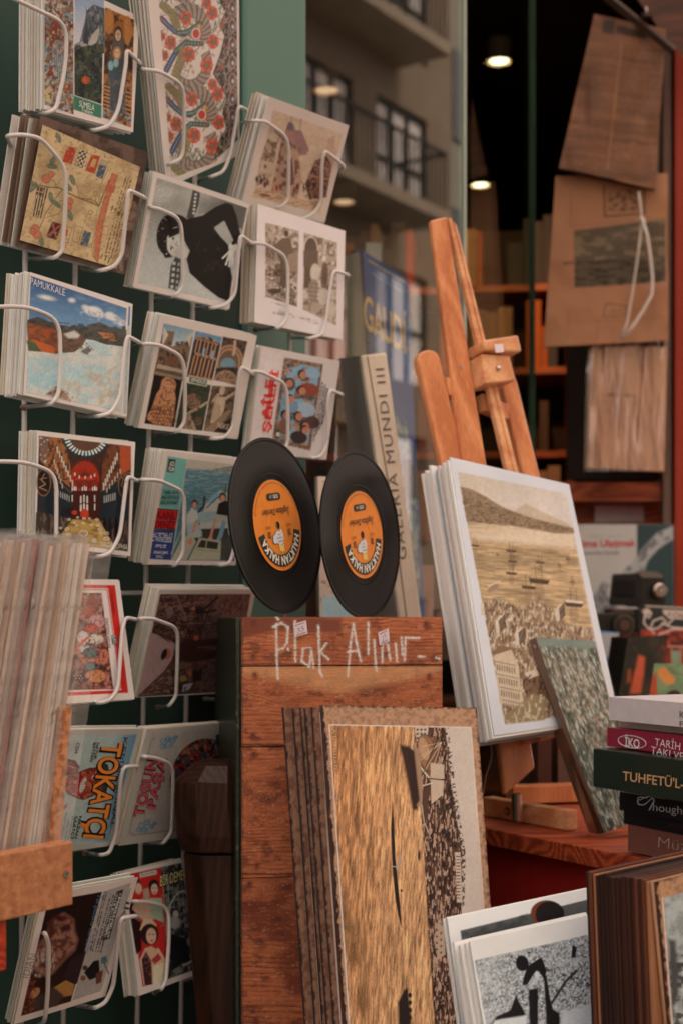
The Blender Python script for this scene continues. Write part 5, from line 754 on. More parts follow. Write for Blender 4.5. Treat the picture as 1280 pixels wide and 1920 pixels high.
# ---------------------------------------------------------------- crate with chalk lettering, records on it
CW = wood('crate_wood', (.66, .28, .14), (.30, .10, .045), 0, rings=42, rough=.55, bump=.6, stain=(5, (.09, .028, .014), .58))
CD = np.array([math.cos(math.radians(12)), math.sin(math.radians(12)), 0]); CB = np.array([-CD[1], CD[0], 0])
c0 = P(452, 1150, 1.36); CPL = Plane(c0, -CB)
crate = thing('wooden_crate', [c0[0], c0[1], .02], 'tall reddish wooden crate with white chalk lettering and a green painted side', 'crate')
tr = CPL.hit(828, 1165); Lc = np.dot(tr - c0, CD); zt = CPL.hit(640, 1157)[2]
def cbox(mb, s0, s1, w0, w1, z0, z1):
    g = np.array([c0[0], c0[1], 0]); return mb.hexa([g + CD * s0 + CB * w0 + UP * z0, g + CD * s1 + CB * w0 + UP * z0, g + CD * s1 + CB * w0 + UP * z1, g + CD * s0 + CB * w0 + UP * z1], [g + CD * s0 + CB * w1 + UP * z0, g + CD * s1 + CB * w1 + UP * z0, g + CD * s1 + CB * w1 + UP * z1, g + CD * s0 + CB * w1 + UP * z1])
zs = [zt, CPL.hit(640, 1248)[2], CPL.hit(640, 1397)[2], CPL.hit(640, 1640)[2], .62, .38, .02]
def timber(c, seed, knots=(), dark=.5, light=(166, 88, 50), deep=(80, 30, 16), per=9.0, vert=False):
    """board seen on its face: growth rings bent round knots, fibres, stains"""
    X, Y = (c.Y, c.X) if vert else (c.X, c.Y)
    yy = Y + 16 * (fbm(X / 150, Y / 60, seed) - .5) + 5 * (fbm(X / 34, Y / 16, seed + 1) - .5); kn = np.zeros(len(X))
    for kx, ky, r in knots:
        d = np.hypot((X - kx) / 2.6, Y - ky); yy = yy + (np.where(Y > ky, 1, -1) * 0) + 0; kn = np.maximum(kn, np.exp(-(d / r) ** 2)); yy = yy * (1 - np.exp(-(d / (r * 2.4)) ** 2)) + d * 1.15 * np.exp(-(d / (r * 2.4)) ** 2)
    ph = (yy / per) % 1.0; ring = np.clip(ph, 0, 1) ** 2.2 * (.35 + .65 * vnoise(X / 60, yy / 22, seed + 3))
    fib = fbm(X / 26, Y / 1.5, seed + 5); base = lin_mix(A(*light), A(*deep), np.clip(ring * .85 + (fib - .5) * .9 + .12, 0, 1)); c.C = base
    c.put(kn * .75, (84, 36, 22)); c.put(np.clip((fbm(X / 70, Y / 45, seed + 7) - .47) * 5, 0, 1) * dark, (92, 36, 22)); c.put(np.clip((fbm(X / 20, Y / 14, seed + 9) - .60) * 7, 0, 1) * .55, (60, 26, 18)); c.put(np.clip((fbm(X / 9, Y / 2.2, seed + 11) - .66) * 9, 0, 1) * .3, (200, 140, 98))
def lin_mix(a, b, t): return a * (1 - t[:, None]) + b * t[:, None]
CHS = [[(518, 1170), (519, 1225), (521, 1272)], [(512, 1176), (528, 1168), (540, 1176), (538, 1205), (530, 1216), (520, 1218)], [(553, 1165), (554, 1240)], [(582, 1215), (568, 1216), (566, 1240), (580, 1250), (584, 1220), (588, 1252)], [(597, 1172), (600, 1260), (604, 1268)], [(612, 1206), (600, 1222), (616, 1236)], [(652, 1268), (657, 1205), (662, 1170), (668, 1205), (676, 1240)], [(652, 1222), (670, 1220)], [(690, 1168), (690, 1226)], [(701, 1200), (704, 1250), (706, 1258)], [(716, 1242), (716, 1208), (726, 1206), (731, 1238)], [(741, 1206), (744, 1240)], [(752, 1195), (754, 1228)], [(758, 1238), (760, 1196), (785, 1196)], [(784, 1231), (795, 1231)], [(817, 1233), (823, 1235)], [(518, 1156), (522, 1162)], [(540, 1216), (541, 1218)]]
PLK = [(1150, 1247, 60, [], .35, 7), (1248, 1396, 21, [(700, 1292, 15), (560, 1275, 7)], .15, 10), (1397, 1639, 33, [(500, 1500, 10)], .75, 8), (1640, 1930, 44, [(480, 1700, 9)], .8, 9), (1931, 2300, 55, [], .7, 9), (2301, 2900, 66, [], .7, 9)]
for i, (ya, yb, sd_, kn_, dk_, per_) in enumerate(PLK):
    ta = (1157 - 6.5, 1157 + 8.0) if i == 0 else (ya, ya); za, zb3 = (zt if i == 0 else CPL.hit(640, ya + .7)[2]), max(CPL.hit(640, yb)[2], .03)
    if za <= zb3: continue
    g = np.array([c0[0], c0[1], 0]); V4 = [g + UP * za, g + CD * Lc + UP * za, g + CD * Lc + UP * zb3, g + UP * zb3]; q4 = [tuple(float(k) for k in proj(v)) for v in V4]
    def ta_(c, sd_=sd_, kn_=kn_, dk_=dk_, per_=per_, i=i):
        timber(c, sd_, kn_, dk_, per=per_)
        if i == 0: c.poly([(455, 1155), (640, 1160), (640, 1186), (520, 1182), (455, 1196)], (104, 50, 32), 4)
        if i == 1: c.put(c.pm([(450, 1246), (840, 1246), (840, 1256), (640, 1300), (450, 1262)], 8) * .35, (214, 150, 96))
        if i == 2: c.line([(452, 1398), (520, 1401), (560, 1397)], 2.2, (40, 18, 12))
        for x_, y_ in ((474, ya + 16), (474, yb - 18), (806, ya + 18), (806, yb - 16)): x_ += (hash((int(y_), int(x_))) % 17) - 8; c.ell(x_, y_, 2.6, 2.4, (46, 24, 18)); c.ell(x_, y_ + 3, 5, 6, (90, 40, 26), soft=5)
        for (x1, y1), (x2, y2) in (((452, ya), (830, ya)), ((452, yb), (830, yb))): c.put(np.clip((2.6 + 2.5 * (fbm(c.X / 7, c.Y / 7, 5) - .5) - c.sd(x1, y1, x2, y2)) / 2, 0, 1) * .75, (52, 22, 14))
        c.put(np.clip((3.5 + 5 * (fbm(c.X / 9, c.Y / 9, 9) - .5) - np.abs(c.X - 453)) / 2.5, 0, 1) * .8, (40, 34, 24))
        if i < 2:
            for pts in CHS:
                for (x1, y1), (x2, y2) in zip(pts[:-1], pts[1:]):
                    d = c.sd(x1, y1, x2, y2) + 1.6 * (vnoise(c.X / 2.2, c.Y / 1.4, 12) - .5); c.put(np.clip((2.9 - d) / 1.6, 0, 1) * np.clip(fbm(c.X / 3.5, c.Y / 1.3, 14) * 3.2 - .7, 0, 1) * .9, (196, 176, 156)); c.put(np.clip((7 - d) / 6, 0, 1) * .10, (190, 160, 136))
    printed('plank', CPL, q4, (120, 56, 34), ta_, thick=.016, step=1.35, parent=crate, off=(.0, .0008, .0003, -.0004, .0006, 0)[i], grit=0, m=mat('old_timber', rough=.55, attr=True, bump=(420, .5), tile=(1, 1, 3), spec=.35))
GS = mat('old_green_paint', tuple(A(34, 38, 27)), .42, noise=(130, .75, tuple(A(96, 84, 62))), ramp=(.58, .72), bump=(130, 1.0), coat=.2)
DK = wood('dark_crate_wood', (.11, .045, .022), (.05, .02, .01), 2)
cbox(MB(), -.0052, -.0008, -.001, .165, .02, zt - .0).obj('side_board', GS, crate, bevel=.0022)
cbox(MB(), .0, Lc, .018, .165, zt - .016, zt - .0012).obj('top_board', CW, crate); cbox(MB(), Lc - .014, Lc - .001, .018, .165, .02, zt - .018).obj('far_side_board', DK, crate); cbox(MB(), .0, Lc - .016, .153, .165, .02, zt - .018).obj('back_board', DK, crate)
CHALK = mat('white_chalk', tuple(A(190, 172, 152)), .9, bump=(90, .3))
CH = film('x', None) if False else None
def chalk(strokes, w=.0010):
    for pts in strokes:
        mb = MB()
        for (x1, y1), (x2, y2) in zip(pts[:-1], pts[1:]):
            n = max(2, int(math.dist((x1, y1), (x2, y2)) / 1.15))
            for k in range(n):
                if random.random() < .6: continue
                t = (k + random.random()) / n; x = x1 + (x2 - x1) * t + random.gauss(0, .9); y = y1 + (y2 - y1) * t + random.gauss(0, .7); p = CPL.hit(x, y, .0007)
                r = w * random.uniform(.25, .75); N = 6; ph = random.random() * 6
                V = [p + CD * math.cos(ph + a * 6.283 / N) * r * random.uniform(.6, 1.2) + UP * math.sin(ph + a * 6.283 / N) * r * 1.3 * random.uniform(.6, 1.2) for a in range(N)]
                mb.add(V, [tuple(range(N))])
        if mb.V: mb.obj('chalk_stroke', CHALK, crate)
chalk(CHS)
for q, s in (([(550, 1170), (574, 1163), (577, 1188), (553, 1195)], '35'), ([(708, 1186), (728, 1178), (730, 1202), (711, 1210)], '25')):
    tg = MB().hexa([CPL.hit(*a, .0022) for a in q], [CPL.hit(*a, .0009) for a in q]).obj('price_tag', mat('tag_paper', tuple(A(186, 158, 148)), .6), crate)
    (x0, y0), (x1, y1) = q[3], q[2]; write(tg, CPL, s, (x0 + 5, y0 - 7), (x1 - 6, y1 - 6.5), (-1.2, -9), (40, 36, 44), bold=-.02, off=.0026)
    for a, b in (((q[0][0] + 3, q[0][1] + 3), (q[1][0] - 3, q[1][1] + 4)), ((q[3][0] + 3, q[3][1] - 4), (q[2][0] - 3, q[2][1] - 3))): MB().tube([CPL.hit(*a, .0026), CPL.hit(*b, .0026)], .0003, 5).obj('lettering', ink((120, 50, 50)), tg)
VN = mat('vinyl', (.005, .005, .005), .2, coat=0, spec=.14)
nt = VN.node_tree; N = nt.nodes; L = nt.links; b = N['Principled BSDF']; b.inputs['Anisotropic'].default_value = .96; b.inputs['Anisotropic Rotation'].default_value = 0
uvr = N.new('ShaderNodeTexCoord'); sx = N.new('ShaderNodeVectorMath'); sx.operation = 'LENGTH'; L.new(uvr.outputs['Object'], sx.inputs[0])
mlt = N.new('ShaderNodeMath'); mlt.operation = 'MULTIPLY'; mlt.inputs[1].default_value = 4200; L.new(sx.outputs['Value'], mlt.inputs[0]); sn = N.new('ShaderNodeMath'); sn.operation = 'SINE'; L.new(mlt.outputs[0], sn.inputs[0])
nz = N.new('ShaderNodeTexNoise'); nz.noise_dimensions = '1D'; nz.inputs['Scale'].default_value = 900; L.new(sx.outputs['Value'], nz.inputs['W']); nz.inputs['Detail'].default_value = 3
bp = N.new('ShaderNodeBump'); bp.inputs['Strength'].default_value = .03; bp.inputs['Distance'].default_value = .0004; L.new(sn.outputs[0], bp.inputs['Height']); L.new(bp.outputs[0], b.inputs['Normal'])
mr = N.new('ShaderNodeMapRange'); mr.inputs[3].default_value = .24; mr.inputs[4].default_value = .34; L.new(nz.outputs['Fac'], mr.inputs[0]); L.new(mr.outputs[0], b.inputs['Roughness'])
tn = N.new('ShaderNodeTangent'); tn.direction_type = 'RADIAL'; tn.axis = 'Z'; L.new(tn.outputs[0], b.inputs['Tangent'])
OR = mat('orange_label', tuple(A(200, 108, 34)), .45, noise=(90, .22), coat=.1)
def record(cx, cy, D, az, lean, roll, lesson, label, R=.0875, rot=0.0):
    c = P(cx, cy, D); n = nrm(math.radians(az), math.radians(lean)); ex = unit(np.cross(UP, n)); ey = np.cross(n, ex)
    a = math.radians(roll); ex, ey = ex * math.cos(a) + ey * math.sin(a), ey * math.cos(a) - ex * math.sin(a)
    M = np.array([ex, ey, n]); prof = [(.0036, 0), (.0036, .0011), (.0455, .0011), (.0462, .0005), (.0505, .0005), (.0512, .0009), (.0520, .0006), (.0835, .0006), (.0845, .0010), (.0868, .0012), (.0875, .0004), (.0872, -.0004)]
    NS = 128; V = [(r * math.cos(2 * math.pi * k / NS), r * math.sin(2 * math.pi * k / NS), z) for r, z in prof for k in range(NS)]
    F = [(i * NS + k, (i + 1) * NS + k, (i + 1) * NS + (k + 1) % NS, i * NS + (k + 1) % NS) for i in range(len(prof) - 1) for k in range(NS)]
    m0 = len(prof) * NS; V += [(r * math.cos(2 * math.pi * k / NS), r * math.sin(2 * math.pi * k / NS), -.0006) for r in (.0872, .0036) for k in range(NS)]
    F += [((len(prof) - 1) * NS + k, m0 + k, m0 + (k + 1) % NS, (len(prof) - 1) * NS + (k + 1) % NS) for k in range(NS)] + [(m0 + k, m0 + NS + k, m0 + NS + (k + 1) % NS, m0 + (k + 1) % NS) for k in range(NS)]
    me = bpy.data.meshes.new('vinyl_record'); me.from_pydata(V, [], F); me.materials.append(VN)
    bm = bmesh.new(); bm.from_mesh(me); bmesh.ops.recalc_face_normals(bm, faces=bm.faces); bm.to_mesh(me); bm.free()
    o = bpy.data.objects.new('vinyl_record', me); COL.objects.link(o); o.location = tuple(c)
    from mathutils import Matrix
    o.rotation_euler = Matrix(((ex[0], ey[0], n[0]), (ex[1], ey[1], n[1]), (ex[2], ey[2], n[2]))).to_euler(); tag(o, label, 'record')
    def part(name, V, F, m):
        me = bpy.data.meshes.new(name); me.from_pydata([tuple(v) for v in V], [], F); me.materials.append(m); q = bpy.data.objects.new(name, me); COL.objects.link(q); q.parent = o; return q
    r0, r1 = .0038, .0452; V = [(r * math.cos(2 * math.pi * k / 96), r * math.sin(2 * math.pi * k / 96), .00118 + z) for r, z in ((r0, 0), (.016, .0), (.0163, .0003), (.017, 0), (r1, 0)) for k in range(96)]
    lb = part('centre_label', V, [(i * 96 + k, (i + 1) * 96 + k, (i + 1) * 96 + (k + 1) % 96, i * 96 + (k + 1) % 96) for i in range(4) for k in range(96)], OR)
    ca, sa = math.cos(math.radians(rot)), math.sin(math.radians(rot)); R2 = lambda x, y: (x * ca - y * sa, x * sa + y * ca)
    z = .0016
    def flat(name, polys, m, z=z): 
        V = []; F = []
        for p in polys: F.append(tuple(range(len(V), len(V) + len(p)))); V += [(*R2(x, y), z) for x, y in p]
        q = part(name, V, F, m); q.parent = lb; return q
    BK = ink((36, 32, 28)); WH = ink((196, 176, 152)); arc = lambda r, a: (r * math.cos(math.radians(a)), r * math.sin(math.radians(a)))
    # label is printed the right way up here; the record stands turned round on the crate
    flat('band', [[arc(.0415, 190 + k * 4 - 180) for k in (0, 1)] + [arc(.0295, 190 + k * 4 - 180) for k in (1, 0)] if 0 else [arc(.0415, 12 + k * 4), arc(.0415, 16 + k * 4), arc(.0295, 16 + k * 4), arc(.0295, 12 + k * 4)] for k in range(39)], BK)
    def arctext(s, r, h, a0, a1, m, bold=0., up=True):
        V, F = glyphs(s, bold, 1.08); u = (V[:, 0] - V[:, 0].min()) / np.ptp(V[:, 0]); v = V[:, 1] / CAPH * h; an = np.radians(a0 + (a1 - a0) * u); rr = r + (v if up else -v)
        q = part('lettering', [(*R2(rr_ * math.cos(t_), rr_ * math.sin(t_)), z + .0003) for rr_, t_ in zip(rr, an)], F, m); q.parent = lb
    def line_(s, x0, x1, y, h, m, bold=0., zz=0, sk=0):
        V, F = glyphs(s, bold); u = (V[:, 0] - V[:, 0].min()) / np.ptp(V[:, 0]); q = part('lettering', [(*R2(x0 + (x1 - x0) * a_ + b_ * sk, y + b_), z + .0003 + zz) for a_, b_ in zip(u, V[:, 1] / CAPH * h)], F, m); q.parent = lb
    arctext('HALKTAN HALKA', .0312, .0082, 160, 20, WH, .035)
    arctext('HALKTAN HALKA İNGİLİZCE PLAK SERİSİ HER HAKKI MAHFUZDUR', .0432, .0018, 196, 344, BK, .0, up=False)
    line_('33', -.0225, -.0165, .0055, .0058, BK, .03); line_('33', .0165, .0225, .0055, .0058, BK, .03); line_('DEVİR', -.0245, -.0155, -.0002, .0026, BK); line_('DEVİR', .0155, .0245, -.0002, .0026, BK)
    line_('İngilizce Dersleri', -.026, .026, -.0165, .0062, BK, .01, sk=.2)
    flat('lesson_plate', [[(-.010 + .0035 * math.cos(t), -.0285 + .0035 * math.sin(t)) for t in np.linspace(math.pi / 2, 1.5 * math.pi, 10)] + [(.010 + .0035 * math.cos(t), -.0285 + .0035 * math.sin(t)) for t in np.linspace(-math.pi / 2, math.pi / 2, 10)]], BK)
    line_(lesson, -.008, .008, -.0303, .0036, WH, .01)
    hand = [(-.0035, .0035), (.0, .006), (.004, .005), (.0085, .008), (.013, .010), (.0145, .015), (.0125, .0175), (.006, .0175), (.002, .020), (-.003, .019), (-.006, .015), (-.0065, .009)]
    flat('emblem_outline', [[(x * 1.07, .012 + (y - .012) * 1.07) for x, y in hand]], BK); flat('emblem_hand', [hand], ink((182, 168, 156)), z + .0003)
    fl = [[(-.005, .019), (-.004, .023), (-.0055, .027), (-.002, .025), (.0, .0285), (.002, .0248), (.005, .0265), (.0042, .022), (.005, .0185), (0, .0202)]]
    flat('emblem_flame', fl, ink((196, 158, 84)), z + .0003)
    for a_, b_ in (((-.003, .012), (.007, .0125)), ((-.0045, .0155), (.005, .016)), ((-.001, .0085), (.004, .0095))): flat('emblem_line', [[(a_[0], a_[1]), (b_[0], b_[1]), (b_[0], b_[1] + .0005), (a_[0], a_[1] + .0005)]], BK, z + .0006)
    MBc = [(.0036 * math.cos(t), .0036 * math.sin(t), zz) for zz in (.0022, -.0012) for t in np.linspace(0, 2 * math.pi, 33)[:-1]]
    return o
record(519, 985, 1.405, 61.5, 6, 0, 'DERS : 11', 'left of two black vinyl records with orange label standing on the crate', rot=188)
record(677, 1003, 1.475, 61, 2.5, 0, 'DERS : 4', 'right of two black vinyl records with orange label, leaning beside a cream book', rot=188)
# ---------------------------------------------------------------- tall books behind the records
def slabbook(name, face, spine_px, pl, depthvec, label, mcov, mpage=None):
    pass
led = thing('display_ledge', wf(.3, -.05, .2), 'dark wooden ledge hidden behind the crate carrying the tall books', 'ledge')
wbox(MB(), spx(500, .06) - .1, spx(800, .0) - .12, -.30 + .12, -.004, 1.165, 1.185).obj('board', DK, led); wbox(MB(), spx(560, .06), spx(560, .06) + .03, -.17, -.02, 0, 1.163).obj('leg', DK, led); wbox(MB(), spx(760, .0) - .16, spx(760, .0) - .13, -.17, -.02, 0, 1.163).obj('leg', DK, led)
CLO = mat('cream_cloth', tuple(A(196, 166, 136)), .8, noise=(14, .3, tuple(A(150, 118, 90))), bump=(400, .4)); CLO2 = mat('grey_cloth', tuple(A(140, 120, 104)), .85, bump=(400, .4))
D1 = 1.76; sp = Plane(P(720, 1000, D1), nrm(math.radians(14), math.radians(4)))
bk = thing('tall_book', sp.hit(750, 1178), 'tall thick cream art book with spine title, leaning behind the right record', 'book')
q = [(676, 666), (725, 660), (793, 1178), (752, 1180)]; f = [sp.hit(*a) for a in q]; back = unit(np.array([-.62, .78, .0]))
MB().hexa(f, [p + unit(np.array([-.30, .95, 0])) * .012 for p in f]).obj('spine', CLO, bk, bevel=.003)
lf = [P(635, 672, 1.86), f[0] - sp.n * .003, f[3] - sp.n * .003, P(690, 1180, 1.86)]; pl2 = Plane(lf[0], np.cross(lf[1] - lf[0], lf[3] - lf[0])); s2 = pl2.n if pl2.n[1] < 0 else -pl2.n
MB().hexa(lf, [p - s2 * .003 for p in lf]).obj('cover', CLO2, bk)
inn = [p - s2 * .004 + (lf[2] - lf[1]) * (.01 if i < 2 else -.01) for i, p in enumerate(lf)]; MB().hexa(inn, [p + unit(np.array([.75, .6, 0])) * .028 for p in inn]).obj('page_block', PAPERS[1], bk)
write(bk, sp, 'GALERIA MUNDI III', (762, 1048), (719, 690), (-15.5, 1.2), (84, 66, 52), bold=-.004, sp=1.15, off=.001)
# joint line along the spine
MB().tube([sp.hit(688, 668, .0006), sp.hit(735, 950, .0006), sp.hit(764, 1178, .0006)], .0009, 6).obj('joint_groove', mat('groove_brown', tuple(A(120, 92, 70)), .8), bk)
p5 = Plane(P(620, 1020, 1.66), nrm(math.radians(20)))
printed('thin_book', p5, [(596, 893), (660, 896), (668, 1185), (600, 1185)], (180, 150, 124), lambda c: (c.tex(8, 6, (150, 96, 70), .55, .65, 301, c.pm([(600, 1090), (650, 1060), (660, 1150), (600, 1130)])), c.poly([(604, 1120), (660, 1112), (660, 1160), (604, 1160)], (150, 160, 150)), c.line([(604, 903), (640, 904)], 1.4, (110, 80, 60)), c.micro((606, 912), (636, 912), (0, 26), 4, (120, 90, 70))), label='pale thin book just showing in the gap between the two records', cat='book', thick=.012)
gp = fit_plane([(690, 480), (762, 520), (790, 1230), (712, 1240)], 2.16, yaw0=math.radians(40))
gp = Plane(P(720, 900, 2.14), nrm(math.radians(50), math.radians(5)))
BL = (30, 70, 112)
def art_blue(c):
    c.tex(30, 60, (22, 56, 98), .4, .7, 311); c.line([(690, 488), (761, 530)], 2.6, (176, 130, 70)); c.line([(690, 612), (763, 655)], 3, (176, 130, 70)); c.micro((694, 500), (752, 536), (0, 16), 2, (96, 116, 130), 3)
    c.poly([(742, 770), (752, 800), (760, 800), (772, 860), (780, 920), (786, 1240), (748, 1240), (738, 900)], (96, 116, 120)); c.tex(6, 30, (140, 136, 118), .5, .6, 312, c.pm([(740, 760), (760, 790), (784, 920), (788, 1240), (738, 1240)])); c.tex(5, 8, (52, 74, 92), .5, .58, 313, c.pm([(740, 760), (784, 900), (788, 1240), (738, 1240)])); c.poly([(712, 620), (718, 618), (722, 640), (714, 640)], (130, 110, 60)); c.poly([(752, 860), (790, 880), (796, 940), (756, 930)], (40, 52, 60))
bo = printed('blue_book', gp, [(680, 470), (763, 522), (800, 1235), (728, 1242)], BL, art_blue, label='tall blue art book with golden title standing inside the shop window', cat='book', thick=.003)
write(bo, gp, 'GAUDÍ', (683, 614), (762, 664), (-1.5, -62), (190, 138, 70), bold=.01, off=.002)
a = [gp.hit(*q) for q in ((680, 470), (763, 522), (800, 1235), (728, 1242))]; sv = P(661, 470, 2.19) - a[0]
MB().hexa([a[0] + sv, a[0], a[3], a[3] + sv], [p - gp.n * .004 for p in (a[0] + sv, a[0], a[3], a[3] + sv)]).obj('spine', mat('blue_spine', tuple(A(36, 84, 122)), .5), bo); MB().hexa([p + sv * .1 - gp.n * .005 for p in a], [p - gp.n * .04 + sv * .1 for p in a]).obj('page_block', PAPERS[1], bo)
nb = unit(np.cross(a[3] - a[0], sv)); nb = nb if nb[1] < 0 else -nb
write(bo, Plane(a[0] + nb * .0015, nb), 'ANTONI GAUDI', (672, 494), (676, 580), (8, .5), (110, 134, 146), off=.001); write(bo, Plane(a[0] + nb * .0015, nb), 'RAINER ZERBST', (682, 605), (689, 680), (8, .5), (110, 134, 146), off=.001)
wb = thing('window_bench', P(720, 1330, 2.3), 'dark bench inside the shop window carrying the blue book', 'bench')
wbox(MB(), sG0 + .02, sG1 - .02, .05, .42, 1.15, 1.172).obj('bench_top', wood('bench_wood', (.20, .10, .05), (.09, .04, .02), 0), wb); wbox(MB(), sG0 + .03, sG1 - .03, .40, .42, .03, 1.148).obj('bench_panel', DK, wb)
random.seed(21)
for i, (x, y0, y1, w, c, D, lb) in enumerate(((757, 1000, 1162, 20, (90, 60, 46), 2.25, 'brown'), (800, 1060, 1162, 26, (150, 96, 84), 2.3, 'dull pink'), (835, 1010, 1162, 22, (96, 66, 48), 2.32, 'tan brown'), (855, 1030, 1162, 12, (60, 70, 60), 2.34, 'dark green'), (700, 455, 560, 30, (176, 150, 136), 2.7, 'pale'))):
    pl = Plane(P(x, y1, D), nrm(math.radians(20))); q = [(x - w / 2, y0), (x + w / 2, y0), (x + w / 2, y1), (x - w / 2, y1)]; f_ = [pl.hit(*a) for a in q]; f_[2][2] = f_[3][2] = 1.173 if i < 4 else f_[2][2]
    MB().hexa(f_, [p - pl.n * .11 for p in f_]).obj('window_book', mat('wb%d' % i, tuple(A(*c)), .6, noise=(20, .3)), bevel=.001, label=lb + ' book standing on the bench inside the shop window' if i < 4 else 'pale upright package inside the window behind the top of the blue book', cat='book')
# ---------------------------------------------------------------- brown photo boards in front of the crate
BRN = (160, 114, 82)
fq = [(599, 1322), (893, 1327), (946, 2080), (652, 2080)]
bp_ = fit_plane([(599, 1322), (893, 1327), (932, 1920), (639, 1920)], 1.25, yaw0=math.radians(-6), lean0=math.radians(6), reg=2, span=8)
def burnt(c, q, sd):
    c.tex(5, 5, (132, 92, 64), .45, .65, sd); c.put(np.clip((9 + 5 * (fbm(c.X / 5, c.Y / 9, sd) - .5) * 2 - c.sd(*q[0], *q[3])) / 2.5, 0, 1), (36, 18, 13))  # dark left strip: burnt margin, doubling as painted shadow between the boards
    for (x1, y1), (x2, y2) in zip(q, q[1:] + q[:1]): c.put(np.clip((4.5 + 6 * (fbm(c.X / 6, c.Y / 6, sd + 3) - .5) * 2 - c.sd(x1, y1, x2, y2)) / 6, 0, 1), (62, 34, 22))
def art_sea(c):
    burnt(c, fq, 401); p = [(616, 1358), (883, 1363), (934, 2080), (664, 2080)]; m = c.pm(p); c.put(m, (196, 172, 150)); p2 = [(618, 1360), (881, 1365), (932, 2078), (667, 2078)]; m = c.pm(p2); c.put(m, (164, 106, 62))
    sl_ = lambda x, y: x + (y - 1360) * .075
    c.grad(640, 1360, 800, 1380, (176, 124, 80), m); c.grain(1.9, 20, .75, 411, m, 3); c.grain(4.2, 40, .5, 412, m, 3); c.grain(12, 70, .3, 413, m, 3); c.tex(34, 80, (104, 68, 36), .5, .7, 414, m * c.pm([(616, 1400), (650, 1400), (690, 1920), (640, 1920)], 12))
    city = [(775, 1363), (834, 1364), (846, 1480), (866, 1600), (864, 1700), (868, 1760), (880, 1920), (890, 2080), (828, 2080), (814, 1920), (802, 1740), (792, 1560), (786, 1500)]; mc = c.pm(city) * m
    sky = c.pm([(832, 1364), (884, 1365), (934, 2080), (880, 2080), (864, 1700), (866, 1600), (846, 1480)]) * m; c.put(sky, (178, 154, 132))
    c.poly([(766, 1400), (778, 1420), (786, 1500), (782, 1520), (772, 1516), (762, 1460), (748, 1395)], (46, 26, 18), 3); c.put(mc, (78, 47, 32)); c.tex(2.4, 16, (36, 20, 15), .46, .5, 421, mc); c.tex(2.2, 9, (164, 126, 98), .55, .58, 422, mc); c.tex(8, 18, (30, 18, 14), .56, .6, 423, mc * c.pm([(808, 1480), (850, 1480), (866, 1700), (880, 1920), (850, 1920), (836, 1700)], 3))
    c.tex(3, 3, (50, 28, 20), .5, .54, 424, c.pm([(834, 1364), (840, 1364), (854, 1480), (872, 1600), (870, 1700), (862, 1700), (860, 1600), (843, 1480)]) * m)
    c.poly([(777, 1363), (802, 1364), (800, 1390), (780, 1390)], (176, 150, 126))
    for i in range(3):
        for j in range(3): c.poly([(780 + i * 7, 1366 + j * 8), (784 + i * 7, 1366 + j * 8), (784 + i * 7, 1370 + j * 8), (780 + i * 7, 1370 + j * 8)], (60, 40, 30))
    c.ell(800, 1412, 18, 36, (128, 84, 52), -12); c.ell(794, 1404, 9, 22, (158, 116, 80), -14); c.poly([(812, 1380), (826, 1390), (812, 1464), (800, 1450)], (104, 66, 42)); c.ring(800, 1412, 18, 36, 1.5, (60, 34, 22), -12)
    for e in ((782, 1430), (786, 1420), (792, 1450), (804, 1462), (790, 1400)): c.line([(827, 1392), e], 1, (180, 150, 122))
    c.line([(780, 1408), (786, 1436), (808, 1464)], 2.4, (190, 168, 142)); c.line([(790, 1456), (820, 1384)], 1.6, (40, 24, 18)); c.poly([(806, 1430), (832, 1434), (830, 1490), (808, 1508)], (172, 142, 114)); c.line([(800, 1460), (834, 1462)], 2.5, (50, 30, 22)); c.line([(790, 1474), (810, 1468)], 2, (190, 160, 134)); c.poly([(772, 1396), (786, 1406), (792, 1480), (790, 1514), (778, 1510)], (140, 104, 76)); c.poly([(764, 1400), (776, 1408), (786, 1500), (776, 1518)], (40, 22, 16), 2); c.poly([(792, 1480), (806, 1470), (798, 1540), (800, 1558), (790, 1530)], (70, 42, 30)); c.line([(790, 1510), (794, 1540), (802, 1560)], 1.5, (180, 150, 120))
    c.poly([(735, 1502), (738, 1540), (741, 1610), (746, 1660), (753, 1740), (748, 1726), (741, 1690), (736, 1640), (732, 1560)], (26, 15, 12)); c.poly([(748, 1600), (753, 1606), (750, 1634), (742, 1630)], (160, 126, 98)); c.line([(733, 1624), (744, 1626)], 1.4, (176, 146, 118)); c.ell(752, 1670, 2.5, 2.5, (40, 24, 18)); c.ell(785, 1604, 2.5, 10, (44, 26, 20)); c.poly([(757, 1856), (764, 1852), (770, 1920), (748, 1930), (746, 1880)], (30, 18, 14), 2)
    for k in range(4): c.ell(768, 1866 + k * 14, 3.5, 4.5, (30, 18, 14))
    bx = [(858, 1600), (862, 1600), (864, 1690), (860, 1690)]; c.poly([(852, 1598), (862, 1598), (866, 1692), (856, 1692)], (176, 148, 122))
    for k in range(14): c.line([(855, 1606 + k * 6), (861, 1606 + k * 6)], 2, (80, 54, 40))
    c.poly([(812, 1760), (822, 1730), (832, 1740), (834, 1790), (820, 1800)], (160, 128, 100))
    for k in range(8): c.ell(818 + (k % 2) * 8, 1744 + k * 6, 1.8, 2.2, (60, 40, 30))
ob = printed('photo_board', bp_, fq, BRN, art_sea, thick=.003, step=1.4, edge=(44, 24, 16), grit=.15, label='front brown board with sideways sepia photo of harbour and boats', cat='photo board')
write(ob, bp_, 'Abdullah Freres', (622, 1366), (631, 1508), (7, -.4), (186, 160, 128), bold=-.02, sp=1.25, off=.0004)
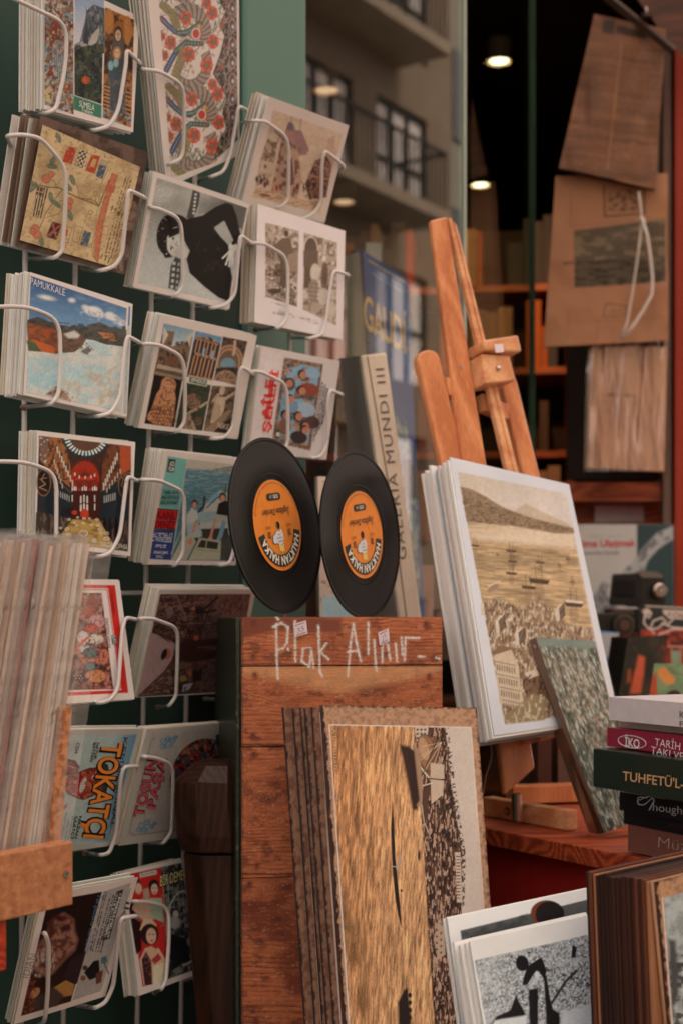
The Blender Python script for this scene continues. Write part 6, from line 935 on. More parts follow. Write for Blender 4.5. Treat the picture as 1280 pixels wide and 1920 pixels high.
for i, (dx, dy) in enumerate(((-17, 2), (-30, 4), (-38, 3), (-52, 5), (-71, 2))):
    q = [(x + dx, y + dy + (2 if k == 0 else 0)) for k, (x, y) in enumerate(fq)]; pb_ = Plane(bp_.p - bp_.n * (.0095 + .0085 * i), bp_.n)
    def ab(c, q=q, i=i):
        c.tex(7, 9, (92, 52, 34), .45, .65, 430 + i); c.put(np.clip((5.5 + 4 * (fbm(c.X / 5, c.Y / 9, i) - .5) * 2 - c.sd(*q[0], *q[3])) / 2, 0, 1), (30, 14, 10))  # near-black left strip: burnt margin plus painted shade of the gap in front
        if i in (0, 3): c.line([(q[0][0] + 12 + 6, q[0][1] + 10), (q[3][0] + 14, q[3][1])], 2.2, (190, 160, 134))
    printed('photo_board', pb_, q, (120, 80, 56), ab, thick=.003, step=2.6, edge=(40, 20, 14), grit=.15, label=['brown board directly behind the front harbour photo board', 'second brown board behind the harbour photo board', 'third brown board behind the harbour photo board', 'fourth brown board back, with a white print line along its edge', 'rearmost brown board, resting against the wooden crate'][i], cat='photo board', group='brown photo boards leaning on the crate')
# ---------------------------------------------------------------- carved dark post
PW = wood('dark_post_wood', (.045, .017, .010), (.018, .007, .004), 2, rough=.42, bump=.4, coat=.0, stain=(30, (.30, .15, .08), .69))
pp0 = P(378, 1150, 1.40); post = thing('carved_post', [pp0[0], pp0[1], 0], 'dark brown worn wooden post with a thick faceted head beside the crate', 'post')
def octo(mb, secs):   # (px centre, py, half width px, depth)
    n = 8; rings = []
    for x, y, w, fz in secs:
        c = P(x, y, 1.40); r = w / FPX * 1.40; rings.append([c + np.array([math.cos(a) * r, math.sin(a) * r * fz, 0]) for a in [2 * math.pi * (k + .5) / n for k in range(n)]])
    V = [v for r in rings for v in r]; F = [(i * n + k, i * n + (k + 1) % n, (i + 1) * n + (k + 1) % n, (i + 1) * n + k) for i in range(len(rings) - 1) for k in range(n)]; F += [tuple(range(n))[::-1], tuple((len(rings) - 1) * n + k for k in range(n))]
    return mb.add(V, F)
octo(MB(), [(410, 1592, 74, .8), (406, 1560, 79, .8), (402, 1500, 79, .8), (402, 1462, 77, .8), (410, 1432, 52, .8), (416, 1424, 34, .7)]).obj('post_head', PW, post, bevel=.002)
octo(MB(), [(452, 3200, 60, .7), (428, 1920, 62, .7), (418, 1760, 66, .7), (412, 1640, 68, .7), (410, 1596, 69, .7)]).obj('post_shaft', PW, post, bevel=.002)
# ---------------------------------------------------------------- record sleeves in their box, lower left
PBD = mat('particle_board', tuple(A(168, 104, 62)), .75, noise=(170, .75, tuple(A(110, 56, 30))), ramp=(.45, .6), bump=(200, .8))
HBD = mat('fibre_board', tuple(A(158, 98, 60)), .8, noise=(150, .75, tuple(A(116, 62, 36))), bump=(220, .5))
RDW = wood('red_painted_wood', tuple(A(160, 52, 24)), tuple(A(112, 30, 16)), 0, rough=.5)
LP = Plane(P(137, 1640, .955), WN)
sb = thing('sleeve_box', LP.hit(60, 1740), 'fibreboard box front holding the plastic wrapped record sleeves, one shiny screw', 'box')
fz = [LP.hit(*q) for q in ((-260, 1650), (137, 1578), (133, 1697), (-260, 1815))]; e_ = WD
def zlev(px, py): return LP.hit(px, py)[2]
z1, z0 = zlev(137, 1578), zlev(133, 1697); xr = LP.hit(137, 1600); g0 = np.array([xr[0], xr[1], 0])
def lbox(mb, s0, s1, w0, w1, za, zb2): return mb.hexa([g0 + WD * s0 - WN * w0 + UP * za, g0 + WD * s1 - WN * w0 + UP * za, g0 + WD * s1 - WN * w0 + UP * zb2, g0 + WD * s0 - WN * w0 + UP * zb2], [g0 + WD * s0 - WN * w1 + UP * za, g0 + WD * s1 - WN * w1 + UP * za, g0 + WD * s1 - WN * w1 + UP * zb2, g0 + WD * s0 - WN * w1 + UP * zb2])
lbox(MB(), -.34, 0, 0, .013, z0, z1).obj('front_lath', HBD, sb, bevel=.0008); lbox(MB(), -.34, 0, .013, .25, z0 - .0, z0 + .006).obj('bottom_board', HBD, sb)
c_ = LP.hit(124, 1639, .0006); MB().cyl(c_, WN, .0024, .0008, 20).obj('screw', mat('screw_steel', (.6, .56, .5), .25, metal=1), sb); MB().box(c_ + WN * .0009, WD * .0012, WN * .0001, UP * .0003).obj('screw_slot', ink((40, 34, 30)), sb)
tilt = math.radians(11.3); su = unit(UP * math.cos(tilt) + WD * math.sin(tilt)); sn_ = np.cross(WN, su); sn_ = sn_ if np.dot(sn_, WD) > 0 else -sn_
eb = LP.hit(66, 1600, -.022); eb[2] = z0 + .008
hgt = .124; q0 = eb + WD * .0095; su = unit(UP * math.cos(.12) + WD * math.sin(.12))
MB().hexa([q0, q0 + WD * .011, q0 + WD * .011 + su * hgt, q0 + su * hgt], [p - WN * .19 for p in (q0, q0 + WD * .011, q0 + WD * .011 + su * hgt, q0 + su * hgt)]).obj('end_board', PBD, sb, bevel=.0006)
random.seed(5)
SLV = [mat('sleeve_%d' % i, tuple(A(*c)), .6, noise=(60, .25), tile=(1, 1, .2), coat=.35) for i, c in enumerate(((190, 158, 130), (196, 168, 144), (176, 136, 106), (200, 176, 156), (150, 108, 84), (184, 142, 110), (194, 164, 140), (150, 126, 110), (140, 62, 46), (186, 152, 126), (204, 182, 164)))]
FM = film('clear_plastic', (.99, .98, .97), gloss=1.6, rough=.12, bump=(70, .9), ior=1.45, thin=.0, milk=.10)
def wavy(a, du, dv, nu, nv, nd, amp, m, name, parent=None, seed=0, fu=5, fv=14, **k):
    V = []
    for j in range(nv):
        for i in range(nu):
            u, v = i / (nu - 1), j / (nv - 1); w = (vnoise(np.array([u * fu + v * 1.5 + seed]), np.array([v * fv + seed]), seed)[0] - .5) * amp; V.append(a + du * u + dv * v + nd * w)
    i = (np.arange(nv - 1)[:, None] * nu + np.arange(nu - 1)).ravel(); F = np.stack([i, i + 1, i + nu + 1, i + nu], 1); return mk(name, V, F, m, parent, smooth=True, **k)
NSL = 46; pitch = .0036
for i in range(NSL):
    b0 = eb + WD * (.0085 - pitch * (i + 1)) - WN * random.uniform(0, .004); h = .243 * random.uniform(.975, 1.0); th = random.uniform(.0019, .0033); tl = tilt + random.uniform(-.008, .008) + i * .0006
    u_ = unit(UP * math.cos(tl) + WD * math.sin(tl)); near = random.uniform(0, .003)
    q = [b0 - WN * near, b0 - WN * near + WD * th, b0 - WN * near + WD * th + u_ * h, b0 - WN * near + u_ * h]
    last = i == 0
    lab = 'last tan record sleeve with loose plastic flap, right end of the row in the box' if last else ('dull red record sleeve edge among the tan ones' if i == 14 else 'plastic wrapped tan record sleeve, %s from the right in the fibreboard box' % nth(i + 1))
    o = MB().hexa(q, [p - WN * .215 for p in q]).obj('record_sleeve', SLV[8] if i == 14 else random.choice(SLV[:8] + SLV[9:]), label=lab, cat='record sleeve', group=None if last or i == 14 else 'plastic wrapped record sleeves in the box')
    a = b0 + WD * (th + .0006) + WN * (.003 + random.uniform(0, .003)); wavy(a, -WN * .218, u_ * (h + random.uniform(.003, .008)), 4, 22, WD, .0016 if not last else .004, FM, 'plastic_cover', o, seed=i * 3 + 1)
    if i % 2 == 0: wavy(b0 + WN * .0016 - WD * .0004, WD * (pitch * 1.3), u_ * (h + .004), 3, 40, WN, .0034, FM, 'plastic_fold', o, seed=i + 70)
    if last: wavy(b0 + WD * .003 + WN * .002, WD * .013 + WN * .006, u_ * (h + .002), 5, 22, WN, .004, FM, 'plastic_flap', o, seed=99)
rs = thing('red_stand', LP.hit(30, 1780), 'orange red wooden stand under the sleeve box', 'stand'); zr0 = zlev(0, 1782 + 20)
lbox(MB(), -.34, -.055, .004, .02, z0 - .033, z0 - .001).obj('rail', RDW, rs, bevel=.001); lbox(MB(), -.34, -.055, .021, .22, z0 - .02, z0 - .001).obj('stand_top', RDW, rs)
for s_ in (-.34, -.105): lbox(MB(), s_, s_ + .028, .006, .03, 0, z0 - .034).obj('leg', RDW, rs, bevel=.001); lbox(MB(), s_, s_ + .028, .19, .215, 0, z0 - .022).obj('leg', RDW, rs, bevel=.001)
# ---------------------------------------------------------------- shelf with easel, prints and books
SE = np.array([.556, -.831, 0]); SN = np.array([-.831, -.556, 0]); S0 = np.array([.16, 1.6, 0]); SZ = 1.009
def sbox(mb, s0, s1, w0, w1, za, zb2): return mb.hexa([S0 + SE * s0 - SN * w0 + UP * za, S0 + SE * s1 - SN * w0 + UP * za, S0 + SE * s1 - SN * w0 + UP * zb2, S0 + SE * s0 - SN * w0 + UP * zb2], [S0 + SE * s0 - SN * w1 + UP * za, S0 + SE * s1 - SN * w1 + UP * za, S0 + SE * s1 - SN * w1 + UP * zb2, S0 + SE * s0 - SN * w1 + UP * zb2])
SHW = wood('shelf_wood', tuple(A(166, 70, 34)), tuple(A(106, 36, 17)), 0, rough=.5, bump=.4, stain=(7, tuple(A(112, 44, 24)), .6))
shf = thing('display_shelf', S0 + SE * .2 - SN * .2 + UP * .4, 'reddish wood display shelf with dark red front carrying easel and books', 'shelf')
sbox(MB(), -.10, .62, 0, 1.25, SZ - .019, SZ).obj('shelf_board', SHW, shf, bevel=.0012)
sbox(MB(), -.10, .62, .022, .04, .05, SZ - .0195).obj('front_panel', mat('dark_red_paint', tuple(A(140, 26, 18)), .6, noise=(60, .2), tile=(1, 1, .1), bump=(90, .2)), shf)
sbox(MB(), -.10, -.085, .042, .60, .05, SZ - .0195).obj('side_panel', SHW, shf)
EW = wood('easel_beech', tuple(A(186, 112, 66)), tuple(A(156, 82, 44)), 2, rings=12, rough=.38, bump=.15, coat=.25)
EW2 = wood('easel_beech_side', tuple(A(194, 132, 86)), tuple(A(168, 100, 60)), 0, rings=10, rough=.4, bump=.15, coat=.2)
ea = thing('wooden_easel', P(960, 1540, 1.66), 'varnished beech tabletop easel holding the stack of large prints', 'easel')
EP = Plane(P(920, 1000, 1.66), nrm(math.radians(38), math.radians(14)))
def bar(name, quad, th, m=EW, off=0.0, bev=.0025, pl=EP):
    a, b = face_box(pl, quad, th, off); return MB().hexa(a, b).obj(name, m, ea, bevel=bev)
bar('mast', [(808, 412), (838, 405), (1003, 1440), (948, 1490)], .008, off=.0)
bar('mast_strip', [(839, 408), (846, 410), (966, 905), (955, 905)], .007, EW2, off=.001, bev=.001); bar('mast_strip', [(848, 414), (855, 425), (975, 905), (967, 905)], .007, EW2, off=.0015, bev=.001)
def leg(secs, name='leg', r_=.0, D=1.68):
    c = [P(x, y, D) for x, y, w in secs]; MB().tube(c, [w / FPX * D for _, _, w in secs], 12).obj(name, EW, ea, smooth=True)
def roundbar(pts, hw, th, name, D0):   # flat bar with rounded top seen from the front
    (x0, y0), (x1, y1) = pts; d = unit(np.array([x1 - x0, y1 - y0, 0]))[:2]; nx = np.array([1, 0]); fr = []
    for k in range(9): a = math.pi * k / 8; fr.append((x0 - hw * math.cos(a), y0 + hw * .9 - hw * .9 * math.sin(a)))
    fr += [(x1 + hw, y1), (x1 - hw, y1)]; a = [EP.hit(x, y, D0) for x, y in fr]; b = [p - EP.n * th for p in a]; n = len(a)
    return MB().add(a + b, [tuple(range(n))[::-1], tuple(range(n, 2 * n))] + [(k, (k + 1) % n, n + (k + 1) % n, n + k) for k in range(n)]).obj(name, EW, ea, bevel=.0025)
roundbar([(804, 655), (924, 1180)], 21, .010, 'left_leg', -.004); roundbar([(955, 705), (1072, 1200)], 15, .012, 'right_leg', -.03)
bar('crossbar', [(838, 704), (890, 722), (890, 752), (845, 738)], .012, mat('easel_shaded', None) if False else EW, off=-.003, bev=.001); bar('crossbar', [(916, 730), (966, 752), (966, 780), (922, 762)], .012, EW, off=-.012, bev=.001)
bar('clamp_block', [(886, 672), (938, 676), (950, 722), (892, 728)], .03, EW2, off=.016, bev=.002); bar('clamp_jaw', [(882, 652), (918, 638), (951, 648), (955, 672), (930, 679), (884, 668)][:4] if False else [(882, 650), (948, 640), (955, 672), (886, 670)], .03, EW2, off=.022, bev=.003)
kc = EP.hit(932, 691, .0165); MB().cyl(kc, EP.n, .0032, .004, 16, r2=.0022).obj('clamp_screw', MATS['screw_steel'], ea, smooth=True); MB().cyl(EP.hit(860, 690, -.003), EP.n, .0025, .004, 14).obj('wing_screw', MATS['screw_steel'], ea)
tq = [(926, 645), (942, 645), (944, 660), (928, 661)]; MB().hexa([EP.hit(*a, .0228) for a in tq], [EP.hit(*a, .0221) for a in tq]).obj('price_tag', mat('tag_paper', None), ea)
BPL = Plane(np.array([.168, 1.69, 0]), SN)
a = [BPL.hit(905, 1494), BPL.hit(1062, 1520), BPL.hit(1062, 1558), BPL.hit(905, 1530)]; mz = SZ + .0008; a[3][2] = mz; a[2][2] = mz
MB().hexa(a, [p - SN * .016 for p in a]).obj('base_bar', EW2, ea, bevel=.0015); sc_ = BPL.hit(950, 1521, .0004); MB().cyl(sc_, SN, .005, .0002, 18).obj('screw_hole', ink((60, 34, 22)), ea); MB().cyl(sc_ + SN * .0003, SN, .0028, .0008, 16).obj('bolt', MATS['screw_steel'], ea)
a2 = [p - SN * .02 + UP * .0 for p in a]; g = [P(975, 1460, 1.75), P(1090, 1480, 1.75), P(1100, 1520, 1.72), P(985, 1510, 1.72)]
MB().box(P(1040, 1500, 1.80) * [1, 1, 0] + UP * (SZ + .014), SE * -.0 + np.array([.12, .03, 0]) * .5, np.array([-.01, .04, 0]) * .3, UP * .011).obj('rear_foot', EW, ea, bevel=.001)
bar('tray', [(970, 1372), (1060, 1352), (1064, 1376), (978, 1398)], .05, EW2, off=.03, bev=.001); bar('tray_stop', [(1012, 1362), (1056, 1356), (1066, 1384), (1018, 1396)], .02, EW2, off=.045, bev=.001)
MB().cyl(EP.hit(968, 1488, -.006), -UP, .006, .03, 12).obj('hinge', MATS['screw_steel'], ea)
MB().tube(rnd([P(918, 1385, 1.6), P(922, 1420, 1.6), P(910, 1455, 1.6), P(905, 1490, 1.6)]), .0006, 6).obj('string', mat('string_white', (.5, .42, .34), .8), ea)
# prints on the easel
WW = (178, 168, 176)
eq = [(843, 857), (1066, 908), (1159, 1345), (926, 1379)]
ep = fit_plane(eq, 1.57, yaw0=math.radians(38), lean0=math.radians(10), reg=.6, span=14)
def art_harbour(c):
    p = [(857, 884), (1060, 926), (1142, 1330), (946, 1358)]; m = c.pm(p); c.poly(p, (170, 148, 124)); c.grad(900, 900, 940, 1000, (178, 158, 140), m)
    sea = c.pm([(872, 976), (960, 984), (1075, 1000), (1110, 1180), (900, 1170)], 3) * m; c.put(sea, (150, 118, 82)); c.grain(22, 2.4, .5, 501, sea, 4); c.grain(50, 9, .3, 502, sea, 4); c.grad(900, 970, 905, 1010, (182, 154, 124), m * c.pm([(870, 972), (1076, 1000), (1080, 1030), (880, 1010)], 6))
    c.poly([(958, 962), (972, 952), (984, 944), (1000, 952), (1030, 966), (1068, 984), (1070, 996), (960, 985)], (162, 136, 110), 2); hill = [(862, 912), (880, 916), (905, 928), (940, 950), (965, 960), (1000, 972), (1040, 982), (1074, 990), (1076, 1000), (1040, 1000), (960, 986), (874, 978)]; c.poly(hill, (118, 92, 66), 1.5); c.grain(3, 2.5, .4, 503, c.pm(hill)); c.tex(4, 3, (90, 66, 46), .55, .62, 504, c.pm([(864, 930), (900, 940), (1074, 996), (960, 986), (874, 978)]))
    land = c.pm([(890, 1140), (930, 1120), (980, 1140), (1010, 1120), (1060, 1170), (1110, 1180), (1145, 1330), (945, 1360)], 4) * m; c.put(land, (128, 98, 70)); c.tex(4, 8, (84, 60, 42), .46, .54, 505, land, amt=.8); c.tex(2.6, 7, (176, 150, 122), .56, .6, 506, land, amt=.85); c.grain(2, 5, .5, 509, land)
    for x, y, w in ((958, 1032, 10), (960, 1052, 9), (958, 1074, 11), (990, 1100, 14), (1012, 1054, 9), (1010, 1088, 20), (1075, 1132, 18), (1048, 1060, 4), (890, 1022, 8), (932, 1040, 3), (1072, 1090, 5), (1064, 1048, 5)):
        c.poly([(x - w, y - w * .2), (x + w, y), (x + w * .8, y + w * .4), (x - w * .8, y + w * .25)], (62, 42, 30), .8); c.line([(x - w * .3, y), (x - w * .4, y - w * 1.6)], 1, (80, 56, 40)); c.line([(x + w * .3, y), (x + w * .2, y - w * 1.4)], 1, (90, 62, 44)); c.put(c.em(x, y + w * 1.1, w * .5, w) * m * .35, (90, 62, 44))
    c.poly([(1060, 1124), (1092, 1128), (1092, 1132), (1060, 1129)], (186, 162, 136)); c.poly([(914, 1098), (936, 1088), (938, 1094), (920, 1108)], (178, 152, 124)); c.ell(924, 1102, 12, 5, (130, 100, 74), -30)
    for k in range(24): x = 900 + (k * 37) % 150; y = 1130 + (k * 23) % 90; c.poly([(x, y), (x + 6, y + 1), (x + 8, y + 24), (x + 2, y + 24)], (176, 152, 126)); c.line([(x + 8, y), (x + 10, y + 22)], 2, (70, 46, 32))
    b = [(926, 1228), (958, 1218), (972, 1250), (974, 1282), (980, 1310), (984, 1330), (936, 1320)]; c.poly([(922, 1226), (934, 1210), (964, 1216), (960, 1232), (930, 1236)], (110, 78, 56)); c.poly(b, (170, 144, 114))
    for r in range(4):
        c.line([(928 + r * 4, 1240 + r * 24), (966 + r * 4, 1248 + r * 24)], 1.6, (104, 76, 54))
        for k in range(8): c.line([(931 + r * 4 + k * 4.6, 1246 + r * 24 + k), (932 + r * 4 + k * 4.6, 1256 + r * 24 + k)], 1.8, (84, 60, 44))
    c.poly([(978, 1272), (1010, 1262), (1030, 1330), (990, 1330)], (104, 74, 52)); c.poly([(982, 1262), (1004, 1254), (1010, 1266), (988, 1274)], (176, 150, 122)); c.tex(3, 6, (60, 40, 28), .52, .58, 507, c.pm([(976, 1270), (1012, 1260), (1145, 1330), (990, 1350)]) * m); c.poly([(946, 1340), (1000, 1300), (1030, 1312), (1020, 1350), (948, 1358)], (120, 96, 66), 2); c.tex(4, 7, (170, 146, 112), .55, .6, 508, c.pm([(946, 1340), (1000, 1300), (1100, 1312), (1120, 1340), (948, 1358)]) * m)
printed('large_print', ep, eq, WW, art_harbour, thick=.0012, step=1.3, label='front large print on the easel, sepia view of ships in a harbour', cat='print')
stack('large_print', ep, eq, 9, .0052, 'prints behind the harbour view on the easel', 'print edge, %s back in the stack behind the sepia harbour print', cat='print', thick=.0038, ms=[PAPERS[3], PAPERS[3], PAPERS[0], mat('print_black', (.02, .02, .022), .5), mat('print_grey', tuple(A(120, 122, 122)), .5)], jit=.004, dy=-.0006, rot=.003)
# wrapped book leaning on the easel
GR = (94, 88, 70); wq = [(1003, 1195), (1114, 1202), (1200, 1538), (1132, 1562)]
wp = Plane(P(1100, 1400, 1.535), nrm(math.radians(22), math.radians(14)))
def art_photo(c):
    c.tex(16, 26, (60, 64, 52), .42, .6, 511, None, -20); c.tex(2.5, 5, (140, 108, 82), .48, .6, 512, c.pm([(1010, 1230), (1080, 1220), (1150, 1300), (1170, 1440), (1100, 1400)], 14)); c.tex(2.5, 12, (156, 148, 130), .52, .66, 513, None, -22); c.tex(3, 16, (44, 48, 42), .56, .68, 514, None, -22); c.grain(3, 9, .5, 515, None, -22); c.poly([(1003, 1195), (1114, 1202), (1120, 1215), (1008, 1212)], (100, 106, 94), 3)
wo = printed('wrapped_book', wp, wq, GR, art_photo, thick=.013, label='grey green photo book in shiny clear wrap leaning on the easel', cat='book')
a = [wp.hit(*q) for q in wq]; nleft = unit(np.cross(UP, wp.n)); sv = [(988, 1201), (1003, 1195), (1132, 1562), (1113, 1560)]
lq = [P(988, 1203, 1.548), a[0] + wp.n * .0004, a[3] + wp.n * .0004, P(1114, 1560, 1.548)]; MB().hexa(lq, [p - wp.n * .012 for p in lq]).obj('spine', mat('brown_spine', tuple(A(84, 60, 46)), .3, coat=.6), wo)
spn = Plane(lq[0], unit(np.cross(lq[3] - lq[0], lq[1] - lq[0]))); spn = spn if spn.n[1] < 0 else Plane(spn.p, -spn.n)
write(wo, spn, 'Ara Güler', (1052, 1326), (1030, 1262), (-5, 2.4), (184, 162, 146), bold=.02, off=.0012) ; write(wo, spn, 'Dünyadan kareler', (1028, 1256), (1001, 1208), (-4, 2), (170, 146, 130), off=.0012); write(wo, spn, 'YKY', (1112, 1512), (1122, 1536), (7, -3), (186, 166, 150), bold=.03, off=.0012)
ctr = sum(a) / 4; du, dv = (a[1] - a[0]) * 1.03, (a[3] - a[0]) * 1.02; a0_ = a[0] + wp.n * .0022 - (a[1] - a[0]) * .015; wavy(a0_, du, dv, 40, 110, wp.n, .0045, film('wrap', (.98, .98, .96), gloss=1.9, rough=.07, bump=(34, 1.0), ior=1.45, thin=.0), 'clear_wrap', wo, seed=5)
# ---------------------------------------------------------------- book stack on the shelf edge
BE = np.array([.47, -.883, 0]); BN = np.array([-.883, -.47, 0])
def stackbook(name, ltop, lbot, D, ang, label, ccol, depth=.17, hard=True, m=None, page=PAPERS[1], length=.20, gap=0):
    e = np.array([math.sin(math.radians(ang)), -math.cos(math.radians(ang)), 0]); n = np.array([-e[1] * -1, 0, 0]); n = np.array([e[1], -e[0], 0]); n = n if n[1] < 0 else -n
    a = P(*ltop, D); zt_, zb2 = a[2], P(ltop[0], lbot, D)[2]; g = np.array([a[0], a[1], 0]); bx = lambda mb, s0, s1, w0, w1, za, zc: mb.hexa([g + e * s0 - n * w0 + UP * za, g + e * s1 - n * w0 + UP * za, g + e * s1 - n * w0 + UP * zc, g + e * s0 - n * w0 + UP * zc], [g + e * s0 - n * w1 + UP * za, g + e * s1 - n * w1 + UP * za, g + e * s1 - n * w1 + UP * zc, g + e * s0 - n * w1 + UP * zc])
    t = thing(name, g + e * length / 2 - n * depth / 2 + UP * zb2, label, 'book'); mm = m or mat('cover_%d_%d_%d' % ccol, tuple(A(*ccol)), .32 if hard else .5, coat=.3 if hard else .1, noise=(120, .15), bump=(300, .15)); tk = .0022 if hard else .0008
    bx(MB(), 0, length, 0, tk, zb2 + .0001, zt_ - .0001).obj('spine', mm, t, bevel=tk * .35); bx(MB(), .0005, length, tk + .0002, depth, zt_ - tk, zt_ - .0001).obj('top_cover', mm, t); bx(MB(), .0005, length, tk + .0002, depth, zb2 + .0001, zb2 + tk).obj('bottom_cover', mm, t)
    bx(MB(), .004 if hard else .001, length - .004, tk + .001, depth - .004, zb2 + tk + .0001, zt_ - tk - .0001).obj('page_block', page, t); return t, Plane(a, n)
b7, p7 = stackbook('stacked_book', (1176, 1545), 1596, 1.432, 28, 'brown book with silver serif title at the bottom of the book stack', (112, 66, 52), hard=False)
b6, p6 = stackbook('stacked_book', (1168, 1520), 1544, 1.437, 28, 'thin black book second from the bottom of the book stack', (26, 22, 22), hard=False)
b5, p5_ = stackbook('stacked_book', (1160, 1484), 1519, 1.437, 28, 'black book with flowing white script title under the dark green one', (24, 22, 24), hard=False)
b4, p4 = stackbook('stacked_book', (1111, 1403), 1475, 1.40, 28, 'thick dark green hardback with gold title in the middle of the stack', (28, 38, 28))
MB().add([], [])
b3, p3 = stackbook('stacked_book', (1137, 1364), 1399, 1.41, 28, 'maroon book with oval white emblem lying on the dark green hardback', (124, 30, 46), hard=False)
b2, p2 = stackbook('stacked_book', (1158, 1352), 1363, 1.42, 28, 'thin pale book squeezed between the white and the maroon book', (150, 128, 112), hard=False)
b1, p1 = stackbook('stacked_book', (1141, 1306), 1350, 1.40, 28, 'thick white book on top of the book stack', (182, 162, 150), hard=False)
SV = (190, 176, 164); write(b1, p1, 'K', (1273, 1346), (1282, 1348), (0, -13), (60, 52, 50)); write(b1, p1, 'F', (1273, 1362), (1280, 1363), (0, -10), (60, 52, 50))
write(b3, p3, 'TARİH BOYU', (1226, 1398), (1322, 1416), (1, -14), SV, bold=-.004); write(b3, p3, 'TAKI VE MÜC', (1219, 1412), (1322, 1434), (1, -13), SV, bold=-.004); write(b3, p3, 'İKO', (1170, 1399), (1198, 1403), (.5, -16), SV, bold=.02)
ring = []
for k in range(40): t_ = 2 * math.pi * k / 40; ring.append((1184 + 26 * math.cos(t_), 1391 + 11.5 * math.sin(t_) + 3.4 * math.cos(t_)))
MB().tube([p3.hit(*q, .0006) for q in ring] + [p3.hit(*ring[0], .0006)], .0004, 5).obj('emblem_oval', ink(SV), b3)
write(b4, p4, "TUHFETÜ'L-A", (1166, 1463), (1296, 1481), (.5, -17), (176, 130, 84), bold=.012, off=.0012)
write(b5, p5_, 'hough', (1223, 1520), (1277, 1527), (.5, -15), SV, bold=-.012); MB().tube(rnd([p5_.hit(x, y, .0008) for x, y in ((1212, 1496), (1195, 1494), (1194, 1508), (1206, 1510), (1222, 1496), (1226, 1500), (1216, 1519))], .45) + [], .0005, 5).obj('lettering', ink(SV), b5); MB().tube(rnd([p5_.hit(x, y, .0008) for x, y in ((1196, 1501), (1216, 1492), (1244, 1497))], .45), .0004, 5).obj('lettering', ink(SV), b5)
write(b5, p5_, 's', (1279, 1528), (1286, 1529), (.5, -15), SV); write(b7, p7, 'Müzik', (1233, 1589), (1310, 1600), (1, -20), (180, 150, 128), bold=-.025); write(b6, p6, 'ANTİKA', (1252, 1549), (1290, 1554), (0, -6), (60, 36, 34))
# ---------------------------------------------------------------- photo prints and brown boards, lower right
dbn = thing('display_bench', [.25, 1.1, .2], 'low wooden bench below the frame carrying photo boards and print stacks', 'bench')
MB().box([.26, 1.10, .79], [.52, 0, 0], [0, .27, 0], [0, 0, .012]).obj('bench_top', DK, dbn)
for x, y in ((-.2, .88), (.72, .88), (-.2, 1.30), (.72, 1.30)): MB().box([x, y, .389], [.02, 0, 0], [0, .02, 0], [0, 0, .387]).obj('leg', DK, dbn)
w2 = [(880, 1766), (1130, 1710), (1180, 1990), (925, 2040)]
wpl = fit_plane([(880, 1766), (1100, 1716), (1145, 1940), (925, 1990)], 1.02, yaw0=math.radians(32), lean0=math.radians(12), reg=1.2, span=12)
def art_bw(c):
    p = [(888, 1800), (1150, 1744), (1200, 1960), (935, 1990)]; m = c.pm([(889, 1801), (1150, 1742), (1190, 1990), (925, 2000)]); c.put(m, (150, 144, 136)); c.tex(4, 4, (112, 108, 100), .46, .6, 601, m); c.tex(3, 3, (40, 38, 36), .52, .57, 602, m * np.clip(fbm(c.X / 40, c.Y / 40, 604) * 2.4 - .6 + (c.X - 990) / 200, 0, 1), 40); c.tex(2.4, 2.4, (176, 170, 162), .58, .66, 603, m)
    K = (22, 20, 20); c.ell(978, 1806, 12, 15, K, -10); c.poly([(988, 1812), (1014, 1794), (1024, 1820), (1020, 1838), (1012, 1826), (1004, 1836), (1000, 1826), (988, 1846), (978, 1848), (982, 1828)], K); c.ell(1006, 1828, 5, 7, (170, 164, 156)); c.poly([(990, 1856), (1008, 1852), (1008, 1920), (1004, 1990), (994, 1990)], K, 1.2); c.poly([(1018, 1826), (1024, 1830), (1030, 1870), (1036, 1892), (1048, 1900), (1050, 1990), (1026, 1990), (1022, 1890)], K, 1.2); c.poly([(966, 1866), (984, 1900), (982, 1908), (940, 1910), (920, 1920), (912, 1930), (930, 1906), (956, 1894)], K, 1); c.line([(1034, 1880), (1060, 1840), (1080, 1820)], 5, (40, 38, 36)); c.poly([(1072, 1772), (1080, 1776), (1078, 1796), (1070, 1796)], K)
    c.poly([(925, 1914), (985, 1904), (990, 1990), (930, 2000)], (176, 170, 162), 2); c.poly([(1052, 1900), (1110, 1880), (1140, 1990), (1052, 1990)], (166, 160, 152), 4)
WV = (190, 176, 186)
printed('photo_print', wpl, w2, WV, art_bw, thick=.0012, label='front white photo print with black and white snowy scene and dark figures', cat='print')
stack('photo_print', wpl, w2, 6, .0042, 'prints behind the snowy black and white photo', 'white print edge, %s back behind the snowy black and white photo', cat='print', thick=.003, ms=[PAPERS[3]], jit=.002, rot=.004)
w3 = [(838, 1722), (1110, 1664), (1160, 1980), (880, 2030)]; w3p = Plane(wpl.p - wpl.n * .036, wpl.n)
def art_head(c):
    c.put(c.pm([(862, 1745), (1120, 1682), (1160, 1980), (900, 2010)], 1), (70, 66, 60)); c.ell(1024, 1712, 30, 24, (96, 44, 24)); c.ell(1030, 1714, 27, 24, (26, 20, 18)); c.tex(14, 14, (54, 52, 48), .45, .6, 611, c.pm([(866, 1750), (990, 1712), (990, 1980), (900, 2000)]))
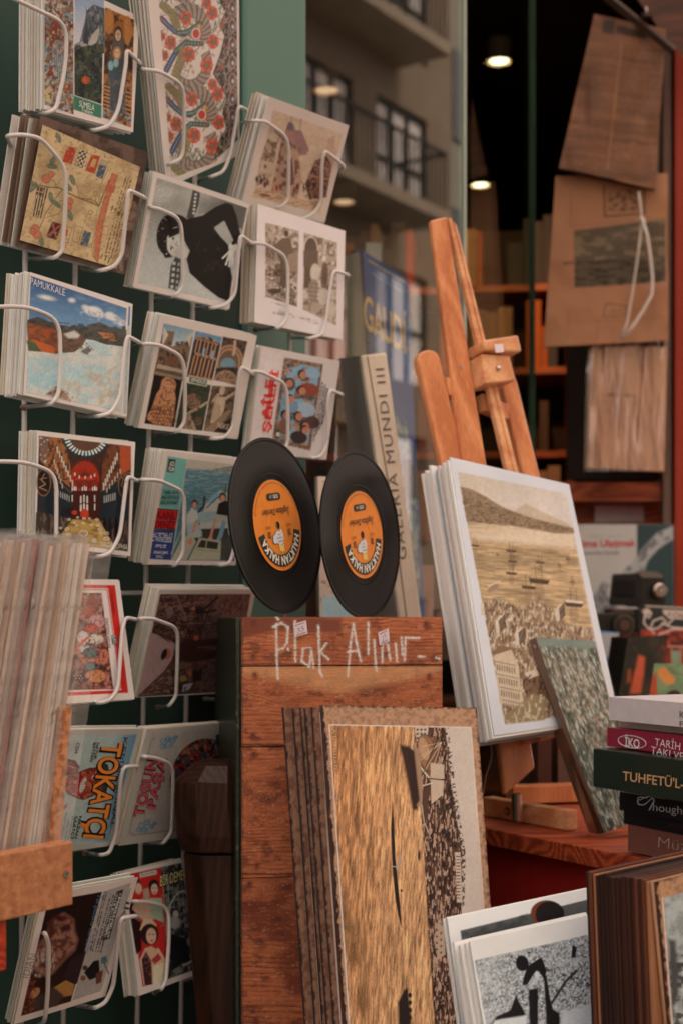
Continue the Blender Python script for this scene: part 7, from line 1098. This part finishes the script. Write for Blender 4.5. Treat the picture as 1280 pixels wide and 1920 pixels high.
    # rounded print corner
printed('photo_print', w3p, w3, WV, art_head, thick=.002, label='white bordered photo print of a dark haired head, behind the snowy photo', cat='print')
stack('photo_print', w3p, w3, 2, .004, 'rearmost prints behind the dark haired head print', 'white print edge, %s back behind the dark haired head print', cat='print', thick=.002, ms=[PAPERS[3]])
gq = [(1224, 1654), (1420, 1604), (1420, 2060), (1262, 2060)]
gpl = Plane(P(1224, 1654, .955), nrm(math.radians(45)))
def art_gray(c):
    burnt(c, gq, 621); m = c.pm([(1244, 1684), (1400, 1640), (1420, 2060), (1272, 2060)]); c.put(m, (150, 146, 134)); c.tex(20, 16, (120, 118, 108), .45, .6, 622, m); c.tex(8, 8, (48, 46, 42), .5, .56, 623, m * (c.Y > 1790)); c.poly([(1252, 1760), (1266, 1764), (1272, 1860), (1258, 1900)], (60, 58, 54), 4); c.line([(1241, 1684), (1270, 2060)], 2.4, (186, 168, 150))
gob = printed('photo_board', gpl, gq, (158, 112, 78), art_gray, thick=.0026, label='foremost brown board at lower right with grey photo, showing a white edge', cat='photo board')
random.seed(9); nB = 17
BM = [mat('board_edge_%d' % i, tuple(A(*c)), .75, noise=(40, .6), tile=(1, 1, .15), bump=(150, .4)) for i, c in enumerate(((50, 24, 14), (68, 32, 18), (38, 18, 12), (84, 42, 24), (140, 86, 54)))]
aa = [gpl.hit(*q) for q in gq]; aa[1] = aa[1] if aa[1][2] > 0 else aa[1]
zt3 = aa[0][2]; ex = unit((aa[1] - aa[0]) * [1, 1, 0])
for i in range(nB):
    o_ = -gpl.n * (.0036 + .0031 * i); dz = random.uniform(-.0015, .001); sh = random.uniform(-.001, .0012); p0_ = np.array([aa[0][0], aa[0][1], 0]) + o_ + ex * sh
    lean_ = ex * .018
    q = [p0_ + UP * (zt3 + dz), p0_ + ex * .26 + UP * (zt3 + dz), p0_ + ex * .26 + lean_ + UP * .803, p0_ + lean_ + UP * .803]
    MB().hexa(q, [p - gpl.n * random.uniform(.0024, .0029) for p in q]).obj('photo_board', BM[4] if i in (0, 14) else random.choice(BM[:4]), label='burnt edge of a brown board, %s back behind the grey photo board' % nth(i + 1), cat='photo board', group='brown boards packed edge on at lower right', bevel=.0004)
# ---------------------------------------------------------------- cabinet, camera, newspapers in the right background
CA = Plane(P(1150, 1000, 2.95), nrm(math.radians(-4)))
OW = wood('cabinet_orange_wood', tuple(A(150, 66, 28)), tuple(A(104, 36, 14)), 0, rough=.5)
cab = thing('orange_cabinet', P(1150, 1400, 3.0), 'orange wood cabinet behind the books at the right edge of the doorway', 'cabinet')
def cbx(name, x0, x1, y0, y1, w0, w1, m, parent=cab, bev=.001, pl=CA, **k):
    a = [pl.hit(x0, y0, -w0), pl.hit(x1, y0, -w0), pl.hit(x1, y1, -w0), pl.hit(x0, y1, -w0)]; return MB().hexa(a, [p - pl.n * (w1 - w0) for p in a]).obj(name, m, parent, bevel=bev, **k)
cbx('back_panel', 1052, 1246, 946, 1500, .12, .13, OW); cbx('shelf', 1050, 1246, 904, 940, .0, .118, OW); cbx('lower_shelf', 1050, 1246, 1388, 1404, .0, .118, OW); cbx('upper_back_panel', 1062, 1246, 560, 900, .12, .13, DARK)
BRP = mat('brown_post_paint', tuple(A(92, 62, 48)), .5, noise=(8, .3)); 
cbx('cabinet_post', 1242, 1258, -160, 1500, -.02, .02, BRP); cbx('dark_jamb', 1259, 1268, -160, 1500, .0, .06, DARK)
cbx('red_post', 1264, 1420, -160, 1500, -.03, .05, mat('red_gloss_paint', tuple(A(132, 36, 12)), .5, noise=(5, .3), coat=.0), parent=None, label='orange red painted wooden post at the right edge of the photo', cat='post')
cbx('lower_post', 1000, 1050, 1330, 1500, .02, .06, DARK)
NPL = Plane(P(1140, 400, 2.78), nrm(math.radians(-2))); NP2 = Plane(NPL.p - NPL.n * .03, NPL.n)
SEE = (136, 86, 56)
def art_news1(c):
    c.tex(30, 60, (112, 68, 42), .4, .7, 701)
    for k in range(44): y = 92 + k * 5.6; c.put(c.pm([(1100 - (y - 30) * .13, y), (1236, y + 8), (1236, y + 10.4), (1100 - (y - 30) * .13, y + 2.4)], .8) * (vnoise(c.X / 3, c.Y / 6, k) > .22) * .7, (60, 36, 24))
    c.poly([(1100, 96), (1102, 92), (1246, 100), (1246, 96)], (96, 60, 38)); c.poly([(1128, 40), (1150, 42), (1148, 70), (1126, 66)], (50, 34, 24), 1.5); c.poly([(1153, 52), (1210, 60), (1208, 76), (1152, 68)], (56, 38, 26), 2)
    c.grain(120, 8, .3, 705, None, 6); c.line([(1163, 84), (1136, 320)], 3, (120, 76, 48))
printed('old_newspaper', NPL, [(1112, 30), (1246, 58), (1226, 359), (1046, 318)], (98, 60, 38), art_news1, thick=.002, wave=(.016, 60, 90), edge=(80, 46, 28), label='upper old yellowed newspaper page hanging crooked above the framed one', cat='newspaper')
def art_news2(c):
    c.tex(40, 50, (140, 88, 56), .4, .7, 711); c.poly([(1074, 434), (1246, 412), (1246, 530), (1076, 540)], (70, 54, 36), 1.5); c.tex(20, 9, (100, 76, 52), .5, .6, 712, c.pm([(1076, 434), (1246, 412), (1246, 488), (1076, 494)])); c.tex(14, 5, (40, 28, 20), .5, .6, 713, c.pm([(1074, 492), (1246, 480), (1246, 530), (1076, 540)]))
    c.ring(1168, 382, 40, 26, 2, (60, 40, 28)) if False else c.line([(1130, 352), (1132, 408), (1206, 402), (1206, 352)], 3, (62, 42, 28)); c.tex(5, 5, (80, 54, 36), .5, .56, 714, c.pm([(1138, 356), (1200, 356), (1200, 396), (1138, 400)])); c.line([(1068, 360), (1068, 426), (1246, 408)], 1.5, (110, 70, 46))
    c.line([(1134, 570), (1128, 596), (1172, 592), (1172, 574), (1134, 570)], 1.8, (70, 50, 36)); c.line([(1066, 578), (1060, 640)], 1.3, (110, 72, 48)); c.line([(1064, 606), (1240, 596)], 1.3, (110, 72, 48)); c.line([(1120, 600), (1116, 640)], 1.3, (110, 72, 48)); c.micro((1138, 580), (1168, 580), (0, 10), 2, (100, 68, 46)); c.line([(1056, 496), (1076, 494)], 7, (104, 64, 40))
n2 = printed('old_newspaper', NP2, [(1040, 332), (1250, 326), (1250, 640), (1018, 652)], SEE, art_news2, thick=.002, wave=(.010, 70, 60), label='lower old newspaper page with wide dark picture, hanging below the crooked one', cat='newspaper')
pk_ = Plane(NPL.p - NPL.n * .05, nrm(math.radians(6)))
o = printed('wrapped_newspaper', pk_, [(1108, 646), (1250, 650), (1244, 884), (1100, 876)], (158, 104, 70), lambda c: (c.tex(5, 60, (126, 78, 50), .45, .6, 721, None, -6), c.micro((1120, 736), (1190, 740), (0, 9), 1, (80, 50, 34))), thick=.02, label='folded newspaper bundle in clear plastic below the hanging pages', cat='newspaper')
A0 = pk_.hit(1100, 640, .006); wavy(A0, pk_.hit(1250, 640, .006) - A0, pk_.hit(1094, 884, .006) - A0, 60, 12, pk_.n, .012, film('news_plastic', (.97, .95, .92), gloss=3.0, rough=.16, bump=(14, .25), ior=1.5, thin=.0), 'clear_plastic', o, seed=31, fu=22, fv=1.6)
PLS = mat('white_plastic_strip', tuple(A(176, 148, 126)), .35, coat=.3)
t = thing('plastic_tie', NPL.hit(1203, 412, .02), 'knotted white plastic strip looped in front of the lower newspaper', 'tie')
MB().tube(rnd([NPL.hit(x, y, .02) for x, y in ((1196, 360), (1203, 412), (1196, 470), (1186, 540), (1176, 600), (1164, 636))]), .0022, 7).obj('strip', PLS, t, smooth=True); MB().tube(rnd([NPL.hit(x, y, .024) for x, y in ((1203, 412), (1214, 450), (1219, 500), (1221, 550), (1200, 592), (1166, 636))]), [.003] * 26, 7).obj('strip', PLS, t, smooth=True) if False else MB().tube([NPL.hit(x, y, .024) for x, y in ((1203, 412), (1212, 440), (1218, 480), (1222, 520), (1221, 552), (1206, 580), (1188, 608), (1166, 636))], .0034, 7).obj('strip', PLS, t, smooth=True); MB().tube([NPL.hit(1199, 408, .022), NPL.hit(1208, 418, .022)], .005, 8).obj('knot', PLS, t, smooth=True)
rl = thing('hanging_rail', NPL.hit(1200, 60, .02), 'dark diagonal rail at the top from which the newspapers hang', 'rail'); MB().tube([NPL.hit(1120, -20, .03), NPL.hit(1262, 96, .03)], .009, 4).obj('rail_bar', mat('rail_dark', (.05, .03, .02), .5), rl); MB().cyl(NPL.hit(1211, 34, .03), UP, .012, .008, 12).obj('clip', mat('rail_dark', None), rl); MB().cyl(NPL.hit(1211, 28, .03), UP, .002, .016, 8).obj('clip_pin', PLS, rl)
MB().hexa([NPL.hit(1150, -60, .0), NPL.hit(1300, -60, .0), NPL.hit(1300, 130, .0), NPL.hit(1240, 60, .0)], [NPL.hit(x, y, -.02) for x, y in ((1150, -60), (1300, -60), (1300, 130), (1240, 60))]).obj('rail_board', wood('rail_board_wood', tuple(A(80, 42, 26)), tuple(A(50, 26, 16)), 0), rl)
RP = Plane(CA.hit(1150, 960, -.115), CA.n)
printed('pinned_note', Plane(RP.p + RP.n * .003, RP.n), [(1114, 934), (1205, 932), (1206, 979), (1114, 980)], (176, 146, 134), lambda c: (c.grad(1150, 972, 1150, 938, (176, 70, 72)),), label='pink and white note pinned to the orange cabinet back', cat='note', thick=.0008)
nt_ = bpy.data.objects['pinned_note']; MB().cyl(RP.hit(1155, 940, .003), RP.n, .004, .006, 14, r2=.003).obj('pin', MATS['screw_steel'], nt_, smooth=True)
MP = Plane(P(1150, 1000, 2.85), nrm(math.radians(-3), math.radians(4)))
def art_mag(c):
    c.poly([(1193, 983), (1262, 983), (1262, 1300), (1193, 1300)], (36, 50, 46)); c.micro((1090, 1003), (1162, 1003), (0, 7), 1, (140, 124, 110), 3)
    arm = [(1262, 985), (1262, 1010), (1232, 1030), (1214, 1050), (1206, 1072), (1196, 1082), (1165, 1076), (1175, 1062), (1190, 1050), (1200, 1032), (1230, 1000)]; c.poly(arm, (142, 130, 118), 2); c.tex(6, 10, (90, 84, 76), .5, .6, 731, c.pm(arm, 2), 40); h2 = [(1110, 1120), (1130, 1090), (1140, 1096), (1136, 1118), (1156, 1130), (1160, 1150), (1110, 1150)]; c.poly(h2, (120, 110, 102), 3); c.tex(5, 6, (80, 72, 68), .5, .6, 732, c.pm(h2, 2)); c.poly([(1060, 1180), (1262, 1180), (1262, 1300), (1060, 1300)], (100, 88, 78))
mg = printed('magazine', MP, [(1072, 983), (1262, 983), (1262, 1240), (1072, 1240)], (158, 142, 126), art_mag, label='white magazine with red title and a pale arm on dark green', cat='magazine', thick=.006)
write(mg, MP, 'İçime Ulaşmak', (1076, 1026), (1191, 1024), (0, -13), (160, 42, 34), bold=.025); write(mg, MP, 'Kemal Nuri SUNAR', (1090, 1040), (1160, 1040), (0, -7), (80, 68, 66))
# the box camera
CM = Plane(P(1200, 1110, 2.6), nrm(math.radians(-24))); BKM = mat('camera_leather', (.018, .017, .016), .5, bump=(250, .6)); CHR = mat('camera_chrome', (.5, .42, .36), .25, metal=1)
cm = thing('box_camera', CM.hit(1190, 1140), 'black vintage box camera with round chrome lens on its side', 'camera')
a = [CM.hit(x, y) for x, y in ((1146, 1076), (1200, 1074), (1200, 1138), (1140, 1134))]; MB().hexa(a, [p - CM.n * .05 for p in a]).obj('body', BKM, cm, bevel=.003)
C2 = Plane(a[1], nrm(math.radians(16))); b_ = [C2.hit(x, y, .001) for x, y in ((1201, 1074), (1246, 1084), (1248, 1134), (1201, 1138))]; MB().hexa(b_, [p - C2.n * .06 for p in b_]).obj('lens_board', BKM, cm, bevel=.002)
lc = C2.hit(1231, 1108, .001); MB().cyl(lc, C2.n, .0150, .013, 28, r2=.0138).obj('lens_ring', CHR, cm, smooth=True); MB().cyl(lc + C2.n * .0132, C2.n, .0108, .001, 24).obj('lens_glass', mat('lens_glass', (.12, .07, .05), .05, coat=1), cm); MB().cyl(lc + C2.n * .0143, C2.n, .0022, .002, 12).obj('lens_pin', CHR, cm)
pn = [CM.hit(x, y, .001) for x, y in ((1152, 1088), (1190, 1088), (1190, 1118), (1150, 1116))]; MB().hexa([p + CM.n * .002 for p in pn], pn).obj('front_panel', mat('camera_enamel', (.012, .012, .012), .25), cm, bevel=.001)
MB().hexa([CM.hit(x, y, .0) + UP * .003 for x, y in ((1196, 1072), (1232, 1076), (1240, 1082), (1202, 1082))], [p - UP * .004 for p in [CM.hit(x, y, .0) + UP * .003 for x, y in ((1196, 1072), (1232, 1076), (1240, 1082), (1202, 1082))]]).obj('viewfinder_lid', mat('lid_grey', (.35, .32, .28), .4), cm)
c2_ = thing('folding_camera', P(1150, 1175, 2.45), 'low black folding camera with ringed lens in front of the box camera', 'camera'); F2 = Plane(P(1150, 1165, 2.45), nrm(math.radians(8)))
a = [F2.hit(x, y) for x, y in ((1118, 1150), (1192, 1146), (1192, 1188), (1120, 1186))]; MB().hexa(a, [p - F2.n * .03 for p in a]).obj('body', BKM, c2_, bevel=.003)
lc = F2.hit(1166, 1172, .001); [MB().cyl(lc + F2.n * z_, F2.n, r_, h_, 28).obj(n_, m_, c2_) for z_, r_, h_, n_, m_ in ((0, .0210, .009, 'lens_barrel', BKM), (.0092, .0178, .0015, 'lens_ring', CHR), (.0108, .0155, .001, 'lens_collar', BKM), (.012, .0095, .001, 'lens_glass', mat('lens_glass', None)))]
a = [F2.hit(x, y) for x, y in ((1193, 1142), (1212, 1142), (1212, 1196), (1193, 1196))]; MB().hexa(a, [p - F2.n * .03 for p in a]).obj('side_block', BKM, c2_, bevel=.002)
WBk = Plane(P(1135, 1210, 2.3), nrm(math.radians(10), math.radians(4)))
printed('pale_box', WBk, [(1118, 1182), (1160, 1186), (1148, 1300), (1130, 1300)], (140, 128, 118), lambda c: (c.poly([(1118, 1180), (1160, 1182), (1158, 1188), (1118, 1187)], (84, 110, 134)), c.poly([(1130, 1232), (1150, 1234), (1148, 1262), (1134, 1258)], (70, 92, 112))), label='small white and blue box below the folding camera', cat='box', thick=.03)
DBk = Plane(P(1190, 1240, 2.18), nrm(math.radians(14), math.radians(4)))
def art_dark(c): c.tex(20, 30, (52, 40, 28), .45, .6, 741); c.poly([(1196, 1228), (1208, 1232), (1206, 1262), (1200, 1300), (1180, 1300), (1188, 1262), (1192, 1250)], (168, 70, 42), 2.5); c.poly([(1176, 1256), (1182, 1254), (1182, 1278), (1174, 1282)], (130, 56, 30), 2); c.tex(6, 5, (110, 36, 28), .55, .62, 742, c.pm([(1236, 1200), (1260, 1200), (1250, 1240), (1230, 1240)]))
db = printed('dark_book', DBk, [(1176, 1196), (1252, 1190), (1238, 1312), (1158, 1312)], (34, 30, 22), art_dark, label='dark glossy book with orange flame figure behind the white book', cat='book', thick=.004)
a = [DBk.hit(1176, 1196), DBk.hit(1158, 1312)]; b_ = [P(1155, 1193, 2.23), P(1138, 1312, 2.23)]; MB().hexa([b_[0], a[0], a[1], b_[1]], [p - DBk.n * .02 for p in (b_[0], a[0], a[1], b_[1])]).obj('spine', mat('black_spine', (.02, .02, .018), .4), db)
TPL = Plane(P(1240, 1200, 2.3), nrm(math.radians(-8), math.radians(3)))
def art_tin(c):
    c.poly([(1190, 1180), (1330, 1176), (1330, 1320), (1190, 1320)], (110, 44, 30)); c.tex(7, 6, (168, 52, 30), .46, .55, 751, c.pm([(1200, 1184), (1330, 1176), (1330, 1212), (1230, 1212)], 3)); c.tex(9, 9, (60, 26, 20), .5, .58, 752, c.pm([(1200, 1190), (1330, 1180), (1330, 1260), (1210, 1260)]))
    SW = (172, 142, 122)
    for p in ([(1204, 1146), (1214, 1142), (1220, 1150), (1216, 1158), (1208, 1154), (1206, 1168), (1216, 1180), (1232, 1178), (1248, 1166), (1240, 1158), (1224, 1164), (1218, 1178), (1226, 1188)], [(1240, 1168), (1258, 1176), (1280, 1178), (1330, 1172)], [(1234, 1190), (1260, 1180), (1330, 1178)], [(1252, 1170), (1262, 1160), (1244, 1150)]): c.line(p, 3.2, SW)
    c.ell(1211, 1147, 7, 6, SW); c.poly([(1240, 1143), (1330, 1146), (1330, 1164), (1252, 1160)], SW); c.line([(1210, 1136), (1330, 1142)], 3, (160, 136, 110)); c.poly([(1258, 1220), (1274, 1220), (1274, 1250), (1260, 1250)], (110, 120, 92)); c.line([(1250, 1212), (1330, 1214)], 4, (150, 100, 84)); c.line([(1258, 1214), (1258, 1250)], 2, (170, 104, 60)); c.line([(1276, 1214), (1276, 1250)], 2, (170, 104, 60))
tn_ = printed('decorated_book', TPL, [(1202, 1134), (1340, 1142), (1340, 1320), (1196, 1320)], (34, 34, 28), art_tin, label='colourful book with white scrollwork and name plate at the right edge', cat='book', thick=.012)
write(tn_, TPL, 'F.CHA', (1252, 1157), (1287, 1159), (0, -9), (60, 40, 34), bold=.0)
G2 = Plane(P(1250, 1280, 2.05), nrm(math.radians(-6), math.radians(5)))
def art_green(c): c.tex(20, 14, (90, 104, 70), .45, .6, 761); c.poly([(1230, 1256), (1246, 1250), (1254, 1262), (1266, 1272), (1262, 1282), (1248, 1284), (1240, 1276), (1234, 1268)], (178, 110, 50), 1.5); c.poly([(1216, 1270), (1230, 1262), (1232, 1312), (1214, 1312)], (150, 60, 32), 2); c.line([(1246, 1246), (1264, 1262), (1330, 1276)], 1.6, (96, 64, 34)); c.ell(1263, 1308, 16, 14, (50, 26, 20))
printed('green_book', G2, [(1226, 1244), (1340, 1246), (1340, 1320), (1214, 1320)], (104, 118, 78), art_green, label='green book with orange leaves just above the white book', cat='book', thick=.01)
riser = thing('stand_block', P(1230, 1330, 1.75), 'dark block hidden behind the book stack carrying cameras and small books', 'block'); MB().box(P(1245, 1150, 2.22) * [1, 1, 0] + UP * (SZ + .048), [.13, .0, 0], [0, .17, 0], [0, 0, .047]).obj('block_body', DK, riser); MB().box(P(1190, 1150, 2.55) * [1, 1, 0] + UP * (SZ + .104), [.11, .0, 0], [0, .13, 0], [0, 0, .103]).obj('block_body', DK, riser); MB().box(P(1200, 1150, 2.62) * [1, 1, 0] + UP * 1.238, [.06, .0, 0], [0, .04, 0], [0, 0, .020]).obj('block_body', DK, riser)
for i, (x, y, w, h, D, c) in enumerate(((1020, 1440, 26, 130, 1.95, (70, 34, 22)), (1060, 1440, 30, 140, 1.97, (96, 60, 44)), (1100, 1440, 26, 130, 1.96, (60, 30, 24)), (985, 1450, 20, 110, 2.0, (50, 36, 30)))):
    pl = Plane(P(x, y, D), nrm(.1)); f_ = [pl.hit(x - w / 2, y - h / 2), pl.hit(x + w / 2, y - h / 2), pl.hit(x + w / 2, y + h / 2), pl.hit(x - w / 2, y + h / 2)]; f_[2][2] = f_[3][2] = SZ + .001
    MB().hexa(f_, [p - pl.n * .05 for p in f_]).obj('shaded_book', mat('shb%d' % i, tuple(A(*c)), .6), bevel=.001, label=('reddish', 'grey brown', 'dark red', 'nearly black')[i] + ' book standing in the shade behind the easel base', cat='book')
bpy.data.objects.remove(_to)
